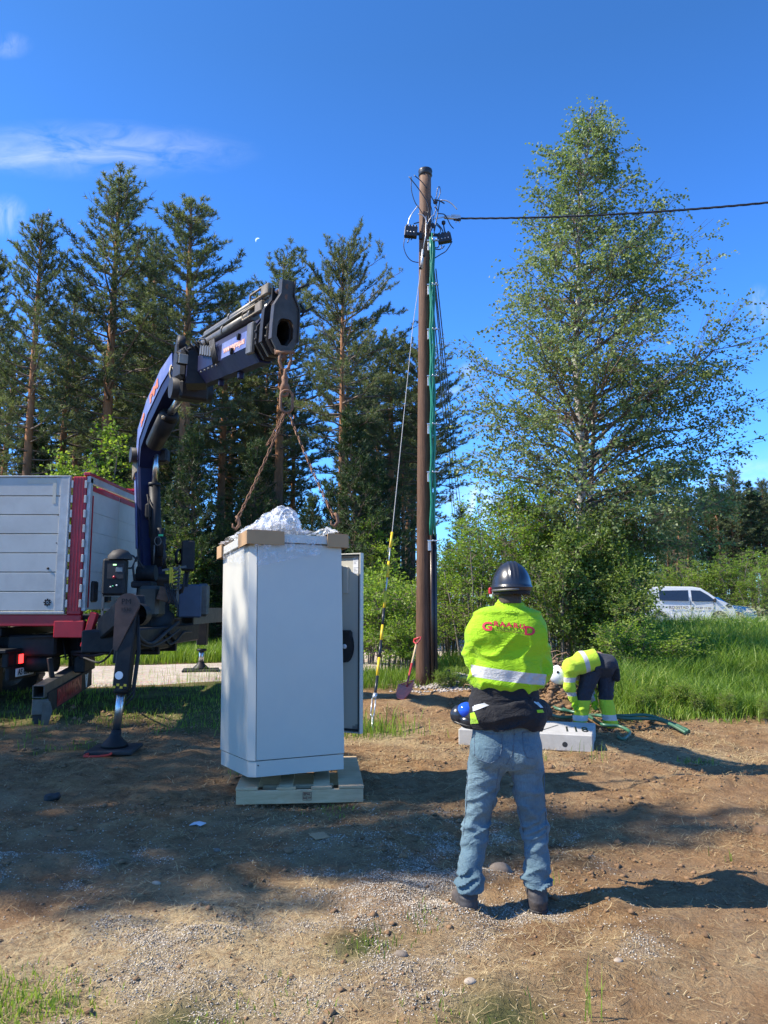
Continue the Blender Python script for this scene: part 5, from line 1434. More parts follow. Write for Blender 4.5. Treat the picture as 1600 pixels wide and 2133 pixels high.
# column: slewing post, navy, slightly narrowing upward
m = MB()
c1 = P(316, 1185, CY); c2 = P(304, 958, CY - 0.05)
m.bar(c1 + sl * 0.06, c2 + sl * 0.02, 0.26, 0.30, hd, bev=0.03)
m.prism([(-0.2, -0.15), (0.2, -0.15), (0.14, 0.5), (-0.14, 0.5)], c1 + sl * 0.17, hd, Vector((0, 0, 1)), -sl * 0.34)
cpart('column', m, M_NAVY)
m = MB(); e1 = c1.lerp(c2, 0.18); e2 = c1.lerp(c2, 0.98)
m.bar(e1 + sl * 0.2 - hd * 0.06, e2 + sl * 0.155 - hd * 0.06, 0.02, 0.10, hd, bev=0.005); cpart('column_lit_side_plate', m, M_BLUEP)  # narrow paler plate paints the column's sunlit edge
put_text('column_lettering', 'PM', 0.12, M_ORTXT, c1.lerp(c2, 0.86) + sl * 0.18 - hd * 0.06, (c2 - c1), -hd, crane, 0.001, 0.01)
k1 = P(327, 1180, CY - 0.25); k2 = P(322, 1010, CY - 0.25); k3 = P(327, 935, CY - 0.3)
m = MB(); m.tube([k1, k2], 0.085, 18); m.tube([k2 + Vector((0, 0, -0.02)), k2 + Vector((0, 0, 0.03))], 0.095, 18); cpart('lift_cylinder', m, M_DARK)
m = MB(); m.tube([k2, k3], 0.045, 18); cpart('lift_piston', m, M_CHROME)
m = MB(); m.tube([P(334, 1160, CY - 0.35), P(334, 1100, CY - 0.35)], 0.05, 12); m.tube([P(312, 1120, CY - 0.36), P(310, 1050, CY - 0.36), P(307, 1030, CY - 0.3)], 0.012, 6); m.box(P(309, 1065, CY - 0.3), (0.09, 0.1, 0.25), None, 0.03); cpart('holding_valve', m, M_DARK)
m = MB(); m.box(P(335, 1115, CY - 0.42), (0.07, 0.01, 0.03)); cpart('green_clip', m, simple('green_plastic', (0.03, 0.45, 0.15), 0.4, bump=0))
m = MB(); m.tube([P(329 + 7 * math.cos(a), 1127 + 9 * math.sin(a), CY - 0.5) for a in np.linspace(0, 6.28, 12)], 0.008, 5); m.tube([P(322, 1135, CY - 0.45), P(320, 1175, CY - 0.4)], 0.012, 5); cpart('lifting_eye', m, M_GREYS)
m = MB()
for k in range(6): m.tube([P(338 + k, 1118, CY - 0.4), P(346 - k, 1160, CY - 0.5), P(338 + k * 2, 1185, CY - 0.4)], 0.012, 5)
cpart('column_hose', m, M_RUBBER)
# top pivot of the column and the tan bracket on the left
m = MB(); m.tube([c2 + sl * 0.24 + Vector((0, 0, 0.06)), c2 - sl * 0.26 + Vector((0, 0, 0.06))], 0.12, 18); m.box(P(341, 950, CY - 0.2), (0.16, 0.2, 0.22), None, 0.03); cpart('knuckle_pin', m, M_DARK)
m = MB(); m.prism([(0, 0), (0.09, 0.03), (0.13, 0.22), (0.20, 0.52), (0.11, 0.56), (0.04, 0.3), (-0.06, 0.12), (-0.05, -0.12)], P(287, 985, CY - 0.1), (0.85, -0.5, 0), (0, 0, 1), sl * 0.05); cpart('scuffed_bracket', m, M_TANST)
# lower boom: bent box from the knuckle to the elbow
LB = [(P(308, 962, CY - 0.08), 0.17), (P(312, 915, 11.4), 0.20), (P(330, 862, 10.95), 0.22), (P(360, 800, 10.35), 0.22), (P(384, 762, 9.95), 0.18)]
m = MB(); vs = []; fs = []
for i, (p, hgt) in enumerate(LB):
    dd = (LB[min(i + 1, 4)][0] - LB[max(i - 1, 0)][0]).normalized(); n_ = sl.cross(dd).normalized()
    if n_.x > 0: n_ = -n_
    for (a_, b_) in ((1, 1), (1, -1), (-1, -1), (-1, 1)): vs.append(p + sl * 0.15 * a_ + n_ * hgt * b_)
for i in range(4):
    for k in range(4): fs.append((i * 4 + k, i * 4 + (k + 1) % 4, i * 4 + 4 + (k + 1) % 4, i * 4 + 4 + k))
fs += [(0, 1, 2, 3), (19, 18, 17, 16)]
m.add(vs, fs); cpart('lower_boom', m, M_NAVY)
# blue side plate: the boom's lit strip put into its colour; orange lettering
vs = []; fs = []
for i, (p, hgt) in enumerate(LB):
    dd = (LB[min(i + 1, 4)][0] - LB[max(i - 1, 0)][0]).normalized(); n_ = sl.cross(dd).normalized()
    if n_.x > 0: n_ = -n_
    for (a_, b_) in ((0.153, 1.0), (0.165, 1.0), (0.165, -0.15), (0.153, -0.15)): vs.append(p + sl * a_ + n_ * hgt * b_)
m = MB(); fs = []
for i in range(4):
    for k in range(4): fs.append((i * 4 + k, i * 4 + (k + 1) % 4, i * 4 + 4 + (k + 1) % 4, i * 4 + 4 + k))
fs += [(0, 1, 2, 3), (19, 18, 17, 16)]
m.add(vs, fs); cpart('boom_lit_side_plate', m, M_BLUEP)
for (i, txt, sz) in ((2, 'PM', 0.19), (1, '30', 0.13)):
    p = LB[i][0].lerp(LB[i + 1][0], 0.55); dd = (LB[i + 1][0] - LB[i][0]).normalized(); n_ = sl.cross(dd).normalized()
    if n_.x > 0: n_ = -n_
    put_text('boom_lettering', txt, sz, M_ORTXT, p + sl * 0.172 + n_ * 0.085, dd, n_, crane, 0.0012, 0.008, 1.9)
# elbow cylinder below the lower boom
j1 = P(322, 925, 11.1); j2 = P(352, 866, 10.6); j3 = P(384, 815, 9.9)
m = MB(); m.tube([j1, j2], [0.13, 0.15], 18); m.tube([j2, j2 + (j2 - j1).normalized() * 0.1], [0.15, 0.10], 18); cpart('elbow_cylinder', m, M_DARK)
m = MB(); m.tube([j2, j3], 0.055, 18); cpart('elbow_piston', m, M_CHROME)
m = MB(); m.box(P(324, 882, 10.9), (0.05, 0.06, 0.16), Matrix.Rotation(0.3, 3, 'Y'), 0.01); cpart('clamp_plate', m, M_TANST); m = MB(); m.box(P(343, 868, 10.5), (0.1, 0.05, 0.07), Matrix.Rotation(-0.6, 3, 'Y'), 0.02); cpart('cylinder_clamp', m, M_TANST)
# link arms at the elbow
def link_arm(pts, w_, t_, off):
    m = MB(); n = len(pts); outer = []
    m.tube(pts, w_, 8); return m
for (pp, w_) in (([(357, 762, 9.9), (354, 778, 9.9), (360, 800, 9.85), (365, 825, 9.8), (368, 829, 9.8), (371, 822, 9.8), (370, 800, 9.85), (362, 772, 9.9), (358, 760, 9.9)], 0.017), ([(374, 768, 9.8), (375, 790, 9.8), (372, 808, 9.8)], 0.025)):
    m = MB(); m.tube([P(*q_) for q_ in pp], w_, 8); cpart('link_arm', m, M_TANST)
# outer boom frame
ax = (ELB - TIP).normalized(); nn_ = ax.cross(sl).normalized()
if nn_.z < 0: nn_ = -nn_
def BP(u, s, n): return TIP + ax * u + sl * s + nn_ * n
def bbox_(mb_, u0, u1, s0, s1, n0, n1, bev=0.0):
    R = Matrix((ax, sl, nn_)).transposed()
    if R.determinant() < 0: R = Matrix((ax, -sl, nn_)).transposed()
    return mb_.box(BP((u0 + u1) / 2, (s0 + s1) / 2, (n0 + n1) / 2), (abs(u1 - u0), abs(s1 - s0), abs(n1 - n0)), R, bev)
LEN = (ELB - TIP).length
def hexo(w_, h_, ch):   # vertical-sided box with a pointed belly and shoulders
    return [(-w_, h_ * 0.45), (-w_ * ch, h_), (w_ * ch, h_), (w_, h_ * 0.45), (w_, -h_ * 0.35), (w_ * 0.35, -h_), (-w_ * 0.35, -h_), (-w_, -h_ * 0.35)]
def stage(name, u0, u1, w_, h_, mat, th=0.018, capped=True):
    m = MB(); o = hexo(w_, h_, 0.45); i_ = hexo(w_ - th, h_ - th, 0.45)
    m.ring(o, i_, BP(u0, 0, 0), sl, nn_, ax * (u1 - u0)); return cpart(name, m, mat)
for k in range(4):
    stage('telescopic_section', 0.05 + 0.1 * k, 0.9 + 0.05 * k, 0.085 + 0.016 * k, 0.135 + 0.02 * k, M_DARK)
    m = MB(); o = hexo(0.105 + 0.016 * k, 0.16 + 0.02 * k, 0.45); i_ = hexo(0.085 + 0.016 * k, 0.135 + 0.02 * k, 0.45)
    m.ring(o, i_, BP(0.07 + 0.1 * k, 0, 0), sl, nn_, ax * 0.035)
    for n0 in (-0.03, 0.05): m.lathe([(0.014, 0), (0.014, 0.012), (0.001, 0.012)], BP(0.087 + 0.1 * k, 0.105 + 0.016 * k, n0), sl, 8)
    cpart('section_collar', m, [M_RUSTY, M_GREYS, M_GREYS, M_DARK][k])
stage('main_section', 0.5, LEN - 0.1, 0.155, 0.225, M_NAVY)
m = MB(); bbox_(m, 0.60, 1.45, 0.157, 0.163, -0.07, 0.10); panel = cpart('lettered_panel', m, M_BLUEP)
put_text('web_address', 'www.pmgroup.eu', 0.095, simple('pale_orange_lettering', (0.8, 0.42, 0.30), 0.5, bump=0), BP(1.03, 0.166, 0.01), -ax, nn_, crane, 0.001, 0.004, 1.0)
for u_ in (0.85, 1.05):
    m = MB(); m.prism([(-0.035, 0.03), (0.035, 0.03), (0.0, -0.035)], BP(u_, 0.165, 0.07 if u_ < 1 else -0.05), -ax, nn_, sl * 0.03); cpart('bolt_boss', m, M_DARK)
m = MB(); bbox_(m, 0.44, 0.60, 0.13, 0.18, -0.16, 0.16, 0.012); cpart('guide_plate', m, M_GREYS)
# head plates
def headplate(u, wlow, top, wtop, mat, th=0.03, hole=True):
    out = [(-wtop, top), (wtop, top), (wtop, top * 0.72), (wlow * 0.95, 0.24), (wlow, 0.05), (wlow * 1.0, -0.08), (wlow * 0.5, -0.19), (-wlow * 0.5, -0.19), (-wlow * 1.0, -0.08), (-wlow, 0.05), (-wlow * 0.95, 0.24), (-wtop, top * 0.72)]
    inn = [(-0.03, 0.13), (0.03, 0.13), (0.055, 0.12), (0.075, 0.09), (0.083, 0.03), (0.083, -0.05), (0.03, -0.13), (-0.03, -0.13), (-0.083, -0.05), (-0.083, 0.03), (-0.075, 0.09), (-0.055, 0.12)]
    m = MB(); m.ring(out, inn, BP(u, 0, 0), sl, nn_, ax * th)
    for sg in (-1, 1):     # flange along both edges
        e = [(wtop * sg, top), (wtop * sg, top * 0.72), (wlow * 0.95 * sg, 0.24), (wlow * sg, 0.05), (wlow * sg, -0.08)]
        for a_, b_ in zip(e, e[1:]): m.bar(BP(u + 0.02, *a_), BP(u + 0.02, *b_), 0.085, 0.012, sl)
    return cpart('head_plate', m, mat)
headplate(0.0, 0.135, 0.50, 0.065, M_HEAD)
headplate(0.22, 0.15, 0.47, 0.075, M_DARK)
m = MB(); m.tube([BP(-0.01, -0.1, 0.44), BP(-0.02, -0.2, 0.5)], 0.012, 6); m.tube([BP(0, -0.12, 0.22), BP(0, -0.2, 0.24), BP(0, -0.28, 0.30)], 0.014, 6); m.tube([BP(0, -0.13, 0.3), BP(0, -0.19, 0.24), BP(0, -0.15, 0.18)], 0.012, 6); cpart('guide_hook', m, M_DARK)
m = MB()
for n0 in (0.44, 0.34): m.tube([BP(0.0, 0, n0), BP(0.3, 0, n0)], 0.03, 10)
cpart('head_pin', m, M_RUSTY)
# extension cylinders on top of the boom
for (n0, s0, r_, u0, u1) in ((0.44, 0.03, 0.052, 0.55, LEN - 0.75), (0.31, 0.06, 0.055, 0.75, LEN - 0.7)):
    m = MB(); m.tube([BP(u0, s0, n0), BP(u1, s0, n0 * 0.93)], r_, 16)
    for uu in (u0, (u0 + u1) / 2): m.tube([BP(uu, s0, n0), BP(uu + 0.05, s0, n0)], r_ * 1.15, 16)
    cpart('extension_cylinder', m, M_GREYS)
    m = MB(); m.tube([BP(0.2, s0, n0), BP(u0, s0, n0)], r_ * 0.5, 12); cpart('extension_rod', m, M_CHROME)
m = MB(); m.tube([BP(0.6, 0.10, 0.385), BP(LEN - 0.7, 0.10, 0.36)], 0.015, 8); m.tube([BP(0.6, -0.02, 0.385), BP(LEN - 0.7, -0.02, 0.36)], 0.015, 8); cpart('pressure_pipe', m, M_GREYS)
for (u0, u1, n0) in ((0.35, 0.75, 0.46), (0.5, 0.95, 0.32)):
    m = MB(); m.tube([BP(u0, 0.11, n0 + 0.045), BP(u1, 0.11, n0 + 0.04), BP(u1 + 0.02, 0.11, n0), BP(u1, 0.11, n0 - 0.045), BP(u0, 0.11, n0 - 0.04)], 0.012, 6); bbox_(m, u0 - 0.1, u0 + 0.08, 0.07, 0.12, n0 - 0.05, n0 + 0.06, 0.01); cpart('guard_loop', m, M_TANST)
# elbow housing, work lamp, valve bank, hose reel
m = MB(); bbox_(m, LEN - 0.32, LEN + 0.16, -0.2, 0.22, -0.1, 0.32, 0.05); m.tube([ELB + sl * 0.26 - nn_ * 0.2, ELB - sl * 0.28 - nn_ * 0.2], 0.14, 20); bbox_(m, LEN - 0.2, LEN + 0.2, -0.2, 0.18, -0.34, -0.1, 0.03); cpart('elbow_housing', m, M_DARK)
m = MB(); m.prism([(-0.16, -0.22), (0.13, -0.2), (0.16, 0.1), (0.02, 0.26), (-0.13, 0.2)], P(411, 764, 8.95), (0.80, 0.2, 0), (0, 0, 1.0), (-0.06, 0.3, 0)); cpart('elbow_cover', m, M_DARK)
m = MB(); m.lathe([(0.11, 0), (0.11, 0.08), (0.001, 0.09)], BP(LEN + 0.1, 0.1, 0.42), sl, 16); bbox_(m, LEN + 0.02, LEN + 0.18, 0.06, 0.2, 0.25, 0.42, 0.02); cpart('sensor_housing', m, M_DARK)
m = MB(); bbox_(m, LEN - 0.45, LEN - 0.35, 0.16, 0.30, 0.05, 0.19, 0.02); wl = cpart('work_lamp', m, M_DARK)
m = MB(); bbox_(m, LEN - 0.465, LEN - 0.452, 0.17, 0.29, 0.06, 0.18, 0.004); m.build('work_lamp_glass', simple('lamp_glass', (0.45, 0.45, 0.40), 0.25, bump=0.1), crane)
m = MB()
rq = random.Random(3)
for k in range(12):
    u0 = LEN - 1.2 + 0.09 * k; m.tube([BP(u0, 0.14, 0.15), BP(u0 + rq.uniform(-.1, .1), 0.2 + 0.03 * (k % 3), 0.24), BP(u0 + 0.25, 0.17, 0.30 - 0.02 * (k % 4)), BP(u0 + 0.5, 0.12, 0.24)], 0.011, 6)
for k in range(4): m.tube([BP(1.55 + 0.05 * k, 0.17, -0.1), BP(1.6 + 0.05 * k, 0.2, 0.08), BP(1.75 + 0.05 * k, 0.17, 0.2)], 0.012, 6)
cpart('boom_hose', m, M_RUBBER)
m = MB()
for k in range(5):
    m = MB(); bbox_(m, 1.75 + 0.1 * k, 1.82 + 0.1 * k, 0.16, 0.2, 0.0 + 0.02 * k, 0.12 + 0.02 * k, 0.006); cpart('valve', m, M_GREYS)
    m = MB(); m.lathe([(0.012, 0), (0.012, 0.02), (0.001, 0.02)], BP(1.6 + 0.15 * k, 0.157, -0.12), sl, 8); cpart('grease_nipple', m, M_GREYS)
m = MB(); bbox_(m, 1.2, 1.26, -0.03, 0.03, -0.3, -0.22, 0.01); bbox_(m, 1.9, 1.95, -0.03, 0.03, -0.3, -0.22, 0.01); cpart('boom_lug', m, M_NAVY)
m = MB(); m.ring([(0.06 * math.cos(a), 0.06 * math.sin(a)) for a in np.linspace(0, 6.28, 13)[:-1]], [(0.03 * math.cos(a), 0.03 * math.sin(a)) for a in np.linspace(0, 6.28, 13)[:-1]], BP(0.03, -0.02, -0.22), ax, nn_, sl * 0.04); m.prism([(-0.04, -0.2), (0.04, -0.2), (0.05, -0.15), (-0.05, -0.15)], BP(0.02, 0.0, 0), sl, nn_, ax * 0.12); cpart('hook_lug', m, M_RUSTY)
# ================================================================== LIFTING CHAIN, CABINET, PALLET
def torus_link(mb_, c, d, s, L, W, r, n=10, m_=5):
    """oblong chain link centred at c, long axis d, wide axis s"""
    d = Vector(d).normalized(); s = Vector(s); s = (s - d * s.dot(d)).normalized(); t = d.cross(s)
    ring = []
    for k in range(n):
        a = 2 * math.pi * k / n; ca, sa = math.cos(a), math.sin(a)
        p = d * ((L / 2 - W / 2) * (1 if ca > 0.01 else (-1 if ca < -0.01 else 0)) + ca * (W / 2 - r)) + s * (sa * (W / 2 - r))
        o = (d * ca + s * sa).normalized(); ring.append((Vector(c) + p, o))
    vs = []; fs = []
    for k, (p, o) in enumerate(ring):
        for j in range(m_):
            b = 2 * math.pi * j / m_; vs.append(p + o * math.cos(b) * r + t * math.sin(b) * r)
    for k in range(n):
        for j in range(m_):
            fs.append((k * m_ + j, k * m_ + (j + 1) % m_, ((k + 1) % n) * m_ + (j + 1) % m_, ((k + 1) % n) * m_ + j))
    mb_.add(vs, fs, 0, True)
M_CHAIN = simple('rusty_chain', (0.24, 0.125, 0.07), 0.75, 0.25, var=0.35, scale=40, bump=0.3, dirt=(0.10, 0.06, 0.04), dirt_amt=0.5)
RINGC = P(597, 836, 6.86)
chain = thing('lifting_chain', 'rusty two-leg lifting chain hanging from the crane head down to the cabinet roof', 'chain', RINGC)
# chain head: shackle, stout links, swivel, master ring
def solo(name, c, d, s, L, W, r, mat=M_CHAIN, n=18, m_=8):
    m = MB(); torus_link(m, c, d, s, L, W, r, n, m_); return m.build(name, mat, chain)
top_ = BP(0.05, -0.02, -0.25)
V_ = Vector
vis = V_((0.95, 0.2, 0)); dep = V_((-0.2, 0.95, 0.0))
zz = top_.z; xx_ = (top_.x + RINGC.x) / 2; yy_ = (top_.y + RINGC.y) / 2
m = MB(); m.tube([V_((xx_ - 0.05, yy_, zz + 0.04)), V_((xx_ - 0.055, yy_, zz - 0.05)), V_((xx_ - 0.03, yy_, zz - 0.12)), V_((xx_, yy_, zz - 0.14)), V_((xx_ + 0.03, yy_, zz - 0.12)), V_((xx_ + 0.055, yy_, zz - 0.05)), V_((xx_ + 0.05, yy_, zz + 0.04))], 0.016, 8); m.tube([V_((xx_ - 0.09, yy_, zz + 0.04)), V_((xx_ + 0.09, yy_, zz + 0.04))], 0.02, 8); m.build('shackle', M_CHAIN, chain)
zr = RINGC.z; gap = (zz - 0.14) - (zr + 0.10)
solo('link', (xx_, yy_, zz - 0.14 - gap * 0.20), (0, 0, 1), dep, gap * 0.55, 0.085, 0.015)
m = MB(); m.lathe([(0.02, 0.07), (0.035, 0.05), (0.028, 0.0), (0.04, -0.03), (0.03, -0.07), (0.015, -0.08)], (xx_, yy_, zz - 0.14 - gap * 0.52), n=12); m.build('swivel', M_CHAIN, chain)
solo('link', (xx_, yy_, zr + 0.10 + gap * 0.14), (0.1, 0, 1), vis, gap * 0.62, 0.09, 0.016)
solo('master_ring', RINGC, (0, 0, 1), vis, 0.24, 0.14, 0.014, n=22)
LK = None
def leg(a, b, sag, group_):
    global LK
    a = Vector(a); b = Vector(b); L = (b - a).length; n = int(L / 0.048)
    if LK is None:
        m = MB(); torus_link(m, (0, 0, 0), (0, 0, 1), (1, 0, 0), 0.066, 0.036, 0.0062, 8, 4); LK = m.mesh('link'); LK.materials.append(M_CHAIN)
    for i in range(n):
        t = (i + 0.5) / n; p = a.lerp(b, t) + Vector((0, 0, -sag * 4 * t * (1 - t)))
        t2 = t + 0.01; p2 = a.lerp(b, t2) + Vector((0, 0, -sag * 4 * t2 * (1 - t2)))
        d = (p2 - p).normalized(); q_ = d.to_track_quat('Z', 'Y') @ Quaternion((0, 0, 1), (math.pi / 2) * (i % 2) + 0.5 + 0.12 * math.sin(i * 1.7))
        o = bpy.data.objects.new('link', LK); COL.objects.link(o); o.parent = chain
        o.location = p - RINGC; o.rotation_mode = 'QUATERNION'; o.rotation_quaternion = q_
rb = RINGC + Vector((0, 0, -0.11))
HL = P(492, 1086, 6.72); HR = P(697, 1080, 6.62)
leg(rb + Vector((-0.01, 0, 0)), HL, 0.03, 'l'); leg(rb + Vector((0.02, 0, 0)), HR, 0.025, 'r')
leg(rb + Vector((-0.03, 0.01, 0)), rb.lerp(HL, 0.30) + Vector((-0.05, 0.03, 0.0)), 0.02, 's')
for H_ in (HL, HR):
    m = MB(); m.tube([H_ + V_((0, 0, 0.05)), H_ + V_((0.02, 0, 0.02)), H_ + V_((0.03, 0, -0.03)), H_ + V_((0, 0, -0.07)), H_ + V_((-0.03, 0, -0.05)), H_ + V_((-0.03, 0, -0.02))], [0.014, 0.014, 0.016, 0.014, 0.011, 0.006], 8); m.build('sling_hook', M_CHAIN, chain)

# ------------------------------------------------------------------ cabinet
M_CAB = simple('cabinet_paint', (0.55, 0.53, 0.45), 0.36, 0.0, var=0.02, scale=2.5, bump=0.06, bdist=0.001, dirt=(0.40, 0.42, 0.42), dirt_amt=0.25, dirt_scale=1.4)
M_GASK = simple('gasket', (0.02, 0.022, 0.025), 0.6, bump=0)
A0 = P(519, 1621, 6.20); R0 = P(718, 1603, 6.56); L0 = P(452, 1592, 7.06)
ez_r = (R0 - A0); ez_r.z *= 0.5; W_ = ez_r.length; er = ez_r.normalized()
lv = (L0 - A0); lv = lv - er * lv.dot(er); D_ = lv.length * 0.99; el = lv.normalized(); eu = er.cross(el).normalized()
if eu.z < 0: eu = -eu
HT = 1.99
cab = thing('electrical_cabinet', 'pale grey steel electrical cabinet hanging just above the pallet', 'cabinet', A0 + er * W_ / 2 + el * D_ / 2)
RC = Matrix((er, el, eu)).transposed()
def cp(u, v_, h): return A0 + er * u + el * v_ + eu * h
def cbox(m, u0, u1, v0, v1, h0, h1, bev=0.0): return m.box(cp((u0 + u1) / 2, (v0 + v1) / 2, (h0 + h1) / 2), (u1 - u0, v1 - v0, h1 - h0), RC, bev)
m = MB(); cbox(m, 0.03, W_ - 0.02, 0.025, D_ - 0.03, 0.13, HT - 0.1, 0.004); m.build('carcass', M_CAB, cab)
# front panel (the wide face), with a chamfered left edge, and the narrow left panel
def chf(h0, h1, u0, u1, c=0.055, v0=0.0, name='front_panel'):
    m = MB(); m.prism([(u0, 0.0), (u1, 0.0), (u1, 0.02), (u0, 0.02)], cp(0, v0, h0), er, el, eu * (h1 - h0)); return m
m = MB(); cbox(m, 0.058, W_, 0.0, 0.022, 0.128, HT - 0.085, 0.003); m.build('front_panel', M_CAB, cab)
m = MB(); m.prism([(0.0, 0.052), (0.052, 0.0), (0.052, 0.02), (0.02, 0.055)], cp(0, 0, 0.128), er, el, eu * (HT - 0.213)); m.build('corner_strip', M_CAB, cab)
m = MB(); cbox(m, 0.0, 0.02, 0.058, D_, 0.128, HT - 0.085, 0.003); m.build('side_panel', M_CAB, cab)
m = MB(); m.prism([(0.006, 0.06), (0.06, 0.006), (W_ - 0.006, 0.006), (W_ - 0.006, D_ - 0.01), (0.006, D_ - 0.01)], cp(0, 0, 0), er, el, eu * 0.122); m.build('plinth', M_CAB, cab)
m = MB(); m.lathe([(0.006, 0), (0.006, 0.004), (0.001, 0.004)], cp(0.075, 0.005, 0.09), -el, 8); m.build('plinth_screw', M_GASK, cab)
m = MB(); m.prism([(-0.03, 0.05), (0.05, -0.03), (W_ + 0.03, -0.03), (W_ + 0.03, D_ + 0.03), (-0.03, D_ + 0.03)], cp(0, 0, HT - 0.078), er, el, eu * 0.07); m.build('roof', M_CAB, cab)
m = MB(); cbox(m, 0.04, W_ - 0.03, 0.03, D_ - 0.04, HT - 0.1, HT - 0.079); m.build('roof_gap', M_GASK, cab)
m = MB()
for (u, v_) in ((0.09, D_ - 0.2), (W_ - 0.09, 0.1)): m.tube([cp(u - 0.03, v_, HT), cp(u - 0.03, v_, HT + 0.05), cp(u, v_, HT + 0.07), cp(u + 0.03, v_, HT + 0.05), cp(u + 0.03, v_, HT)], 0.008, 6)
m.build('lifting_eye', M_CHROME, cab)
# open door on the far right edge, seen from inside
h0 = P(724, 1534, 7.25); h1 = P(755, 1528, 7.1); t1 = P(755, 1152, 7.1)
dz0 = (h1.z) ; dz1 = t1.z
inner = cp(W_ - 0.03, D_ - 0.02, 0)
dA = Vector((inner.x, inner.y + 0.02, 0)); dB = Vector((h1.x, h1.y, 0)); dd_ = (dB - dA); DW = dd_.length; dd_.normalize(); dn = Vector((dd_.y, -dd_.x, 0))
if dn.y > 0: dn = -dn
def dpt(u, v_, z): return dA + dd_ * u + dn * v_ + Vector((0, 0, z))
RD = Matrix((dd_, -dn, Vector((0, 0, 1)))).transposed()
def dbox(m, u0, u1, v0, v1, z0, z1, bev=0.0): return m.box(dpt((u0 + u1) / 2, (v0 + v1) / 2, (z0 + z1) / 2), (u1 - u0, abs(v1 - v0), z1 - z0), RD, bev)
m = MB(); dbox(m, 0, DW, -0.012, 0.0, dz0, dz1, 0.002); door = m.build('door', M_CAB, cab)
m = MB(); dbox(m, DW - 0.012, DW, 0.0, 0.045, dz0, dz1, 0.002); dbox(m, 0, DW - 0.012, 0.0, 0.03, dz0, dz0 + 0.012, 0.002); dbox(m, 0, DW - 0.012, 0.0, 0.03, dz1 - 0.012, dz1, 0.002)
m.build('door_rim', M_CAB, door)
m = MB(); dbox(m, DW - 0.04, DW - 0.024, 0.0, 0.02, dz0 + 0.02, dz1 - 0.02); dbox(m, 0, DW - 0.03, 0.0, 0.02, dz0 + 0.02, dz0 + 0.035); dbox(m, 0, DW - 0.03, 0.0, 0.02, dz1 - 0.035, dz1 - 0.02); m.build('door_gasket', M_GASK, door)
for q_ in (0.2, 0.55, 0.75): 
    m = MB(); dbox(m, DW - 0.028, DW - 0.012, 0.02, 0.035, dz0 + (dz1 - dz0) * q_, dz0 + (dz1 - dz0) * q_ + 0.04); m.build('latch_pin', M_GASK, door)
# instruction sheet, document pocket, black fan cover, barcode sticker
M_PAPER = simple('paper', (0.72, 0.74, 0.76), 0.6, var=0.03, bump=0)
sh = P(741, 1175, 7.12)
su = (Vector((sh.x, sh.y, 0)) - dA).dot(dd_)
m = MB(); dbox(m, su - 0.035, su + 0.03, 0.001, 0.003, sh.z - 0.09, sh.z + 0.085); sheet = m.build('instruction_sheet', M_PAPER, door)
m = MB()
rq = random.Random(8)
for k in range(12):
    if k in (6, 7): continue
    z_ = sh.z + 0.07 - k * 0.013; dbox(m, su - 0.028, su + rq.uniform(-0.01, 0.022), 0.0032, 0.0040, z_ - 0.002, z_ + (0.002 if k else 0.006))
m.build('printed_lines', simple('print_grey', (0.25, 0.27, 0.3), 0.6, bump=0), sheet)
m = MB(); dbox(m, su - 0.14, su - 0.085, 0.001, 0.02, P(724, 1236, 7.15).z, P(724, 1180, 7.15).z, 0.004); m.build('document_pocket', M_CAB, door)
fc = P(722, 1346, 7.18); fu = (Vector((fc.x, fc.y, 0)) - dA).dot(dd_)
m = MB(); pts = [(0.15 * math.cos(a), 0.15 * math.sin(a)) for a in np.linspace(0, 6.28, 25)[:-1]]
pts = [(x * 0.55 if x > 0 else x, y) for x, y in pts]
m.prism(pts, dpt(fu + 0.0, 0.002, fc.z), dd_, Vector((0, 0, 1)), dn * 0.05); dbox(m, fu - 0.1, fu + 0.075, 0.002, 0.045, fc.z + 0.06, fc.z + 0.15, 0.02); fan = m.build('fan_cover', M_RUBBER, door)
m = MB(); m.lathe([(0.022, 0), (0.022, 0.012), (0.001, 0.012)], dpt(fu + 0.01, 0.05, fc.z), dn, 14); m.build('fan_hub', M_PAPER, fan)
m = MB(); bz = P(737, 1517, 7.12).z
for k in range(7): dbox(m, su - 0.035 + 0.008 * k, su - 0.031 + 0.008 * k, 0.001, 0.002, bz - 0.03, bz + 0.02 + 0.015 * (k > 3))
m.build('barcode', simple('print_dark', (0.15, 0.17, 0.18), 0.6, bump=0), door)
# cardboard corner guards
M_CARD = simple('cardboard', (0.42, 0.26, 0.13), 0.85, var=0.08, scale=5, bump=0.1)
def guard(u, v_, du, dv, a_u, a_v, label, h=(HT - 0.105, HT + 0.012)):
    g = thing('corner_guard', label, 'cardboard', cp(u, v_, h[1]), group='cardboard guards on the cabinet corners')
    m = MB(); cbox(m, min(u, u + du), max(u, u + du), v_ - 0.008 * a_v, v_ + 0.008 * a_v, h[0], h[1], 0.002) if False else None
    m = MB(); p0 = cp(u, v_, h[0]); t = 0.012
    m.prism([(0, 0), (du, 0), (du, t * a_v), (t * a_u, t * a_v), (t * a_u, dv), (0, dv)], p0, er, el, eu * (h[1] - h[0])); m.build('folded_side', M_CARD, g)
    m = MB(); m.prism([(0.01 * a_u, 0.01 * a_v), (du * 0.9, 0.01 * a_v), (0.01 * a_u, dv * 0.9)], cp(u, v_, h[1] + 0.002), er, el, eu * 0.004); m.build('top_flap', M_CARD, g)
    return g
guard(-0.05, -0.05, 0.33, 0.28, 1, 1, 'cardboard guard folded over the near front corner of the cabinet top')
guard(W_ + 0.05, -0.05, -0.20, 0.2, -1, 1, 'cardboard guard on the right front corner of the cabinet top')
guard(-0.05, D_ + 0.05, 0.25, -0.18, 1, -1, 'cardboard guard on the far left corner of the cabinet top, half under plastic')
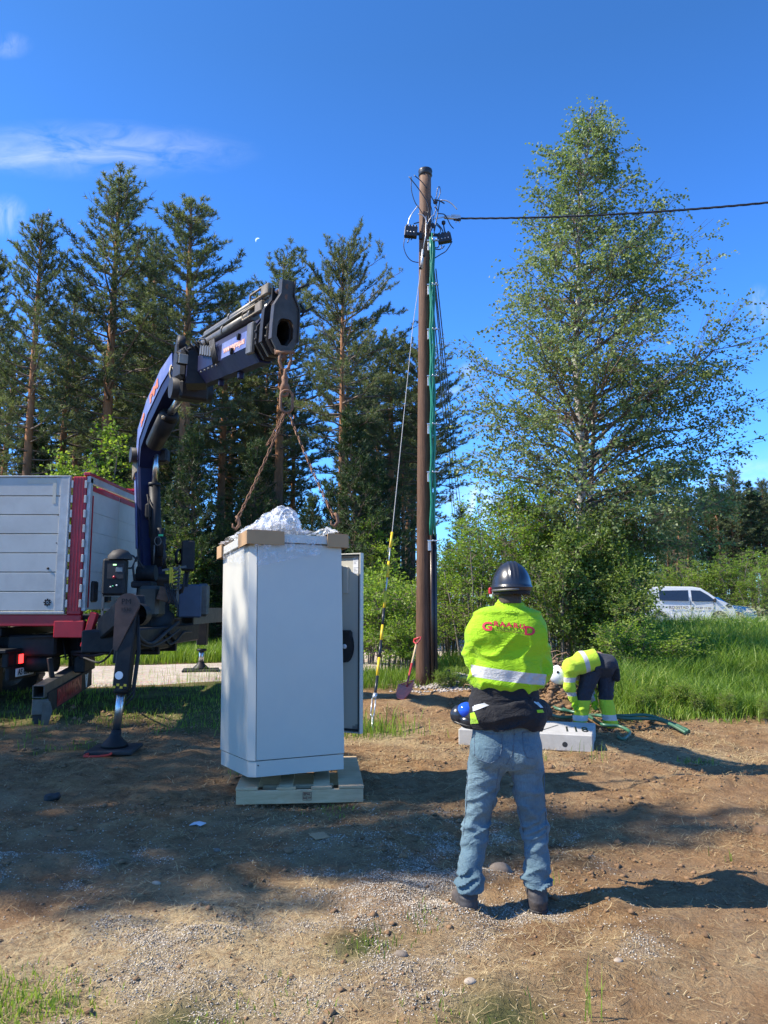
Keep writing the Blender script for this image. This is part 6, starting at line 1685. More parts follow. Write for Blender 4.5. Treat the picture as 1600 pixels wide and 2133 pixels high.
# crumpled clear plastic on the roof
def make_plastic(lo=0.25, mid=0.5, hi=0.85, fs=18):
    t = NT('clear_plastic'); v = t.obj()
    n = t.noise(15, 5, 0.6, v, 1.5)
    p = t.n('BsdfPrincipled', {'Base Color': (0.92, 0.94, 0.96), 'Roughness': 0.2, 'Specular IOR Level': 0.9})
    t.set(p.inputs['Normal'], t.bump(n, 0.8, 0.03))
    tr = t.n('BsdfTransparent', {'Color': (0.97, 0.98, 1.0)})
    f = t.ramp(t.noise(fs, 5, 0.7, v, 2.2), [(0.36, lo), (0.5, mid), (0.70, hi)])
    mx = t.n('MixShader', {0: f, 1: tr, 2: p}); t.t.links.new(mx.outputs[0], t.out.inputs[0]); return t.m
M_PLAST = make_plastic(0.12, 0.38, 0.8); M_PLAST2 = make_plastic(0.03, 0.08, 0.55, 6)
def crumple(name, poly, nu, nv, hf, seed, parent, mat=M_PLAST, amp=0.03, fq=9):
    """sheet over bilinear patch poly (4 world corners), pushed up by hf(u,v) with sharp creases"""
    u, v = np.meshgrid(np.linspace(0, 1, nu), np.linspace(0, 1, nv), indexing='ij')
    p = [np.array(q) for q in poly]
    B = (1 - u)[..., None] * (1 - v)[..., None] * p[0] + u[..., None] * (1 - v)[..., None] * p[1] + u[..., None] * v[..., None] * p[2] + (1 - u)[..., None] * v[..., None] * p[3]
    def rid(a, b, s): return 1 - np.abs(2 * fbm(a, b, s, 3) - 1) * 2
    B[..., 2] += hf(u, v) + amp * rid(u * fq, v * fq, seed)
    B[..., 0] += amp * 0.9 * rid(u * fq + 9, v * fq, seed + 5); B[..., 1] += amp * 0.9 * rid(u * fq, v * fq + 5, seed + 9)
    ii = np.arange(nu * nv).reshape(nu, nv)
    Q = np.stack([ii[:-1, :-1], ii[1:, :-1], ii[1:, 1:], ii[:-1, 1:]], -1).reshape(-1, 4)
    V = B.reshape(-1, 3) - np.array(parent.location if parent is not None else (0, 0, 0))
    return link(name, np_mesh(name, V, Q), mat, parent)
wrap = thing('plastic_wrap', 'crumpled clear plastic wrap heaped on the roof of the cabinet', 'plastic', cp(0.3, 0.4, HT + 0.02))
T_ = HT + 0.012
crumple('heaped_film', [cp(0.0, 0.0, T_), cp(0.55, 0.05, T_), cp(0.5, D_, T_), cp(-0.06, D_ + 0.05, T_)], 70, 70,
        lambda u, v: 0.13 * np.exp(-((u - 0.45) / 0.4) ** 2 - ((v - 0.4) / 0.45) ** 2) * (0.5 + fbm(u * 5, v * 5, 3)) , 11, wrap, amp=0.035)
crumple('film_balloon', [cp(0.10, 0.05, T_ + 0.02), cp(0.52, 0.05, T_ + 0.02), cp(0.5, 0.5, T_ + 0.02), cp(0.1, 0.5, T_ + 0.02)], 60, 60,
        lambda u, v: 0.24 * np.sqrt(np.clip(1 - ((u - 0.6) / 0.4) ** 2 - ((v - 0.5) / 0.5) ** 2, 0, 1)), 15, wrap, amp=0.03, fq=7)
crumple('heaped_film', [cp(0.02, 0.1, T_), cp(0.45, 0.05, T_), cp(0.45, 0.6, T_), cp(0.0, 0.7, T_)], 60, 60,
        lambda u, v: 0.2 * np.exp(-((u - 0.5) / 0.3) ** 2 - ((v - 0.4) / 0.4) ** 2), 25, wrap, amp=0.045, fq=8)
crumple('flat_film', [cp(0.45, -0.03, T_ + .004), cp(W_ - 0.02, -0.03, T_ + .004), cp(W_, 0.3, T_ + .01), cp(0.45, 0.4, T_ + .01)], 60, 30,
        lambda u, v: 0.02 * fbm(u * 6, v * 3, 8) + 0.10 * np.exp(-((u - 0.93) / 0.07) ** 2) * (v) + 0.03 * np.exp(-((u - 0.6) / 0.15) ** 2), 19, wrap, amp=0.012)
crumple('hanging_film', [cp(0.03, -0.045, HT - 0.30), cp(0.60, -0.055, HT - 0.18), cp(0.62, -0.04, HT - 0.03), cp(0.0, -0.04, HT - 0.03)], 70, 30, lambda u, v: 0 * u, 29, wrap, M_PLAST2, amp=0.010, fq=6)
crumple('hanging_film', [cp(-0.04, 0.08, HT - 0.26), cp(-0.04, D_ - 0.15, HT - 0.16), cp(-0.04, D_, HT - 0.02), cp(-0.04, 0.08, HT - 0.02)], 50, 30, lambda u, v: 0 * u, 39, wrap, M_PLAST2, amp=0.010, fq=6)

# ------------------------------------------------------------------ pallet
M_WOOD = None
def make_wood(name, a, b, sc=3.0):
    t = NT(name); v = t.obj()
    st = t.n('Mapping', {'Vector': v, 'Scale': (1.5, 9, 9)}).outputs[0]
    n = t.noise(sc, 7, 0.65, st, 0.8); g = t.noise(1.5, 4, 0.6, v)
    c = t.ramp(n, [(0.3, a), (0.7, b)]); c = t.mix(t.ramp(g, [(0.5, 0.0), (0.75, 0.45)]), c, (0.17, 0.15, 0.12))
    t.bsdf(c, 0.75, 0, t.bump(n, 0.3, 0.004), 0.25); return t.m
M_WOOD = make_wood('pine_board', (0.46, 0.32, 0.17), (0.64, 0.47, 0.28))
g0 = G(491, 1685); g1 = G(757, 1668); gd = P(480, 1607, 7.4)
pe = (g1 - g0); pe.z = 0; PW = pe.length; pe.normalize(); pf = Vector((-pe.y, pe.x, 0)); PD = 1.22; pz = max(float(gh(g0.x, g0.y)), float(gh(g1.x, g1.y)), float(gh(g0.x, g0.y + 0.5))) + 0.004
g0.z = pz
pal = thing('pallet', 'pale wooden pallet lying on the soil under the hanging cabinet', 'pallet', g0, math.atan2(pe.y, pe.x))
RP = pal.rotation_euler.z
def pl_part(name, boxes, mat=M_WOOD):
    m = MB()
    for (u0, u1, v0, v1, z0, z1) in boxes: m.box(((u0 + u1) / 2, (v0 + v1) / 2, (z0 + z1) / 2), (u1 - u0, v1 - v0, z1 - z0), None, 0.003)
    me = m.mesh(name); return link(name, me, mat, pal)
pl_part('stringer', [(0, PW, 0, 0.035, 0.0, 0.105)])
pl_part('stringer', [(0, PW, PD / 2 - 0.02, PD / 2 + 0.02, 0.0, 0.104)])
pl_part('stringer', [(0, PW, PD - 0.035, PD, 0.0, 0.105)])
for (u0, u1) in ((-0.004, 0.17), (0.335, 0.45), (0.615, 0.75), (PW - 0.20, PW + 0.004)): pl_part('plank', [(u0, u1, (0.0 if (u0 < 0 or u1 > PW) else 0.045), PD, 0.107, 0.129)])
pl_part('plank', [(0.20, PW - 0.24, 0.17, 0.215, 0.075, 0.1055)])
for (u0, u1) in ((0.32, 0.475), (0.60, 0.765)): pl_part('block', [(u0, u1, 0.0, 0.045, 0.1065, 0.126)])
m = MB(); m.box((0, 0, 0), (0.001, 0.001, 0.001))
M_BRAND = simple('burnt_stamp', (0.13, 0.03, 0.02), 0.8, var=0.2, bump=0)
so = pal.location + pe * (PW * 0.555) - pf * 0.0015 + Vector((0, 0, 0.055))
m = MB()
for (a_, b_, c_, d__) in ((-0.035, 0.035, 0.028, 0.031), (-0.035, 0.035, -0.031, -0.028), (-0.035, -0.032, -0.031, 0.031), (0.032, 0.035, -0.031, 0.031), (-0.002, 0.0, -0.03, 0.0), (-0.03, 0.03, 0.0, 0.002)):
    m.box(((a_ + b_) / 2 + PW * 0.555, -0.001, (c_ + d__) / 2 + 0.055), (b_ - a_, 0.0015, d__ - c_))
link('stamp_frame', m.mesh('stamp_frame'), M_BRAND, pal)
for (tx, dx, dz, sz) in (('EPAL', 0, 0.016, 0.026), ('NO HT', 0, -0.014, 0.02)):
    me = text_geo(tx, sz, 0.0008, 0.0005); me.transform(Matrix.Translation((PW * 0.555 + dx, -0.0015, 0.055 + dz)) @ Matrix.Rotation(math.pi / 2, 4, 'X')); link('stamp_lettering', me, M_BRAND, pal)
# ================================================================== UTILITY POLE
def make_pole_mat():
    t = NT('tarred_pole_wood'); v = t.obj()
    st = t.n('Mapping', {'Vector': v, 'Scale': (9, 9, 0.7)}).outputs[0]
    n = t.noise(4.0, 8, 0.7, st, 0.4); g = t.noise(0.9, 4, 0.6, v)
    c = t.ramp(n, [(0.3, (0.05, 0.027, 0.016)), (0.55, (0.12, 0.062, 0.036)), (0.75, (0.19, 0.105, 0.062))])
    c = t.mix(t.ramp(g, [(0.45, 0.0), (0.7, 0.5)]), c, (0.16, 0.085, 0.05))
    z = t.n('SeparateXYZ', {0: v}).outputs[2]
    c = t.mix(t.math('MULTIPLY', t.math('SUBTRACT', z, 6.5), 0.35, clamp=True), c, t.ramp(n, [(0.3, (0.10, 0.055, 0.035)), (0.7, (0.27, 0.17, 0.11))]))
    t.bsdf(c, 0.75, 0, t.bump(n, 0.6, 0.01), 0.3); return t.m
M_POLE = make_pole_mat()
M_GALV = simple('galvanised', (0.55, 0.57, 0.58), 0.4, 0.6, var=0.15, scale=15, bump=0.1)
M_GREEN = simple('green_cable', (0.018, 0.21, 0.125), 0.35, var=0.15, bump=0)
M_BLACKC = simple('black_cable', (0.02, 0.022, 0.026), 0.4, var=0.2, bump=0)
M_CONDUIT = simple('brown_conduit', (0.055, 0.04, 0.032), 0.3, 0.3, var=0.2, bump=0.05)
PY = 12.9
pb = P(882, 1470, PY); pz0 = float(gh(pb.x, PY)) - 0.15
pt = P(886, 358, PY)
pole = thing('utility_pole', 'tall brown wooden utility pole with green cables clamped to its right side', 'utility pole', (pb.x, PY, pz0))
def pp(px, py, dy=0.0): return P(px, py, PY + dy)
NS = 24
pts = [Vector((pb.x, PY, pz0)).lerp(pt, i / NS) for i in range(NS + 1)]
m = MB(); m.tube(pts, [0.132 + (0.106 - 0.132) * (i / NS) for i in range(NS + 1)], 28); m.build('pole_shaft', M_POLE, pole)
m = MB(); m.lathe([(0.10, -0.10), (0.128, -0.08), (0.122, -0.03), (0.13, 0.0), (0.125, 0.03), (0.08, 0.055), (0.001, 0.065)], pt, n=24); m.build('pole_cap', M_BLACKC, pole)
def pxat(z):   # pole axis at height z
    t = (z - pz0) / (pt.z - pz0); return Vector((pb.x, PY, pz0)).lerp(pt, t)
CABX = [(893, 520, 575), (897, 520, 1115), (904, 520, 1115)]
def clamp(px, py, big=False):
    c = pp(px, py, -0.16)
    m = MB(); m.box(c + Vector((-0.03, 0.04, -0.06)), (0.075, 0.05, 0.16), None, 0.006); pl_ = m.build('cable_bracket', M_GALV, pole)
    m = MB(); m.bar(c + Vector((-0.08, -0.01, 0.03)), c + Vector((0.13, -0.02, 0.03)), 0.035, 0.02); m.lathe([(0.012, 0), (0.012, 0.05), (0.001, 0.05)], c + Vector((0.02, -0.03, 0.03)), (0, -1, 0), 8); m.lathe([(0.01, 0), (0.01, 0.05), (0.001, 0.05)], c + Vector((0.08, -0.03, 0.03)), (0, -1, 0), 8); m.build('clamp_bar', M_GALV, pl_)
for py in (505, 597, 690, 787, 887, 987): clamp(899, py)
clamp(900, 1130); clamp(897, 1437)
# green cables
for (k, dx, dy, r_, y0, y1) in ((0, 896, -0.18, 0.022, 494, 1115), (1, 904, -0.15, 0.024, 500, 1115), (2, 899, -0.10, 0.018, 505, 1115), (3, 900, -0.2, 0.012, 485, 900)):
    cp_ = []
    rq = random.Random(k)
    for i in range(26):
        t = i / 25; py = y0 + (y1 - y0) * t
        wob = 3.0 * math.sin(t * 19 + k * 2) * math.sin(t * 40 * 0.5) + rq.uniform(-.4, .4)
        cp_.append(pp(dx + (899 - dx) * 0.1 + wob * 0.8 + (1.0 if t > .5 else 0), py, dy))
    m = MB(); m.tube(cp_, r_, 8); m.build('green_cable', M_GREEN, pole)
m = MB(); m.tube([pp(899, 1112, -0.12), pp(900, 1300, -0.10), pp(901, 1475, -0.08)], 0.031, 12); m.build('conduit', M_CONDUIT, pole)
m = MB(); m.tube([pp(906, 1112, -0.08), pp(907, 1300, -0.08), pp(909, 1475, -0.06)], 0.033, 12); m.build('conduit', M_BLACKC, pole)
# terminal blocks with their screws
for (px, py, w_, h_, rz, nm) in ((856, 484, 0.23, 0.19, 0.1, 'l'), (926, 497, 0.24, 0.16, -0.2, 'r')):
    c = pp(px, py, -0.1); R = Matrix.Rotation(rz, 3, 'Y')
    m = MB(); m.box(c, (w_, 0.12, h_), R, 0.01); bl = m.build('terminal_block', M_BLACKC, pole)
    for k in range(4):
        m = MB(); m.box(c + R @ Vector((-w_ * 0.36 + k * w_ * 0.24, 0, h_ * 0.55)), (w_ * 0.15, 0.1, h_ * 0.25), R, 0.008); m.build('terminal_cover', M_BLACKC, bl)
    for k in range(3):
        m = MB(); m.lathe([(0.012, 0), (0.012, 0.01), (0.001, 0.01)], c + R @ Vector((-w_ * 0.25 + k * w_ * 0.25, -0.06, -0.02)), (0, -1, 0), 8); m.build('terminal_screw', M_GALV, bl)
m = MB(); m.bar(pp(868, 487, -0.05), pp(912, 490, -0.05), 0.03, 0.05); m.build('block_arm', M_BLACKC, pole)
m = MB(); m.box(pp(876, 492, -0.12), (0.06, 0.06, 0.12), None, 0.01); m.build('block_bracket', M_BLACKC, pole)
def cr(P4, n=6):
    cv = []
    for i in range(len(P4) - 1):
        p0 = P4[max(i - 1, 0)]; p3 = P4[min(i + 2, len(P4) - 1)]; a_, b_ = P4[i], P4[i + 1]
        for k in range(n):
            t = k / n; cv.append(0.5 * ((2 * a_) + (b_ - p0) * t + (2 * p0 - 5 * a_ + 4 * b_ - p3) * t * t + (-p0 + 3 * a_ - 3 * b_ + p3) * t ** 3))
    cv.append(P4[-1]); return cv
M_BARE = simple('bare_wire', (0.6, 0.6, 0.6), 0.35, 0.5, bump=0)
wires = [([(852, 368), (868, 388), (882, 408), (892, 430), (893, 470)], -0.18, 0.009), ([(863, 365), (878, 378), (889, 392)], -0.2, 0.009), ([(857, 368), (857, 395), (864, 420), (874, 435), (886, 455), (893, 480)], -0.16, 0.008),
         ([(898, 408), (905, 422), (910, 430), (904, 450), (899, 480)], -0.12, 0.009), ([(908, 415), (912, 392), (916, 390), (917, 402), (912, 416)], -0.1, 0.008), ([(903, 417), (915, 418), (926, 424)], -0.1, 0.012),
         ([(910, 445), (924, 446), (930, 452), (938, 468), (945, 476)], -0.08, 0.009), ([(909, 468), (918, 478), (914, 490)], -0.08, 0.009), ([(910, 465), (920, 476), (925, 490)], -0.1, 0.01), ([(924, 468), (926, 480), (929, 489)], -0.06, 0.012),
         ([(844, 494), (841, 512), (846, 530), (857, 543), (872, 547)], -0.08, 0.008), ([(853, 496), (849, 506)], -0.1, 0.01), ([(860, 495), (856, 500)], -0.1, 0.01), ([(942, 503), (930, 522), (918, 530), (905, 538)], -0.1, 0.009),
         ([(914, 510), (912, 516), (905, 515)], -0.1, 0.009), ([(920, 511), (918, 519), (908, 519), (903, 514)], -0.08, 0.009), ([(926, 512), (921, 518)], -0.1, 0.009), ([(862, 466), (873, 463)], -0.1, 0.01),
         ([(905, 430), (912, 440), (909, 460), (904, 480)], -0.14, 0.01), ([(916, 420), (911, 450), (905, 482)], -0.1, 0.01), ([(895, 420), (900, 440), (899, 460), (895, 490)], -0.17, 0.008), ([(890, 440), (896, 460), (905, 476), (903, 492)], -0.18, 0.008)]
for pts_, dy, r_ in wires:
    m = MB(); m.tube(cr([pp(x, y, dy) for x, y in pts_], 4), r_, 6); m.build('loose_wire', M_BLACKC, pole)
for pts_, dy, r_ in (([(918, 417), (930, 418), (942, 425), (952, 436)], -0.1, 0.011), ([(849, 472), (853, 455), (862, 440), (872, 428)], -0.12, 0.009), ([(871, 446), (880, 448), (887, 456), (888, 464)], -0.2, 0.009), ([(888, 470), (898, 452), (906, 447)], -0.2, 0.006)):
    m = MB(); m.tube(cr([pp(x, y, dy) for x, y in pts_], 4), r_, 6); m.build('bare_wire', M_BARE, pole)
m = MB(); m.box(pp(907, 420, -0.1), (0.08, 0.06, 0.09), None, 0.02); m.box(pp(924, 464, -0.06), (0.07, 0.06, 0.08), None, 0.02); m.box(pp(902, 470, -0.12), (0.06, 0.06, 0.1), None, 0.02); m.build('splice_connector', M_BLACKC, pole)
m = MB(); m.bar(pp(903, 456, -0.12), pp(928, 451, -0.05), 0.02, 0.02); m.bar(pp(925, 452, -0.05), pp(960, 455, 0.0), 0.05, 0.06, bev=0.01); m.bar(pp(940, 449, -0.05), pp(958, 450, 0.0), 0.04, 0.03)
for k in range(2): m.tube([pp(950 + 7 * k, 456, 0), pp(950 + 7 * k, 464, 0)], 0.008, 5)
m.build('dead_end_clamp', M_GALV, pole)
m = MB(); m.bar(pp(945, 456, -0.01), pp(960, 458, 0.0), 0.06, 0.05, bev=0.01); m.build('clamp_jaw', M_BLACKC, pole)
# overhead line leaving to the right, twisted from three cores
ol = thing('overhead_cable', 'twisted black overhead cable running from the pole top out to the right', 'cable', pp(960, 455))
a = pp(960, 455); b = P(1640, 418, 11.0)
for k in range(3):
    m = MB(); pts_ = []
    for i in range(120):
        t = i / 119; p = a.lerp(b, t) + Vector((0, 0, -0.22 * 4 * t * (1 - t) * 0.35)); ph = t * 60 + k * 2.094
        pts_.append(p + Vector((0, math.cos(ph), math.sin(ph))) * 0.011)
    m.tube(pts_, 0.0092, 5); m.build('cable_core', M_BLACKC, ol)
# distant line beyond the pole, running down to the right
dl = thing('power_line', 'thin parallel wires of the line continuing into the distance behind the pole', 'power line', pp(903, 520, 0.1))
for (x0, y0, x1, y1) in ((904, 560, 956, 1078), (906, 600, 948, 1075), (903, 640, 943, 1072), (908, 560, 962, 1080)):
    m = MB(); A_ = P(x0, y0, PY + 0.12); B_ = P(x1, y1, 75); pts_ = []
    for i in range(30):
        t = i / 29; t2 = t ** 1.8; p = A_.lerp(B_, t2); pts_.append(p)
    m.tube(pts_, [0.010 + 0.016 * (i / 29) for i in range(30)], 4); m.build('line_wire', M_BLACKC, dl)
# ------------------------------------------------------------------ guy wire
gb = G(775, 1518); ga = pp(881, 548, -0.15)
guy = thing('guy_wire', 'steel guy wire with yellow and black marker sleeves anchored left of the shovel', 'guy wire', gb)
kt = ga + (pp(888, 455, -0.2) - ga)
m = MB(); m.tube([pp(888, 450, -0.14), pp(887, 490, -0.17), pp(881, 522, -0.18)], 0.009, 6); m.build('upper_strand', M_GALV, guy)
m = MB(); m.tube([pp(881, 520, -0.18), pp(878, 560, -0.18)], [0.02, 0.028], 8); m.build('insulator', M_GALV, guy)
m = MB(); m.tube([pp(883, 530, -0.18), pp(882, 534, -0.18)], 0.03, 8); m.tube([pp(877, 554, -0.18), pp(876, 560, -0.18)], 0.03, 8); m.build('insulator_pin', M_BLACKC, guy)
def gp(t): return gb.lerp(pp(877, 560, -0.18), t) 
Y1 = lambda py: (1518 - py) / (1518 - 560.0)
def g_at(px, py):
    """point of the guy wire seen at that height"""
    Yd = gb.y + (PY - 0.18 - gb.y) * Y1(py) * 1.0
    return P(px, py, Yd)
poly_ = [(775, 1500), (783, 1440), (790, 1330), (799, 1250), (808, 1150), (817, 1110), (838, 900), (860, 680), (877, 560)]
W3 = [g_at(*q) for q in poly_]
m = MB(); m.tube([W3[4], W3[5], W3[6], W3[7], W3[8]], 0.006, 8); m.build('strand', simple('steel_strand', (0.33, 0.33, 0.32), 0.6, 0.1, bump=0), guy)
for (x0, y0, x1, y1, c) in ((817, 1109, 813, 1141, 'y'), (813, 1141, 810, 1170, 'g'), (810, 1170, 807, 1202, 'y'), (807, 1202, 804, 1232, 'g'), (804, 1232, 800, 1267, 'y'), (800, 1267, 797, 1302, 'b'), (797, 1302, 794, 1334, 'y'),
                            (794, 1334, 790, 1370, 'b'), (790, 1370, 786, 1408, 'y'), (786, 1408, 781, 1450, 'b')):
    m = MB(); m.tube([g_at(x0, y0), g_at(x1, y1)], 0.019 if c != 'g' else 0.009, 10); m.build('marker_sleeve' if c != 'g' else 'strand_section', {'y': M_YEL, 'b': M_BLACKC, 'g': M_GALV}[c], guy)
m = MB(); m.tube([g_at(782, 1445), g_at(779, 1455)], 0.028, 8); a_, b_ = g_at(779, 1455), g_at(776, 1487); o = Vector((0.022, 0, 0)); m.tube([a_ + o, b_ + o], 0.009, 6); m.tube([a_ - o, b_ - o], 0.009, 6); m.tube([b_ - o, b_ + Vector((-0.004, 0, -0.05)), b_ + o], 0.009, 6)
m.tube([b_ + Vector((0, 0, -0.04)), gb + Vector((0, 0, -0.1))], 0.012, 8); m.tube([g_at(782, 1440), g_at(786, 1446)], 0.006, 5); m.build('turnbuckle', M_GALV, guy)

# ------------------------------------------------------------------ shovel leaning on the pole
sb = G(840, 1462); SY = sb.y
shv = thing('shovel', 'red shovel with D-shaped grip and short wooden shaft leaning on the wooden pole', 'shovel', P(840, 1462, SY))
S1 = P(871, 1325, PY - 0.22); S0 = P(840, 1462, SY)
dS = (S1 - S0).normalized(); sS = Vector((1, 0, 0)); sS = (sS - dS * sS.dot(dS)).normalized(); fS = sS.cross(dS)
if fS.y > 0: fS = -fS
fS = (Matrix.Rotation(math.radians(-32), 3, dS) @ fS); fS = fS if fS.x < 0 else (Matrix.Rotation(math.radians(64), 3, dS) @ fS); sS = dS.cross(fS)
def sp(px, py): t = (1462 - py) / (1462 - 1325.0); return S0.lerp(S1, t)
M_SRED = simple('shovel_red', (0.42, 0.03, 0.035), 0.45, var=0.15, bump=0.05, dirt=(0.35, 0.2, 0.15), dirt_amt=0.3)
M_BLADE = simple('worn_red_blade', (0.68, 0.17, 0.12), 0.6, var=0.2, scale=12, bump=0.2, dirt=(0.30, 0.2, 0.14), dirt_amt=0.6)
m = MB(); m.tube([sp(0, 1392), sp(0, 1345)], 0.017, 12); m.build('shaft', make_wood('shaft_wood', (0.45, 0.33, 0.18), (0.62, 0.48, 0.28)), shv)
m = MB(); m.tube([sp(0, 1432), sp(0, 1415), sp(0, 1386)], [0.013, 0.017, 0.020], 12); m.build('socket', M_SRED, shv)
g = sp(0, 1345)
m = MB(); m.tube([g, g + dS * 0.035], [0.019, 0.024], 12); m.tube([g + dS * 0.02, g + dS * 0.06 + sS * 0.03, g + dS * 0.10 + sS * 0.062, g + dS * 0.16 + sS * 0.068], 0.013, 8); m.tube([g + dS * 0.02, g + dS * 0.06 - sS * 0.03, g + dS * 0.10 - sS * 0.062, g + dS * 0.16 - sS * 0.068], 0.013, 8); m.tube([g + dS * 0.16 - sS * 0.068, g + dS * 0.165 + sS * 0.068], 0.018, 10); m.build('grip', M_SRED, shv)
BLn = 0.37; bt_ = sp(0, 1425)
nu, nv = 9, 10; V = []
for i in range(nv):
    t = i / (nv - 1); wd = 0.145 * (1.0 if t < 0.45 else math.sqrt(max(0.0, 1 - ((t - 0.45) / 0.56) ** 2))) + 0.004
    for j in range(nu):
        u = j / (nu - 1) * 2 - 1
        V.append(bt_ - dS * (t * BLn) + sS * (u * wd) + fS * (0.035 * (u * u) - 0.02 * (1 - u * u) * (1 - t)))
m = MB(); fs = [(i * nu + j, i * nu + j + 1, (i + 1) * nu + j + 1, (i + 1) * nu + j) for i in range(nv - 1) for j in range(nu - 1)]
V2 = [v - fS * 0.004 for v in V]; n_ = len(V)
fs2 = [tuple(n_ + k for k in f[::-1]) for f in fs]
edge = [(j, j + 1) for j in range(nu - 1)] + [((nv - 1) * nu + j + 1, (nv - 1) * nu + j) for j in range(nu - 1)]
m.add(V + V2, fs + fs2 + [(a, n_ + a, n_ + b, b) for a, b in edge], 0, True)
m.box(bt_ + sS * 0.06 + fS * 0.008, (0.1, 0.02, 0.012), Matrix((sS, fS, dS)).transposed()); m.box(bt_ - sS * 0.06 + fS * 0.008, (0.1, 0.02, 0.012), Matrix((sS, fS, dS)).transposed())
m.build('blade', M_BLADE, shv)

# ------------------------------------------------------------------ concrete slab with 118, cables, trench bits
def make_conc():
    t = NT('concrete'); v = t.obj(); n = t.noise(5, 8, 0.7, v); f = t.noise(60, 4, 0.7, v)
    c = t.ramp(n, [(0.3, (0.36, 0.35, 0.32)), (0.7, (0.50, 0.49, 0.45))]); c = t.mix(t.ramp(f, [(0.28, 0.5), (0.4, 0.0)]), c, (0.18, 0.17, 0.155))
    z = t.n('SeparateXYZ', {0: v}).outputs[2]; spl = t.math('MULTIPLY', t.ramp(t.noise(22, 6, 0.8, v), [(0.5, 0), (0.6, 1)]), t.math('SUBTRACT', 0.55, t.math('MULTIPLY', z, 7.0), clamp=True))
    c = t.mix(spl, c, (0.13, 0.085, 0.055)); t.bsdf(c, 0.85, 0, t.bump(t.math('ADD', n, f), 0.4, 0.004), 0.2); return t.m
M_CONC = make_conc()
q1 = G(955, 1552); q2 = G(1236, 1566); se = (q2 - q1); se.z = 0; SW = se.length; se.normalize(); sf = Vector((-se.y, se.x, 0))
sz = min(q1.z, q2.z) - 0.005; SH = 0.19; SD = 0.92
slab = thing('concrete_slab', 'grey concrete foundation slab painted 118, lying behind the standing man', 'concrete slab', (q1.x, q1.y, sz), math.atan2(se.y, se.x))
m = MB(); m.box((SW / 2, SD / 2, SH / 2), (SW, SD, SH), None, 0.012); me = m.mesh('slab_body'); link('slab_body', me, M_CONC, slab)
m = MB(); m.lathe([(0.028, 0), (0.03, 0.0015), (0.001, 0.002)], (SW * 0.8, 0.001, 0.075), (0, -1, 0), 14, sm=False); link('lifting_socket', m.mesh('lifting_socket'), M_GASK, slab)
m = MB(); m.bar((SW * 0.62, 0.15, SH + 0.003), (SW * 0.72, 0.62, SH + 0.003), 0.010, 0.004); m.bar((SW * 0.615, 0.12, SH + 0.004), (SW * 0.60, -0.002, SH + 0.002), 0.022, 0.004); link('chalk_line', m.mesh('chalk_line'), M_GREYS, slab)
me = text_geo('118', 0.16, 0.0008, 0.002, 1.25); me.transform(Matrix.Translation((SW - 0.20, 0.34, SH + 0.002)) @ Matrix.Rotation(0.1, 4, 'Z') @ Matrix.Diagonal((1, 3.2, 1, 1))); link('painted_number', me, M_BLACKC, slab)
def gline(pts, r_, name, mat, parent, lift=0.02, seg=6):
    P4 = []
    for q in pts:
        g_ = G(q[0], q[1]); g_.z += lift + (q[2] if len(q) > 2 else 0); P4.append(g_)
    m = MB(); m.tube(cr(P4, seg), r_, 8); return m.build(name, mat, parent)
M_GTUBE = simple('green_duct', (0.03, 0.13, 0.075), 0.4, var=0.2, bump=0, dirt=(0.25, 0.19, 0.13), dirt_amt=0.4)
for pts_, nm_, lab in (([(1128, 1478, .1), (1160, 1488, .06), (1192, 1494, .05), (1225, 1502, .05), (1255, 1512, .05), (1290, 1520, .04), (1312, 1532, .02), (1300, 1538, .0), (1288, 1539, 0)], 'green_duct', 'green cable duct curling back on itself in front of the bending worker'),
                  ([(1130, 1494, .08), (1165, 1500, .05), (1230, 1501, .05), (1300, 1505, .07), (1350, 1508, .09), (1400, 1518, .05), (1436, 1530, .02)], 'green_duct', 'longer green cable duct ending on the soil to the right of the worker'),
                  ([(1126, 1470, .12), (1150, 1482, .07), (1185, 1492, .05)], 'green_duct', 'short green duct end beside the tied jacket'),
                  ([(1240, 1500, .05), (1300, 1508, .05), (1360, 1512, .07), (1395, 1520, .04), (1430, 1532, .01)], 'green_duct', 'second green duct lying tight along the longer one')):
    t_ = thing(nm_, lab, 'cable duct', G(pts_[0][0], pts_[0][1]), group='green cable ducts on the ground'); gline(pts_, 0.022, 'tube', M_GTUBE, t_)
# crate behind the pole
cr0 = G(925, 1436); cr0.y += 0.4; cr0.z = float(gh(cr0.x, cr0.y))
crt = thing('cardboard_box', 'small open cardboard box holding black fittings behind the pole', 'box', cr0)
m = MB(); hw, hd2, hh2 = 0.17, 0.12, 0.22
for (c, d) in (((0, -hd2, hh2 / 2), (2 * hw, 0.008, hh2)), ((0, hd2, hh2 / 2), (2 * hw, 0.008, hh2)), ((-hw, 0, hh2 / 2), (0.008, 2 * hd2, hh2)), ((hw, 0, hh2 / 2), (0.008, 2 * hd2, hh2)), ((0, 0, 0.006), (2 * hw, 2 * hd2, 0.008))): m.box(cr0 + Vector(c), d)
m.build('box_walls', M_CARD, crt)
m = MB(); rq = random.Random(2)
for k in range(7): m.tube([cr0 + Vector((rq.uniform(-.12, .12), rq.uniform(-.06, .06), hh2 + rq.uniform(-.03, .02))), cr0 + Vector((rq.uniform(-.14, .14), rq.uniform(-.06, .06), hh2 + rq.uniform(0, .07)))], 0.022, 7)
m.build('black_fittings', M_RUBBER, crt)
m = MB(); m.box(cr0 + Vector((hw + 0.015, -hd2 - 0.01, hh2 * 0.7)), (0.1, 0.004, 0.12), Matrix.Rotation(0.2, 3, 'Y')); m.build('clear_sleeve', M_PLAST, crt)

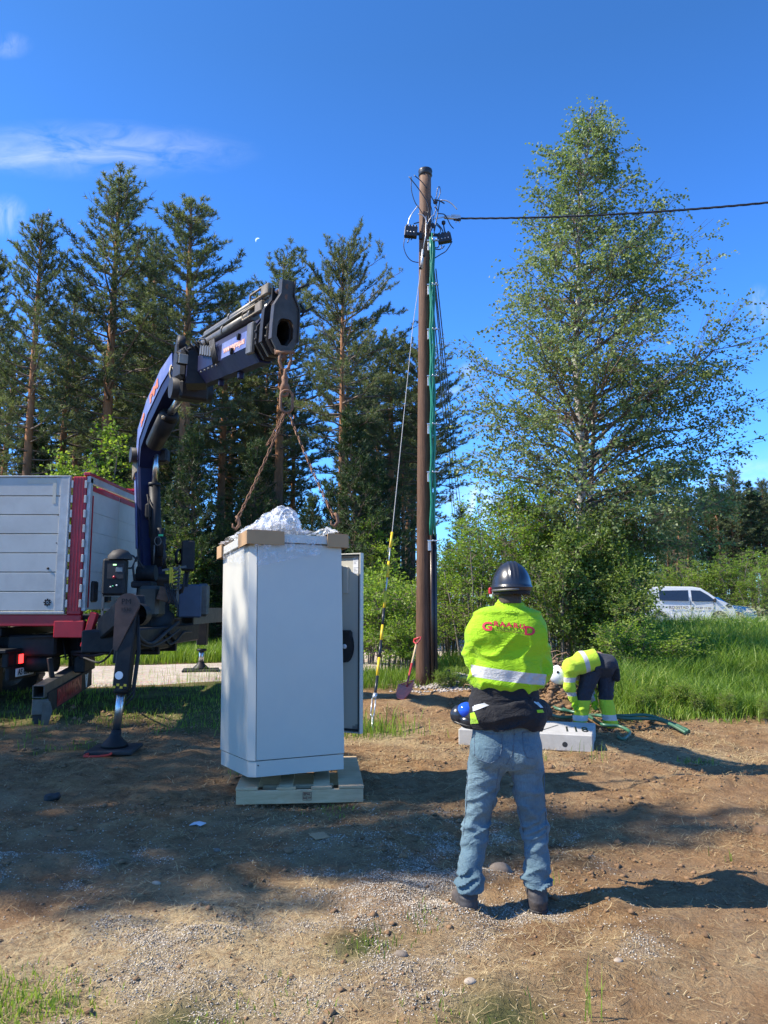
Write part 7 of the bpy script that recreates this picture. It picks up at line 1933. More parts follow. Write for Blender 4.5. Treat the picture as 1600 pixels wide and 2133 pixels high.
# ------------------------------------------------------------------ outrigger pad, scraps, stones
pd = NF.copy(); pd.z = float(gh(pd.x, pd.y))
pad = thing('outrigger_pad', 'dark square support board with red rope handle under the near outrigger', 'support pad', (pd.x, pd.y, pd.z), 0.08)
m = MB(); m.box((0, 0, 0.028), (0.50, 0.50, 0.045), None, 0.01); link('board', m.mesh('board'), M_RUBBER, pad)
m = MB(); m.tube(cr([Vector(q) for q in ((-0.2, -0.26, 0.03), (-0.22, -0.33, 0.02), (-0.1, -0.36, 0.02), (0.02, -0.33, 0.025), (0.04, -0.26, 0.03))]), 0.012, 8); link('rope_handle', m.mesh('rope_handle'), simple('red_rope', (0.55, 0.04, 0.02), 0.6, bump=0), pad)
pd2 = FF.copy(); pd2.z = float(gh0(pd2.x, pd2.y)) + 0.03
pad2 = thing('outrigger_pad', 'dark support board under the far outrigger on the gravel road', 'support pad', (pd2.x, pd2.y, pd2.z), 0.2)
m = MB(); m.box((0, 0, 0.02), (0.7, 0.6, 0.045), None, 0.01); link('board', m.mesh('board'), M_RUBBER, pad2)
def scrap(name, label, cat, px, py, poly, mat, th, rz=0.0, tilt=0.05, amp=0.0):
    g_ = G(px, py); g_.z += 0.012
    o = thing(name, label, cat, g_, rz, None); o.rotation_euler = (tilt, tilt * 0.5, rz)
    m = MB(); m.prism(poly, (0, 0, 0), (1, 0, 0), (0, 1, 0), (0, 0, th)); link('sheet', m.mesh('sheet'), mat, o)
scrap('cardboard_scrap', 'small square piece of cardboard on the soil in front of the pallet', 'cardboard', 665, 1745, [(-0.06, -0.06), (0.05, -0.055), (0.065, 0.05), (-0.05, 0.06)], M_CARD, 0.004, 0.6, 0.08)
scrap('plastic_scrap', 'torn white plastic scrap on the dark soil left of the pallet', 'plastic', 412, 1720, [(-0.06, -0.03), (-0.01, -0.01), (0.02, -0.04), (0.06, 0.01), (0.01, 0.04), (-0.03, 0.02)], simple('white_plastic', (0.6, 0.62, 0.65), 0.4, bump=0.3), 0.006, 0.2, 0.12)
for (px, py, lab) in ((104, 1705, 'tiny white paper scrap'),): pass
s_ = SDF((-0.09, -0.07, -0.03), (0.09, 0.07, 0.1), 0.008, 0.02); s_.cap((-0.03, 0, 0.02), (0.04, 0, 0.035), 0.035, 0.03); s_.disp(lambda x, y, z: 0.02 * (vn3(x * 40, y * 40, z * 40, 5) - 0.5))
me = s_.mesh('lump'); g_ = G(108, 1667); o = thing('rubber_lump', 'small black rubber lump lying alone on the soil at the left', 'rubber piece', g_); link('lump', me, M_RUBBER, o)
M_STONE = simple('field_stone', (0.20, 0.16, 0.12), 0.85, var=0.2, scale=20, bump=0.5, dirt=(0.12, 0.08, 0.05), dirt_amt=0.5, dirt_scale=9)
M_STONEP = simple('pale_stone', (0.38, 0.31, 0.23), 0.8, var=0.15, scale=20, bump=0.4, dirt=(0.2, 0.14, 0.09), dirt_amt=0.4, dirt_scale=9)
def stone(px, py, sx, sy, sz_, label, mat=M_STONE, seed=1):
    g_ = G(px, py); h = max(sx, sy) / 9
    s = SDF((-sx * 1.3, -sy * 1.3, -sz_ * 1.2), (sx * 1.3, sy * 1.3, sz_ * 1.5), max(h, 0.004), 0.01)
    s.ell((0, 0, 0), (sx, sy, sz_), 0)
    rq = random.Random(seed)
    for _ in range(6):
        n = (rq.uniform(-1, 1), rq.uniform(-1, 1), rq.uniform(0, 1)); L = math.sqrt(sum(c * c for c in n)); e = (abs(n[0]) * sx + abs(n[1]) * sy + abs(n[2]) * sz_) / L
        s.slab(n, e * rq.uniform(0.55, 0.8))
    me = s.mesh('stone'); o = bpy.data.objects.new('stone', me); COL.objects.link(o); me.materials.append(mat); o.location = g_ + Vector((0, 0, sz_ * 0.1)); o.rotation_euler = (0, 0, rq.uniform(-0.4, 0.4)); tag(o, label, 'stone', 'stones on the bare soil'); return o
stone(1043, 1816, 0.075, 0.05, 0.05, 'flat angular stone lying between the feet of the standing man', seed=3)
stone(1288, 2002, 0.022, 0.018, 0.012, 'small pale oval stone in the lit soil right of the boots', M_STONEP, 4)
stone(980, 2045, 0.028, 0.02, 0.014, 'pale split stone below the standing man near the lower edge', M_STONEP, 5)
stone(835, 1990, 0.035, 0.02, 0.02, 'grey stone beside the green grass tuft left of the boots', M_STONE, 6)
stone(452, 1772, 0.03, 0.02, 0.015, 'flat grey stone in the shade left of the cardboard scrap', M_STONE, 7)
stone(326, 1840, 0.03, 0.015, 0.012, 'pale flat stone in the shaded grit at the left', M_STONEP, 8)
stone(190, 2068, 0.02, 0.014, 0.012, 'small brown pebble by the grass in the lower left', M_STONEP, 9)
stone(1120, 1685, 0.022, 0.016, 0.01, 'small stone in the light beyond the right boot', M_STONEP, 10)
stone(1590, 1735, 0.07, 0.05, 0.05, 'clod-like dark stone at the right border', M_CLOD, 11)
# moon
def moon():
    p = P(537, 500, 900); R = 900 * 5.5 / F; n = 18; o_ = []; i_ = []
    for k in range(n + 1):
        a = math.pi * 0.32 + k / n * math.pi * 0.95; o_.append((math.cos(a), math.sin(a)))
        f = math.sin(k / n * math.pi); i_.append((math.cos(a) * (1 - 0.32 * f), math.sin(a) * (1 - 0.32 * f)))
    m = MB(); m.prism(o_ + i_[::-1], p, (R, 0, 0), (0, 0, R), (0, 2, 0)); o = m.build('moon', emit('moonlight', (0.55, 0.72, 0.95), 0.95))
    tag(o, 'faint thin crescent moon in the blue sky above the crane boom', 'moon')
moon()
# ================================================================== PEOPLE
def fabric(name, color, rough=0.8, var=0.12, weave=700, sheen=0.3, dirt=None, amt=0.3, build=None):
    t = NT(name); v = t.obj()
    n = t.noise(7, 5, 0.6, v); wv = t.noise(weave, 2, 0.5, v)
    c = t.ramp(n, [(0.3, tuple(a * (1 - var) for a in color)), (0.7, tuple(min(1, a * (1 + var)) for a in color))])
    if dirt: c = t.mix(t.math('MULTIPLY', t.ramp(t.noise(4, 7, 0.7, v), [(0.48, 0), (0.7, 1)]), amt), c, dirt)
    if build: c = build(t, v, c)
    mid = t.noise(15, 6, 0.6, t.n('Mapping', {'Vector': v, 'Scale': (1, 1, 1.9), 'Rotation': (0, 0.5, 0)}).outputs[0], 1.4)
    t.bsdf(c, rough, 0, t.bump(wv, 0.35, 0.002, t.bump(mid, 0.7, 0.02)), 0.25, Sheen_Weight=sheen)
    return t.m
LIME = (0.31, 0.56, 0.008)
M_BLKFAB = fabric('black_cloth', (0.016, 0.016, 0.018), sheen=0.05)
M_DKPANT = fabric('charcoal_cloth', (0.028, 0.032, 0.045), sheen=0.05)
def denim(t, v, c):
    n = t.noise(3.0, 5, 0.6, v)
    c = t.mix(t.ramp(n, [(0.42, 0.0), (0.68, 0.7)]), c, (0.19, 0.275, 0.31))
    return t.mix(t.ramp(t.n('TexNoise', {'Scale': 160.0, 'Detail': 3, 'Vector': t.n('Mapping', {'Vector': v, 'Scale': (1, 1, 0.25)}).outputs[0]}).outputs[0], [(0.35, 0.35), (0.6, 0.0)]), c, (0.05, 0.085, 0.13))
M_DENIM = fabric('faded_denim', (0.085, 0.145, 0.175), 0.85, 0.15, build=denim, sheen=0.05)
M_SKIN = simple('skin', (0.48, 0.26, 0.18), 0.5, var=0.1, bump=0.05, Subsurface_Weight=0.15) if True else None
M_HAIR = simple('cropped_hair', (0.055, 0.042, 0.03), 0.8, var=0.3, scale=60, bump=0.6)
M_BOOT = simple('boot_leather', (0.035, 0.032, 0.032), 0.6, var=0.25, scale=20, bump=0.4, dirt=(0.16, 0.12, 0.09), dirt_amt=0.6)
M_HELM = simple('black_helmet', (0.018, 0.021, 0.028), 0.3, var=0.1, bump=0.02, dirt=(0.05, 0.05, 0.05), dirt_amt=0.2, spec=0.6)
M_REFL = simple('reflective_tape', (0.55, 0.56, 0.55), 0.4, 0.15, var=0.06, scale=30, bump=0.1)
def folds(x, y, z, fx, fz, s, sharp=2.0):
    n = vn3(x * fx, y * fx, z * fz, s); r = 1 - np.abs(2 * n - 1); return r ** sharp - 0.3
def tape_mat(base, bands, name):
    """cloth with reflective bands: each band (axis vector, centre, half width)"""
    def f(t, v, c):
        for (ax_, c0, hw) in bands:
            d = t.n('VectorMath', operation='DOT_PRODUCT'); t.set(d.inputs[0], v); d.inputs[1].default_value = ax_
            k = t.math('LESS_THAN', t.math('ABSOLUTE', t.math('SUBTRACT', d.outputs['Value'], c0)), hw)
            if name == 'lime_jacket': k = t.math('MULTIPLY', k, t.math('LESS_THAN', t.math('ABSOLUTE', t.math('ADD', t.n('SeparateXYZ', {0: v}).outputs[0], 0.0)), 0.205))
            c = t.mix(k, c, (0.46, 0.46, 0.44))
        return c
    return fabric(name, base, 0.7, 0.06, build=f, sheen=0.1)
MY = 4.28
def J(px, py, dy=0.0): return np.array(P(px, py, MY + dy))
man = thing('person', 'man in black helmet, lime jacket lettered in red and blue jeans, seen from behind', 'person', (0.69, MY, float(gh(0.69, MY))))
MO = np.array(man.location)
def L(px, py, dy=0.0): return J(px, py, dy) - MO
def add_sdf(s, name, mat, parent): 
    me = s.mesh(name); return link(name, me, mat, parent)
# body under the clothes: one continuous surface, hands included
hx = 0.0
s = SDF((-0.36, -0.26, -0.02), (0.36, 0.44, 1.86), 0.012, 0.03)
nk = L(1062, 1262); hc = L(1063, 1222, 0.015)
s.ell((hc[0], hc[1] + 0.005, hc[2] + 0.02), (0.074, 0.094, 0.108)).cap(nk + (0, 0.0, 0.05), nk - (0, 0, 0.05), 0.055, 0.062)
s.ell((hc[0], hc[1] + 0.045, hc[2] - 0.05), (0.052, 0.055, 0.06)).cap((hc[0], hc[1] + 0.10, hc[2] + 0.01), (hc[0], hc[1] + 0.115, hc[2] - 0.02), 0.010, 0.014, 0.01)
for sg in (-1, 1): s.ell((hc[0] + sg * 0.032, hc[1] + 0.088, hc[2] + 0.018), (0.014, 0.01, 0.009), 0, sub=True); s.ell((hc[0] + sg * 0.032, hc[1] + 0.084, hc[2] + 0.018), (0.011, 0.010, 0.010), 0.004)
s.cap((hc[0] - 0.02, hc[1] + 0.098, hc[2] - 0.048), (hc[0] + 0.02, hc[1] + 0.098, hc[2] - 0.048), 0.006, 0.006, 0.004)
for sg in (-1, 1): s.cap((hc[0] + sg * 0.092, hc[1] - 0.005, hc[2] - 0.0), (hc[0] + sg * 0.084, hc[1] + 0.003, hc[2] - 0.045), 0.016, 0.011, 0.012)
s.cap((0.0, 0, 1.40), (0.0, 0, 1.05), 0.14, 0.13, 0.06, 1.35)
sh = [L(1003, 1309), L(1112, 1312)]; eb = [L(988, 1372, 0.01), L(1128, 1394, 0.01)]
wr = [np.array([0.07, 0.24, 1.27]), np.array([-0.02, 0.27, 1.30])]
for i in (0, 1): s.cap(sh[i], eb[i], 0.05, 0.042).cap(eb[i], wr[i], 0.04, 0.026)
for i in (0, 1):           # folded hands: palm, four fingers tucked over the other arm, thumb up
    sg = 1 if i == 0 else -1; w_ = wr[i]
    s.cap(w_, w_ + (sg * 0.07, 0.01, 0.0), 0.026, 0.034, 0.015)
    for f in range(4):
        b0 = w_ + (sg * 0.09, 0.012, 0.028 - 0.019 * f); ln = (0.038, 0.043, 0.040, 0.031)[f]
        b1 = b0 + (sg * ln, -0.006, -0.002); b2 = b1 + (sg * ln * 0.55, -0.024, -0.003)
        s.cap(b0, b1, 0.0095, 0.009, 0.004).cap(b1, b2, 0.009, 0.0075, 0.004)
    s.cap(w_ + (sg * 0.03, 0.0, 0.03), w_ + (sg * 0.075, 0.0, 0.062), 0.012, 0.0095, 0.006)
hp_ = [L(1022, 1545), L(1088, 1545)]; kn = [L(992, 1722, 0.015), L(1112, 1715, 0.02)]; an = [L(975, 1858, -0.09), L(1117, 1852, -0.02)]
for i in (0, 1): s.cap(hp_[i], kn[i], 0.075, 0.05).cap(kn[i], an[i], 0.048, 0.035).cap(an[i], an[i] + (0, 0.12, -0.05), 0.03, 0.025)
s.cap(hp_[0] + (0, 0, 0.03), hp_[1] + (0, 0, 0.03), 0.09, 0.09).cap((0, 0, 0.95), (0, 0, 1.1), 0.12, 0.12, 0.05, 1.3)
add_sdf(s, 'body', M_SKIN, man)
s = SDF((hc[0] - 0.11, hc[1] - 0.13, hc[2] - 0.1), (hc[0] + 0.11, hc[1] + 0.09, hc[2] + 0.14), 0.006, 0.01)
s.ell((hc[0], hc[1] - 0.002, hc[2] + 0.022), (0.079, 0.098, 0.108)).cap(nk + (0, -0.012, 0.05), nk + (0, -0.012, -0.005), 0.064, 0.066).slab((0, 1, 0.25), hc[1] + 0.03 + 0.25 * hc[2]).slab((0, 0, -1), -(hc[2] - 0.095))
add_sdf(s, 'hair', M_HAIR, man)
# jeans
s = SDF((-0.36, -0.26, 0.0), (0.34, 0.26, 1.12), 0.0085, 0.03)
def side(px, py): return L(px, py)
WT = L(1054, 1512); HPc = L(1054, 1550)
s.cap(HPc + (-0.065, 0, -0.02), HPc + (0.065, 0, -0.02), 0.135, 0.135, 0.05, 1.15)
s.cap(WT + (-0.06, 0, 0.06), WT + (0.06, 0, 0.06), 0.142, 0.142, 0.05, 1.12)
s.ell(L(1018, 1570, -0.06), (0.085, 0.075, 0.085), 0.04).ell(L(1090, 1570, -0.06), (0.085, 0.075, 0.085), 0.04)
LEGS = [((1013, 1590, 0.0), (1003, 1655, 0.005), (991, 1725, 0.015), (984, 1790, -0.03), (976, 1850, -0.09)), ((1095, 1590, 0.0), (1102, 1650, 0.0), (1113, 1718, 0.02), (1118, 1780, -0.0), (1117, 1850, -0.03))]
RAD = [0.096, 0.074, 0.063, 0.058, 0.068]
for lg in LEGS:
    q = [L(*p) for p in lg]
    for i in range(4): s.cap(q[i], q[i + 1], RAD[i], RAD[i + 1], 0.02)
zc = L(1054, 1600)[2]
crx = L(1054, 1600)[0]
def jw(x, y, z):
    kneez = kn[0][2]
    a = np.exp(-((z - kneez - 0.02) / 0.16) ** 2) * 1.0 + np.exp(-((z - 0.16) / 0.09) ** 2) * 1.5 + 0.4 * np.exp(-((z - 0.66) / 0.1) ** 2)
    d = 0.021 * a * folds(x + z * 0.6, y, z - x * 0.5, 7, 27, 3, 2.4) + 0.012 * folds(x + z * .4, y, z, 8, 15, 8, 2.2) * sst(0.9, 0.7, z)
    d = d + 0.016 * np.exp(-((z - 0.075) / 0.03) ** 2) * (0.4 + vn3(x * 14, y * 14, z * 8, 5))
    return d
s.disp(jw)
s.ell((crx, 0.0, zc - 0.23), (0.016, 0.3, 0.24), 0, sub=True)
s.slab((0, 0, -1), -(an[0][2] + 0.01))
for i in (0, 1): s.cap(an[i] - (0, 0, 0.2), an[i] - (0, 0, 0.0), 0.052, 0.05, sub=True)
add_sdf(s, 'jeans', M_DENIM, man)
MJ = bpy.data.objects['jeans']
def bvh(o):
    me = o.data; return BVHTree.FromPolygons([v.co for v in me.vertices], [tuple(p.vertices) for p in me.polygons])
BJ = bvh(MJ)
def drape(name, pts, r_, mat, parent, B, off=0.002, org=(0, -1.0, 0)):
    """thin seam laid on a surface: px points projected along the view"""
    out = []
    for (px, py) in pts:
        d = Vector(L(px, py, 0)); o_ = Vector((0, 0, CAMZ)) - Vector(MO); dr = (d - o_).normalized()
        hit = B.ray_cast(o_, dr)
        if hit[0] is not None: out.append(hit[0] + hit[1] * off)
    if len(out) > 1:
        m = MB(); m.tube([p for p in out], r_, 5); return link(name, m.mesh(name), mat, parent)
def seam(a, b, n=14): return [(a[0] + (b[0] - a[0]) * k / (n - 1), a[1] + (b[1] - a[1]) * k / (n - 1)) for k in range(n)]
M_SEAM = fabric('denim_seam', (0.10, 0.135, 0.17), sheen=0)
for poly in ([(975, 1560), (974, 1620), (972, 1680), (965, 1740)], [(1134, 1560), (1133, 1640), (1137, 1700), (1140, 1760)], [(1040, 1600), (1030, 1660), (1018, 1730), (1012, 1800)], [(1068, 1600), (1075, 1660), (1090, 1730), (1096, 1800)], [(978, 1514), (1010, 1516), (1055, 1517), (1100, 1515), (1128, 1512)], [(990, 1518), (1000, 1523), (1020, 1528), (1046, 1530)], [(990, 1518), (988, 1550), (989, 1575), (1000, 1583), (1022, 1590)], [(1046, 1530), (1045, 1560), (1040, 1580), (1022, 1590)],
             [(1088, 1526), (1108, 1522), (1122, 1520)], [(1088, 1526), (1090, 1560), (1098, 1578), (1112, 1580)], [(1071, 1508), (1071, 1530), (1068, 1570), (1055, 1592)]):
    pts = []
    for a, b in zip(poly, poly[1:]): pts += seam(a, b, 8)
    drape('pocket_seam', pts, 0.0022, M_SEAM, MJ, BJ, 0.001)
# boots
for i in (0, 1):
    a = an[i]; gz = -0.0
    dx = -0.02 if i == 0 else 0.02
    s = SDF((a[0] - 0.1, a[1] - 0.13, -0.03), (a[0] + 0.12, a[1] + 0.28, a[2] + 0.06), 0.006, 0.02)
    hz = 0.035
    heel = np.array([a[0] + (-0.003 if i == 0 else 0.004), a[1] - 0.025, hz])
    s.cap(a + (0, 0, 0.02), heel + (0, 0, 0.03), 0.052, 0.050).cap(heel, heel + (dx, 0.19, -0.002), 0.047, 0.043, 0.02).ell(heel + (dx, 0.2, 0.0), (0.046, 0.06, 0.04), 0.02)
    s.disp(lambda x, y, z: 0.005 * folds(x, y, z, 6, 55, 4, 1.5) * (z > 0.03)); s.slab((0, 0, -1), -0.012)
    bt2 = add_sdf(s, 'boot', M_BOOT, man)
    s = SDF((a[0] - 0.1, a[1] - 0.13, -0.03), (a[0] + 0.12, a[1] + 0.28, 0.06), 0.006, 0.01)
    s.cap(heel + (0, 0, -0.012), heel + (dx, 0.2, -0.014), 0.053, 0.048); s.D = np.maximum(s.D, np.abs(s.Z - 0.006) - 0.014); s.disp(lambda x, y, z: -0.004 * (np.sin(y * 260) > 0.4))
    add_sdf(s, 'sole', M_RUBBER, bt2)
# dark belly band and the jacket tied round the hips
s = SDF((-0.3, -0.26, 0.9), (0.3, 0.26, 1.32), 0.008, 0.03)
c1_ = L(1053, 1405); c2_ = L(1050, 1475)
s.cap(c1_ + (-0.03, 0, 0), c1_ + (0.03, 0, 0), 0.155, 0.155, 0.05, 1.2).cap(c2_ + (-0.045, 0, 0), c2_ + (0.045, 0, 0), 0.158, 0.158, 0.06, 1.15)
s.disp(lambda x, y, z: 0.005 * folds(x, y, z, 3, 30, 5)); s.slab((0, 0, -1), -(c2_[2] - 0.03)).slab((0, 0, 1), c1_[2] + 0.04)
add_sdf(s, 'dark_undershirt', M_BLKFAB, man)
s = SDF((-0.36, -0.32, 0.78), (0.36, 0.34, 1.14), 0.008, 0.03)
r1 = L(1052, 1488); lw = L(995, 1490)[0]; rw = L(1110, 1484)[0]
n = 18
def tiez(x): return r1[2] + 0.008 * np.sin(x * 12)
s.cap(np.array([lw + 0.12, 0, r1[2]]), np.array([rw - 0.12, 0, r1[2] + 0.01]), 0.178, 0.178, 0.03, 1.12)
s.D = np.maximum(s.D, np.abs(s.Z - (r1[2] + 0.02 * np.cos(s.X * 9) - 0.01)) - 0.062)
s.cap(L(985, 1497, 0.02), L(1010, 1480, -0.10), 0.045, 0.035, 0.04).cap(L(1100, 1470, -0.08), L(1128, 1482, 0.04), 0.04, 0.045, 0.04).cap(L(1118, 1478, 0.0), L(1137, 1488, 0.06), 0.035, 0.016, 0.03)
s.cap((-0.05, 0.20, r1[2] - 0.02), (-0.09, 0.24, r1[2] - 0.25), 0.04, 0.035, 0.03).cap((0.03, 0.20, r1[2] - 0.02), (0.07, 0.24, r1[2] - 0.28), 0.04, 0.035, 0.03)
s.disp(lambda x, y, z: 0.022 * folds(x, y, z - x * 0.3, 4, 17, 6, 1.8) + 0.006 * folds(x, y, z, 11, 11, 9))
TJ = add_sdf(s, 'tied_jacket', M_BLKFAB, man)
BT = bvh(TJ)
def patch(name, poly, mat, parent, B, off=0.004, n=9, centre=None):
    """small piece of other cloth laid on a surface: quad in px mapped by ray"""
    V = []; o_ = Vector((0, 0, CAMZ)) - Vector(MO)
    for i in range(n):
        for j in range(n):
            u, v = i / (n - 1), j / (n - 1)
            x = (1 - u) * (1 - v) * poly[0][0] + u * (1 - v) * poly[1][0] + u * v * poly[2][0] + (1 - u) * v * poly[3][0]
            y = (1 - u) * (1 - v) * poly[0][1] + u * (1 - v) * poly[1][1] + u * v * poly[2][1] + (1 - u) * v * poly[3][1]
            dr = (Vector(L(x, y)) - o_).normalized(); h = B.ray_cast(o_, dr)
            V.append(tuple(h[0] - dr * off) if h[0] is not None else None)
    fs = []
    for i in range(n - 1):
        for j in range(n - 1):
            q = (i * n + j, i * n + j + 1, (i + 1) * n + j + 1, (i + 1) * n + j)
            if all(V[k] is not None for k in q): fs.append(q)
    V = [v if v is not None else (0, 0, 0) for v in V]
    if fs:
        m = MB(); m.add(V, fs, 0, True); me = m.mesh(name)
        return link(name, me, mat, parent)
M_LIMEF = fabric('lime_fleece', LIME, 0.85, 0.06, sheen=0.25)
patch('lime_panel', [(979, 1486), (988, 1483), (997, 1507), (980, 1508)], M_LIMEF, TJ, BT)
patch('reflective_panel', [(984, 1470), (1018, 1462), (1022, 1468), (985, 1482)], M_REFL, TJ, BT)
patch('lime_panel', [(1118, 1479), (1130, 1478), (1134, 1484), (1120, 1485)], M_LIMEF, TJ, BT)
patch('reflective_panel', [(1112, 1462), (1118, 1458), (1132, 1474), (1126, 1474)], M_REFL, TJ, BT)
# lime jacket: torso and folded arms
s = SDF((-0.40, -0.30, 1.05), (0.40, 0.40, 1.66), 0.0075, 0.035)
bx = L(1056, 1340)
s.cap(bx + (-0.07, -0.005, 0.05), bx + (0.07, -0.005, 0.05), 0.158, 0.158, 0.06, 1.25)
lo_ = L(1054, 1405); s.cap(lo_ + (-0.045, 0, 0.02), lo_ + (0.045, 0, 0.02), 0.150, 0.150, 0.06, 1.1)
s.cap(L(1024, 1296, 0), L(1094, 1298, 0), 0.062, 0.062, 0.05, 1.1)
for i in (0, 1):
    s.cap(sh[i] + (0.01 if i == 0 else -0.01, 0, 0.0), eb[i], 0.070, 0.054, 0.018); s.cap(eb[i], wr[i], 0.054, 0.044, 0.015)
s.cap(nk + (0, 0, -0.06), nk + (0, 0.004, 0.012), 0.085, 0.070, 0.035)
hemz = L(1054, 1440)[2]
def jf(x, y, z):
    low = sst(hemz + 0.20, hemz + 0.02, z); arm = sst(0.17, 0.22, np.abs(x))
    d = 0.022 * low * folds(x, y, z + x * 0.25, 11, 9, 3, 2.0) + 0.016 * arm * folds(x, y, z + np.abs(x) * 0.8, 7, 14, 7, 1.8)
    d = d + 0.020 * folds(x + z * 0.9, y, z - x * 0.8, 6.5, 8, 12, 2.6) * sst(1.52, 1.38, z)
    d = d + 0.012 * np.exp(-((z - hemz - 0.045) / 0.03) ** 2) + 0.007 * np.exp(-((z - nk[2] + 0.035) / 0.012) ** 2)
    d = d + 0.008 * folds(x * 0.6, y, z, 6, 45, 14, 2.0) * sst(nk[2] - 0.08, nk[2] - 0.03, z)
    return d
s.disp(jf)
s.slab((-0.10, 0, -1), -(hemz - 0.012)); s.slab((0, 0.15, 1), nk[2] + 0.022)
s.cap(nk + (0, 0, 0.0), nk + (0, 0, 0.1), 0.062, 0.064, sub=True)
bz0 = L(1054, 1404)[2]
slope = (L(1130, 1414)[2] - L(985, 1396)[2]) / (L(1130, 1414)[0] - L(985, 1396)[0])
hw = (L(1054, 1392)[2] - L(1054, 1416)[2]) / 2 * 0.95
nrm = Vector((-slope, 0, 1))
M_JACK = tape_mat(LIME, [((-slope, 0, 1), float(L(1054, 1404)[2] - slope * L(1054, 1404)[0]), float(hw))], 'lime_jacket')
JK = add_sdf(s, 'jacket', M_JACK, man)
BK = bvh(JK)
# red print on the back, laid on the cloth letter by letter
M_PRINT = simple('red_print', (0.62, 0.02, 0.05), 0.6, var=0.08, bump=0)
M_PRW = simple('pale_outline', (0.75, 0.72, 0.5), 0.6, var=0.05, bump=0)
M_PRD = simple('dark_print', (0.22, 0.09, 0.03), 0.6, var=0.05, bump=0)
def print_text(txt, px, py, hpx, mat, name, sx=1.0, off=0.004, bold=0.012, slope_=0.085, ext=0.0):
    me = text_geo(txt, 1.0, 0.0, bold)
    bmn = min(v.co.y for v in me.vertices); bmx = max(v.co.y for v in me.vertices); k = hpx / (bmx - bmn); cy = (bmn + bmx) / 2
    me.validate()
    import bmesh
    b = bmesh.new(); b.from_mesh(me); bmesh.ops.triangulate(b, faces=b.faces)
    for _ in range(2): bmesh.ops.subdivide_edges(b, edges=[e for e in b.edges if e.calc_length() * k > 3.0], cuts=1)
    o_ = Vector((0, 0, CAMZ)) - Vector(MO)
    for v in b.verts:
        x = px + v.co.x * k * sx; y = py - (v.co.y - cy) * k + (v.co.x * k * sx) * slope_
        dr = (Vector(L(x, y)) - o_).normalized(); h = BK.ray_cast(o_, dr)
        v.co = (h[0] - dr * off) if h[0] is not None else Vector(L(x, y, -0.15))
    b.to_mesh(me); b.free(); me.materials.clear()
    return link(name, me, mat, JK)
for (tx, px, py, hh_, sx, sl_) in (('G', 1015, 1304.5, 17.5, 1.25, 0.02), ('D', 1103.5, 1314, 17.5, 1.25, 0.06)):
    print_text(tx, px, py, hh_ + 1.5, M_PRINT, 'print_letter', sx, 0.005, 0.03, sl_)
for (tx, px, py) in (('R', 1033.5, 1299), ('A', 1047, 1300.2), ('A', 1060.5, 1301.5), ('R', 1074.5, 1303), ('U', 1088, 1304.8)):
    print_text(tx, px, py, 10.4, M_PRINT, 'print_letter', 1.2, 0.006, 0.04)
print_text('FREDRIKSTAD', 1060, 1311.6, 2.6, M_PRD, 'print_line', 1.75, 0.005, 0.01, 0.11)
print_text('TRANSPORTFORUM', 1060, 1315.6, 2.6, M_PRD, 'print_line', 1.95, 0.005, 0.01, 0.11)
pts = [];
for a, b in zip([(1053, 1272), (1072, 1274), (1072, 1278), (1053, 1276), (1053, 1272)], [(1072, 1274), (1072, 1278), (1053, 1276), (1053, 1272)]): pts += seam(a, b, 4)
drape('loop_tab', pts, 0.0016, M_LIMEF, JK, BK, 0.001)
# helmet
htop = L(1066, 1171)[2]; hbot = L(1066, 1226)[2]; hxc = L(1066, 1200)[0]
s = SDF((hxc - 0.16, -0.17, hbot - 0.08), (hxc + 0.16, 0.24, htop + 0.03), 0.005, 0.01)
rz_ = htop - hbot + 0.005
s.ell((hxc, 0.01, hbot), (0.112, 0.138, rz_), 0)
s.disp(lambda x, y, z: 0.0035 * (np.exp(-((np.abs(x - hxc) - 0.022) / 0.006) ** 2) + 0.8 * np.exp(-((x - hxc) / 0.005) ** 2)) * sst(hbot + 0.03, hbot + 0.08, z) + 0.006 * np.exp(-((z - hbot - 0.008) / 0.007) ** 2))
s.slab((0, 0, -1), -(hbot - 0.012))
s.ell((hxc, 0.01, hbot - 0.02), (0.100, 0.126, rz_ - 0.01), 0, sub=True)
s.cap((hxc - 0.06, 0.15, hbot + 0.005), (hxc + 0.06, 0.15, hbot + 0.005), 0.012, 0.012, 0.02, 1.0)
hel = add_sdf(s, 'helmet', M_HELM, man)
s = SDF((hxc - 0.15, -0.17, hbot - 0.09), (hxc + 0.15, 0.17, hbot + 0.03), 0.005, 0.008)
s.ell((hxc, 0.008, hbot - 0.018), (0.103, 0.128, 0.06), 0); s.D = np.maximum(s.D, -(np.sqrt(((s.X - hxc) / 0.094) ** 2 + ((s.Y - 0.008) / 0.119) ** 2) - 1) * 0.09); s.slab((0, 0, 1), hbot + 0.004); s.slab((0, 0, -1), -(hbot - 0.042)); s.slab((0, 1, 0), 0.05)
add_sdf(s, 'neck_guard', M_BLKFAB, hel)
sk = [(hxc + 0.108 * math.cos(a), 0.008 + 0.135 * math.sin(a), hbot - 0.006 + 0.006 * math.cos(a)) for a in np.linspace(math.pi * 0.98, math.pi * 1.55, 12)]
m = MB(); m.tube(sk, 0.0075, 6); link('goggle_strap', m.mesh('goggle_strap'), M_GREYS, hel)
m = MB(); m.box((hxc - 0.115, 0.06, hbot - 0.012), (0.02, 0.03, 0.04), None, 0.006); link('goggle_clip', m.mesh('goggle_clip'), M_RED, hel)
m = MB(); m.box((hxc - 0.1, 0.10, hbot - 0.035), (0.03, 0.03, 0.04), None, 0.012); link('goggle_lens', m.mesh('goggle_lens'), simple('goggle_glass', (0.5, 0.6, 0.7), 0.1, bump=0), hel)
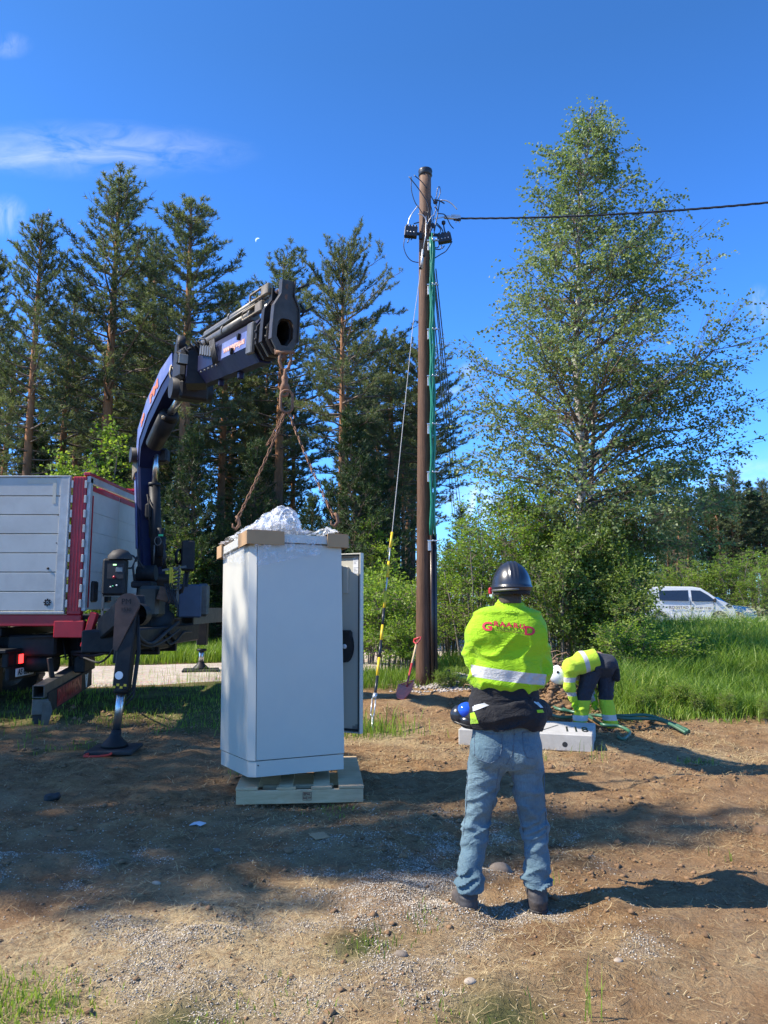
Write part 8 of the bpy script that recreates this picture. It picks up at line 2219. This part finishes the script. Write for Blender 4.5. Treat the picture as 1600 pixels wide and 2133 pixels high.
# glossy blue and black pouch at the left hip
pc = L(968, 1488, 0.02)
hipo = thing('hip_pouch', 'glossy blue and black rounded pouch hanging at the left hip of the standing man', 'pouch', Vector(pc) + Vector(MO))
s = SDF((-0.1, -0.1, -0.1), (0.12, 0.1, 0.1), 0.006, 0.012); s.ell((0.01, -0.02, 0.025), (0.055, 0.05, 0.045), 0); me = s.mesh('blue_shell'); link('blue_shell', me, simple('blue_gloss', (0.02, 0.09, 0.55), 0.12, var=0.1, bump=0), hipo)
s = SDF((-0.12, -0.12, -0.12), (0.12, 0.12, 0.1), 0.006, 0.012); s.ell((0.025, -0.015, -0.03), (0.06, 0.055, 0.045), 0).ell((-0.035, 0.0, 0.0), (0.045, 0.05, 0.05), 0.01); s.disp(lambda x, y, z: 0.004 * folds(x, y, z, 20, 30, 3)); me = s.mesh('black_body'); link('black_body', me, M_HELM, hipo)
m = MB(); m.tube([(-0.07, -0.01, -0.03), (-0.04, -0.055, -0.04), (0.0, -0.068, -0.05), (0.04, -0.066, -0.055)], 0.004, 5); m.tube([(0.03, 0.0, 0.05), (0.05, 0.03, 0.09)], 0.008, 6); link('strap', m.mesh('strap'), M_GREYS, hipo)

# ------------------------------------------------------------------ bending worker
WY = G(1238, 1510).y
def Q(px, py, dy=0.0): return np.array(P(px, py, WY + dy))
wo_ = Q(1235, 1505); wk = thing('person', 'worker in white helmet bending over the green ducts, lime top and black trousers', 'person', (wo_[0], WY, float(gh(wo_[0], WY)) - 0.1))
WO = np.array(wk.location)
def B_(px, py, dy=0.0): return Q(px, py, dy) - WO
lo3 = (-0.62, -0.4, -0.12); hi3 = (0.5, 0.5, 1.25)
hipL, hipR = B_(1236, 1385, -0.02), B_(1262, 1388, 0.08)
knL, knR = B_(1217, 1445, -0.03), B_(1262, 1450, 0.03)
anL, anR = B_(1208, 1498, -0.02), B_(1272, 1505, 0.02)
shL, shR = B_(1190, 1390, -0.12), B_(1192, 1392, 0.18)
elL, elR = B_(1186, 1430, -0.1), B_(1222, 1432, 0.14)
haL, haR = B_(1195, 1456, -0.05), B_(1236, 1455, 0.1)
hdc = B_(1168, 1402, 0.05)
s = SDF(lo3, hi3, 0.014, 0.03)
s.cap(shL, B_(1245, 1376, 0.03), 0.10, 0.10, 0.06).cap(shR, B_(1245, 1376, 0.03), 0.1, 0.1, 0.06).cap(shL * .5 + shR * .5, hdc, 0.05, 0.05).ell(hdc, (0.1, 0.085, 0.09))
for a, b, c in ((shL, elL, haL), (shR, elR, haR)): s.cap(a, b, 0.048, 0.04).cap(b, c, 0.038, 0.028)
for h_ in (haL, haR):
    s.cap(h_, h_ + (0.02, 0, -0.06), 0.026, 0.032, 0.01)
    for f in range(4): s.cap(h_ + (-0.01 + 0.012 * f, -0.02 + 0.014 * f, -0.075), h_ + (0.0 + 0.014 * f, -0.02 + 0.014 * f, -0.13), 0.010, 0.009, 0.004)
    s.cap(h_ + (0.0, -0.03, -0.04), h_ + (-0.03, -0.04, -0.08), 0.011, 0.009, 0.006)
for a, b, c in ((hipL, knL, anL), (hipR, knR, anR)): s.cap(a, b, 0.075, 0.052).cap(b, c, 0.05, 0.036).cap(c, c + (-0.05, 0.1, -0.05), 0.03, 0.028)
add_sdf(s, 'body', M_SKIN, wk)
def wf(x, y, z): return 0.014 * folds(x, y, z, 8, 9, 4, 1.6)
# lime top
s = SDF(lo3, hi3, 0.012, 0.04)
s.cap(shL, B_(1240, 1374, -0.06), 0.115, 0.12, 0.08).cap(shR, B_(1250, 1376, 0.12), 0.115, 0.12, 0.08).cap(B_(1212, 1373, 0), B_(1245, 1368, 0.02), 0.10, 0.1, 0.08)
for a, b, c in ((shL, elL, haL), (shR, elR, haR)): s.cap(a, b, 0.085, 0.068).cap(b, c, 0.068, 0.052)
s.disp(wf)
bdir = (B_(1250, 1376) - B_(1190, 1392)); bdir /= np.linalg.norm(bdir)
s.slab(tuple(bdir), float(np.dot(bdir, B_(1243, 1376))))
TOPM = tape_mat((0.45, 0.62, 0.04), [(tuple(float(q) for q in bdir), float(np.dot(bdir, B_(1216, 1384))), 0.03), ((0, 0, 1), float(B_(1185, 1414)[2]), 0.03), ((0, 0, 1), float(B_(1185, 1444)[2]), 0.025)], 'lime_top')
add_sdf(s, 'lime_top', TOPM, wk)
# trousers: dark above the knee, lime with grey band below
s = SDF(lo3, hi3, 0.012, 0.04)
s.cap(hipL, hipR, 0.135, 0.135, 0.06).ell(B_(1262, 1384, -0.02), (0.14, 0.16, 0.13), 0.05).cap(B_(1240, 1378, 0), B_(1262, 1388, 0.03), 0.12, 0.14, 0.05)
for a, b, c in ((hipL, knL, anL), (hipR, knR, anR)): s.cap(a, b, 0.125, 0.088, 0.02).cap(b, c, 0.085, 0.088, 0.02)
s.disp(lambda x, y, z: 0.016 * folds(x + z * .3, y, z, 7, 13, 9, 1.7)); s.slab((0, 0, -1), -0.06)
_c = -(s.X * bdir[0] + s.Y * bdir[1] + s.Z * bdir[2]) + float(np.dot(bdir, B_(1228, 1376)))
s.D = np.where(s.Z > B_(1236, 1398)[2], np.maximum(s.D, _c), s.D)
s.ell((B_(1240, 1470)[0], 0, B_(1240, 1470)[2] - 0.08), (0.05, 0.3, 0.30), 0, sub=True)
zk = float(B_(1230, 1457)[2]); zb = float(B_(1230, 1494)[2])
def trou(t, v, c):
    z = t.n('SeparateXYZ', {0: v}).outputs[2]
    c = t.mix(t.math('LESS_THAN', z, zk), c, (0.45, 0.62, 0.04))
    return t.mix(t.math('LESS_THAN', t.math('ABSOLUTE', t.math('SUBTRACT', z, zb)), 0.035), c, (0.5, 0.51, 0.5))
TR = add_sdf(s, 'trousers', fabric('work_trousers', (0.03, 0.034, 0.046), 0.8, 0.15, build=trou, sheen=0.05), wk)
s = SDF(lo3, hi3, 0.01, 0.01); pk = B_(1282, 1400, -0.06); s.cap(pk + (0, 0, 0.02), pk + (0.015, 0, -0.08), 0.05, 0.045).disp(lambda x, y, z: 0.006 * folds(x, y, z, 15, 15, 3)); add_sdf(s, 'holster_pocket', M_BLKFAB, wk)
s = SDF(lo3, hi3, 0.01, 0.01); pk = B_(1229, 1382, -0.12); s.cap(pk + (-0.05, 0, -0.01), pk + (0.05, 0, 0.02), 0.016, 0.016); add_sdf(s, 'pocket_flap', M_DKPANT, wk)
for c in (anL, anR):
    s = SDF((c[0] - 0.2, c[1] - 0.15, -0.06), (c[0] + 0.2, c[1] + 0.3, c[2] + 0.05), 0.01, 0.02); s.cap(c, (c[0], c[1] - 0.01, 0.05), 0.055, 0.055).cap((c[0], c[1] - 0.02, 0.05), (c[0] - 0.06, c[1] + 0.18, 0.045), 0.052, 0.045); s.slab((0, 0, -1), 0.0)
    add_sdf(s, 'boot', M_BOOT, wk)
s = SDF((hdc[0] - 0.2, hdc[1] - 0.2, hdc[2] - 0.2), (hdc[0] + 0.2, hdc[1] + 0.2, hdc[2] + 0.2), 0.008, 0.01)
s.ell(hdc + (-0.02, 0, -0.02), (0.135, 0.115, 0.125), 0).slab((1, 0.1, 0.45), float(hdc[0] + 0.02 + 0.45 * hdc[2]) / 1.1)
M_WH = simple('white_helmet', (0.72, 0.73, 0.74), 0.3, var=0.03, bump=0)
wh = add_sdf(s, 'helmet', M_WH, wk)
m = MB(); m.box(hdc + np.array((-0.06, -0.105, 0.02)), (0.03, 0.02, 0.03), None, 0.006); link('helmet_vent', m.mesh('helmet_vent'), M_BLKFAB, wh)
for h_ in (haR, haL):
    s = SDF((h_[0] - 0.12, h_[1] - 0.12, h_[2] - 0.2), (h_[0] + 0.12, h_[1] + 0.12, h_[2] + 0.08), 0.008, 0.01); s.cap(h_ + (0, 0, 0.03), h_ + (0.02, 0, -0.06), 0.045, 0.042, 0.01)
    for f in range(4): s.cap(h_ + (-0.015 + 0.014 * f, -0.03 + 0.018 * f, -0.07), h_ + (0.0 + 0.016 * f, -0.03 + 0.018 * f, -0.135), 0.014, 0.012, 0.004)
    s.cap(h_ + (0.0, -0.035, -0.04), h_ + (-0.035, -0.05, -0.085), 0.015, 0.012, 0.006); add_sdf(s, 'glove', M_LIMEF, wk)

# ================================================================== PARKED VEHICLES
M_VANW = simple('van_white', (0.66, 0.68, 0.70), 0.25, var=0.02, bump=0, dirt=(0.45, 0.43, 0.4), dirt_amt=0.2)
M_GLASS = simple('dark_glass', (0.02, 0.025, 0.03), 0.06, bump=0, var=0.1, spec=0.8)
M_CARB = simple('car_blue', (0.015, 0.10, 0.27), 0.2, 0.2, var=0.05, bump=0)
def vehicle(name, label, cat, loc, rz, prof, half, mat, glass, L0, wheels, wr_, extra=None, taper=0.10):
    """body from a side outline swept across the width, narrowing above the belt line"""
    t = thing(name, label, cat, loc, rz)
    belt = glass['belt']; H = max(z for x, z in prof)
    ys = [-half, -half * 0.96, -half * 0.5, half * 0.5, half * 0.96, half]; m = MB(); n = len(prof); vs = []
    for k, y in enumerate(ys):
        for (x, z) in prof:
            f = max(0.0, (z - belt) / (H - belt)); inset = 0.03 if k in (0, 5) else 0.0
            vs.append((x * (1 - inset * 0.3), y * (1 - taper * f * 1.4), z - inset * 0.8 * (1 if z > belt else -0.2)))
    fs = []
    for k in range(5):
        for i in range(n):
            j = (i + 1) % n; fs.append((k * n + i, k * n + j, (k + 1) * n + j, (k + 1) * n + i))
    fs.append(tuple(range(n))); fs.append(tuple(5 * n + i for i in range(n))[::-1])
    m.add(vs, fs); link('body', m.mesh('body'), mat, t)
    def sidepoly(poly, nm, mt, off=0.006, both=True, th=0.004):
        for sg in ((-1, 1) if both else (-1,)):
            m = MB(); v2 = []
            for (x, z) in poly:
                f = max(0.0, (z - belt) / (H - belt)); v2.append((x, sg * (half * (1 - taper * f * 1.4) + off), z))
            m.add(v2 + [(a, b - sg * 0.02, c) for a, b, c in v2], [tuple(range(len(poly)))] + [(i, (i + 1) % len(poly), len(poly) + (i + 1) % len(poly), len(poly) + i) for i in range(len(poly))]); link(nm, m.mesh(nm), mt, t)
    for poly in glass['side']: sidepoly(poly, 'window', M_GLASS)
    for (x0, z0, x1, z1, nm) in glass['cross']:
        m = MB(); w_ = half * (1 - taper * 1.0) * 0.93; d = Vector((x1 - x0, 0, z1 - z0)); nrm = Vector((d.z, 0, -d.x)).normalized()
        if nrm.x * (1 if nm == 'windscreen' else -1) < 0: nrm = -nrm
        o = nrm * 0.012; A = Vector((x0, 0, z0)) + o; B = Vector((x1, 0, z1)) + o
        m.add([A + Vector((0, -w_ * 1.03, 0)), A + Vector((0, w_ * 1.03, 0)), B + Vector((0, w_ * 0.93, 0)), B + Vector((0, -w_ * 0.93, 0))], [(0, 1, 2, 3)]); link(nm, m.mesh(nm), M_GLASS, t)
    for x in wheels:
        for sg in (-1, 1):
            sidepoly([(x + (wr_ + 0.09) * math.cos(a), wr_ + (wr_ + 0.09) * math.sin(a)) for a in np.linspace(0, math.pi, 12)] , 'wheel_arch', M_RUBBER, 0.004, True) if sg < 0 else None
            m = MB(); m.lathe([(wr_ * .6, -0.1), (wr_ * 0.95, -0.1), (wr_, -0.07), (wr_, 0.07), (wr_ * 0.95, 0.1), (wr_ * .6, 0.1)], (x, sg * (half - 0.05), wr_), (0, 1, 0), 20); w = link('wheel', m.mesh('wheel'), M_RUBBER, t)
            m = MB(); m.lathe([(wr_ * 0.6, sg * 0.08), (wr_ * 0.5, sg * 0.09), (0.05, sg * 0.1), (0.001, sg * 0.1)], (x, sg * (half - 0.05), wr_), (0, 1, 0), 12); link('rim', m.mesh('rim'), M_ALUM, w)
    return t, sidepoly
VY = 38.6; va = P(1328, 1260, VY); vb = P(1520, 1260, VY - 0.6)
vd = (vb - va); vd.z = 0; VL = vd.length; vrz = math.atan2(vd.y, vd.x); vc = (va + vb) / 2
vz = float(gh0(vc.x, vc.y)) + 0.03
k = VL / 5.0
prof = [(-2.5, 0.35), (-2.52, 0.9), (-2.46, 1.3), (-2.38, 1.75), (-2.2, 1.9), (-1.2, 1.95), (0.3, 1.93), (0.75, 1.86), (1.15, 1.62), (1.62, 1.28), (2.1, 1.12), (2.36, 0.98), (2.47, 0.75), (2.5, 0.4), (2.3, 0.28), (-2.3, 0.28)]
prof = [(x * k, z) for x, z in prof]
van, vside = vehicle('panel_van', 'white van with phone number on its door, parked beyond the meadow', 'van', (vc.x, vc.y, vz), vrz, prof, 0.94, M_VANW,
    dict(belt=1.22, side=[[(x * k, z) for x, z in q] for q in ([(-1.5, 1.25), (-1.5, 1.74), (0.05, 1.76), (0.05, 1.22)], [(0.22, 1.2), (0.2, 1.76), (0.7, 1.74), (1.12, 1.5), (1.45, 1.24), (1.42, 1.2)])], cross=[(1.62 * k, 1.28, 0.75 * k, 1.86, 'windscreen'), (-2.47 * k, 1.25, -2.38 * k, 1.75, 'rear_window')]), VL, (-1.55 * k, 1.62 * k), 0.33)
vside([(-2.48 * k, 0.92), (-2.36 * k, 0.92), (-2.36 * k, 1.40), (-2.46 * k, 1.40)], 'rear_lamp', M_LENS)
vside([(1.95 * k, 1.0), (2.1 * k, 1.1), (2.28 * k, 1.0), (2.32 * k, 0.88), (2.1 * k, 0.88)], 'headlight', M_GLASS)
for x in (0.14, 1.35): vside([(x * k, 0.35), (x * k + 0.012, 0.35), (x * k + 0.012, 1.2), (x * k, 1.2)], 'door_seam', M_GASK, 0.002)
m = MB(); m.box((1.42 * k, -1.0, 1.26), (0.1, 0.18, 0.2), None, 0.04); link('mirror', m.mesh('mirror'), M_BLACKC, van)
def van_text(tx, x, z, sz_, mat, nm):
    me = text_geo(tx, sz_, 0.002, 0.004); me.transform(Matrix.Translation((x, -0.952, z)) @ Matrix.Rotation(math.pi / 2, 4, 'X')); link(nm, me, mat, van)
van_text('33 07 17 50', 0.80 * k, 0.86, 0.15, M_GREYS, 'phone_number')
van_text('ROGSTAD', -0.5 * k, 0.9, 0.2, M_GREYS, 'company_name')
m = MB(); m.lathe([(0.07, 0), (0.07, 0.004), (0.001, 0.004)], (0.24 * k, -0.948, 0.86), (0, -1, 0), 14, sm=False); link('phone_symbol', m.mesh('phone_symbol'), M_GREYS, van)
m = MB(); m.box((-2.53 * k, -0.5, 0.95), (0.03, 0.3, 0.3), None, 0.02); link('teal_sticker', m.mesh('teal_sticker'), simple('teal', (0.02, 0.4, 0.35), 0.4, bump=0), van)
cc = P(1527, 1275, 40.6); cz = float(gh0(cc.x, cc.y)) + 0.03
prof2 = [(-2.0, 0.3), (-2.05, 0.8), (-1.85, 1.05), (-1.3, 1.42), (-0.4, 1.5), (0.4, 1.44), (1.0, 1.02), (1.75, 0.92), (2.05, 0.72), (2.1, 0.35), (1.9, 0.22), (-1.9, 0.22)]
carb, cside = vehicle('parked_car', 'dark blue car parked behind the white van, only its front showing', 'car', (cc.x - 0.9, cc.y + 0.4, cz), -0.55, prof2, 0.86, M_CARB,
    dict(belt=0.95, side=[[(-1.5, 1.0), (-1.2, 1.34), (-0.3, 1.4), (-0.3, 0.98)], [(-0.2, 0.98), (-0.2, 1.4), (0.35, 1.34), (0.85, 1.0)]], cross=[(1.0, 1.02, 0.4, 1.44, 'windscreen'), (-1.85, 1.05, -1.3, 1.42, 'rear_window')]), 4.1, (-1.3, 1.3), 0.3)
cside([(1.7, 0.68), (1.75, 0.82), (1.98, 0.72), (2.02, 0.62)], 'headlight', M_ALUM)
m = MB(); m.box((2.1, 0, 0.45), (0.03, 0.52, 0.11), None, 0.004); link('number_plate', m.mesh('number_plate'), M_WHT, carb)
m = MB(); m.lathe([(0.08, 0), (0.08, 0.02), (0.001, 0.02)], (2.07, 0, 0.68), (1, 0, 0), 12); link('badge', m.mesh('badge'), M_ALUM, carb)
m = MB(); m.box((2.09, 0, 0.6), (0.03, 0.9, 0.1), None, 0.01); m.box((2.08, 0, 0.33), (0.05, 1.2, 0.12), None, 0.01); link('grille', m.mesh('grille'), M_BLACKC, carb)
print('TRIS', sum(sum(max(0, len(p.vertices) - 2) for p in me.polygons) if len(me.polygons) < 20000 else len(me.polygons) * (len(me.polygons[0].vertices) - 2) for me in bpy.data.meshes), 'objs', len(bpy.data.objects))
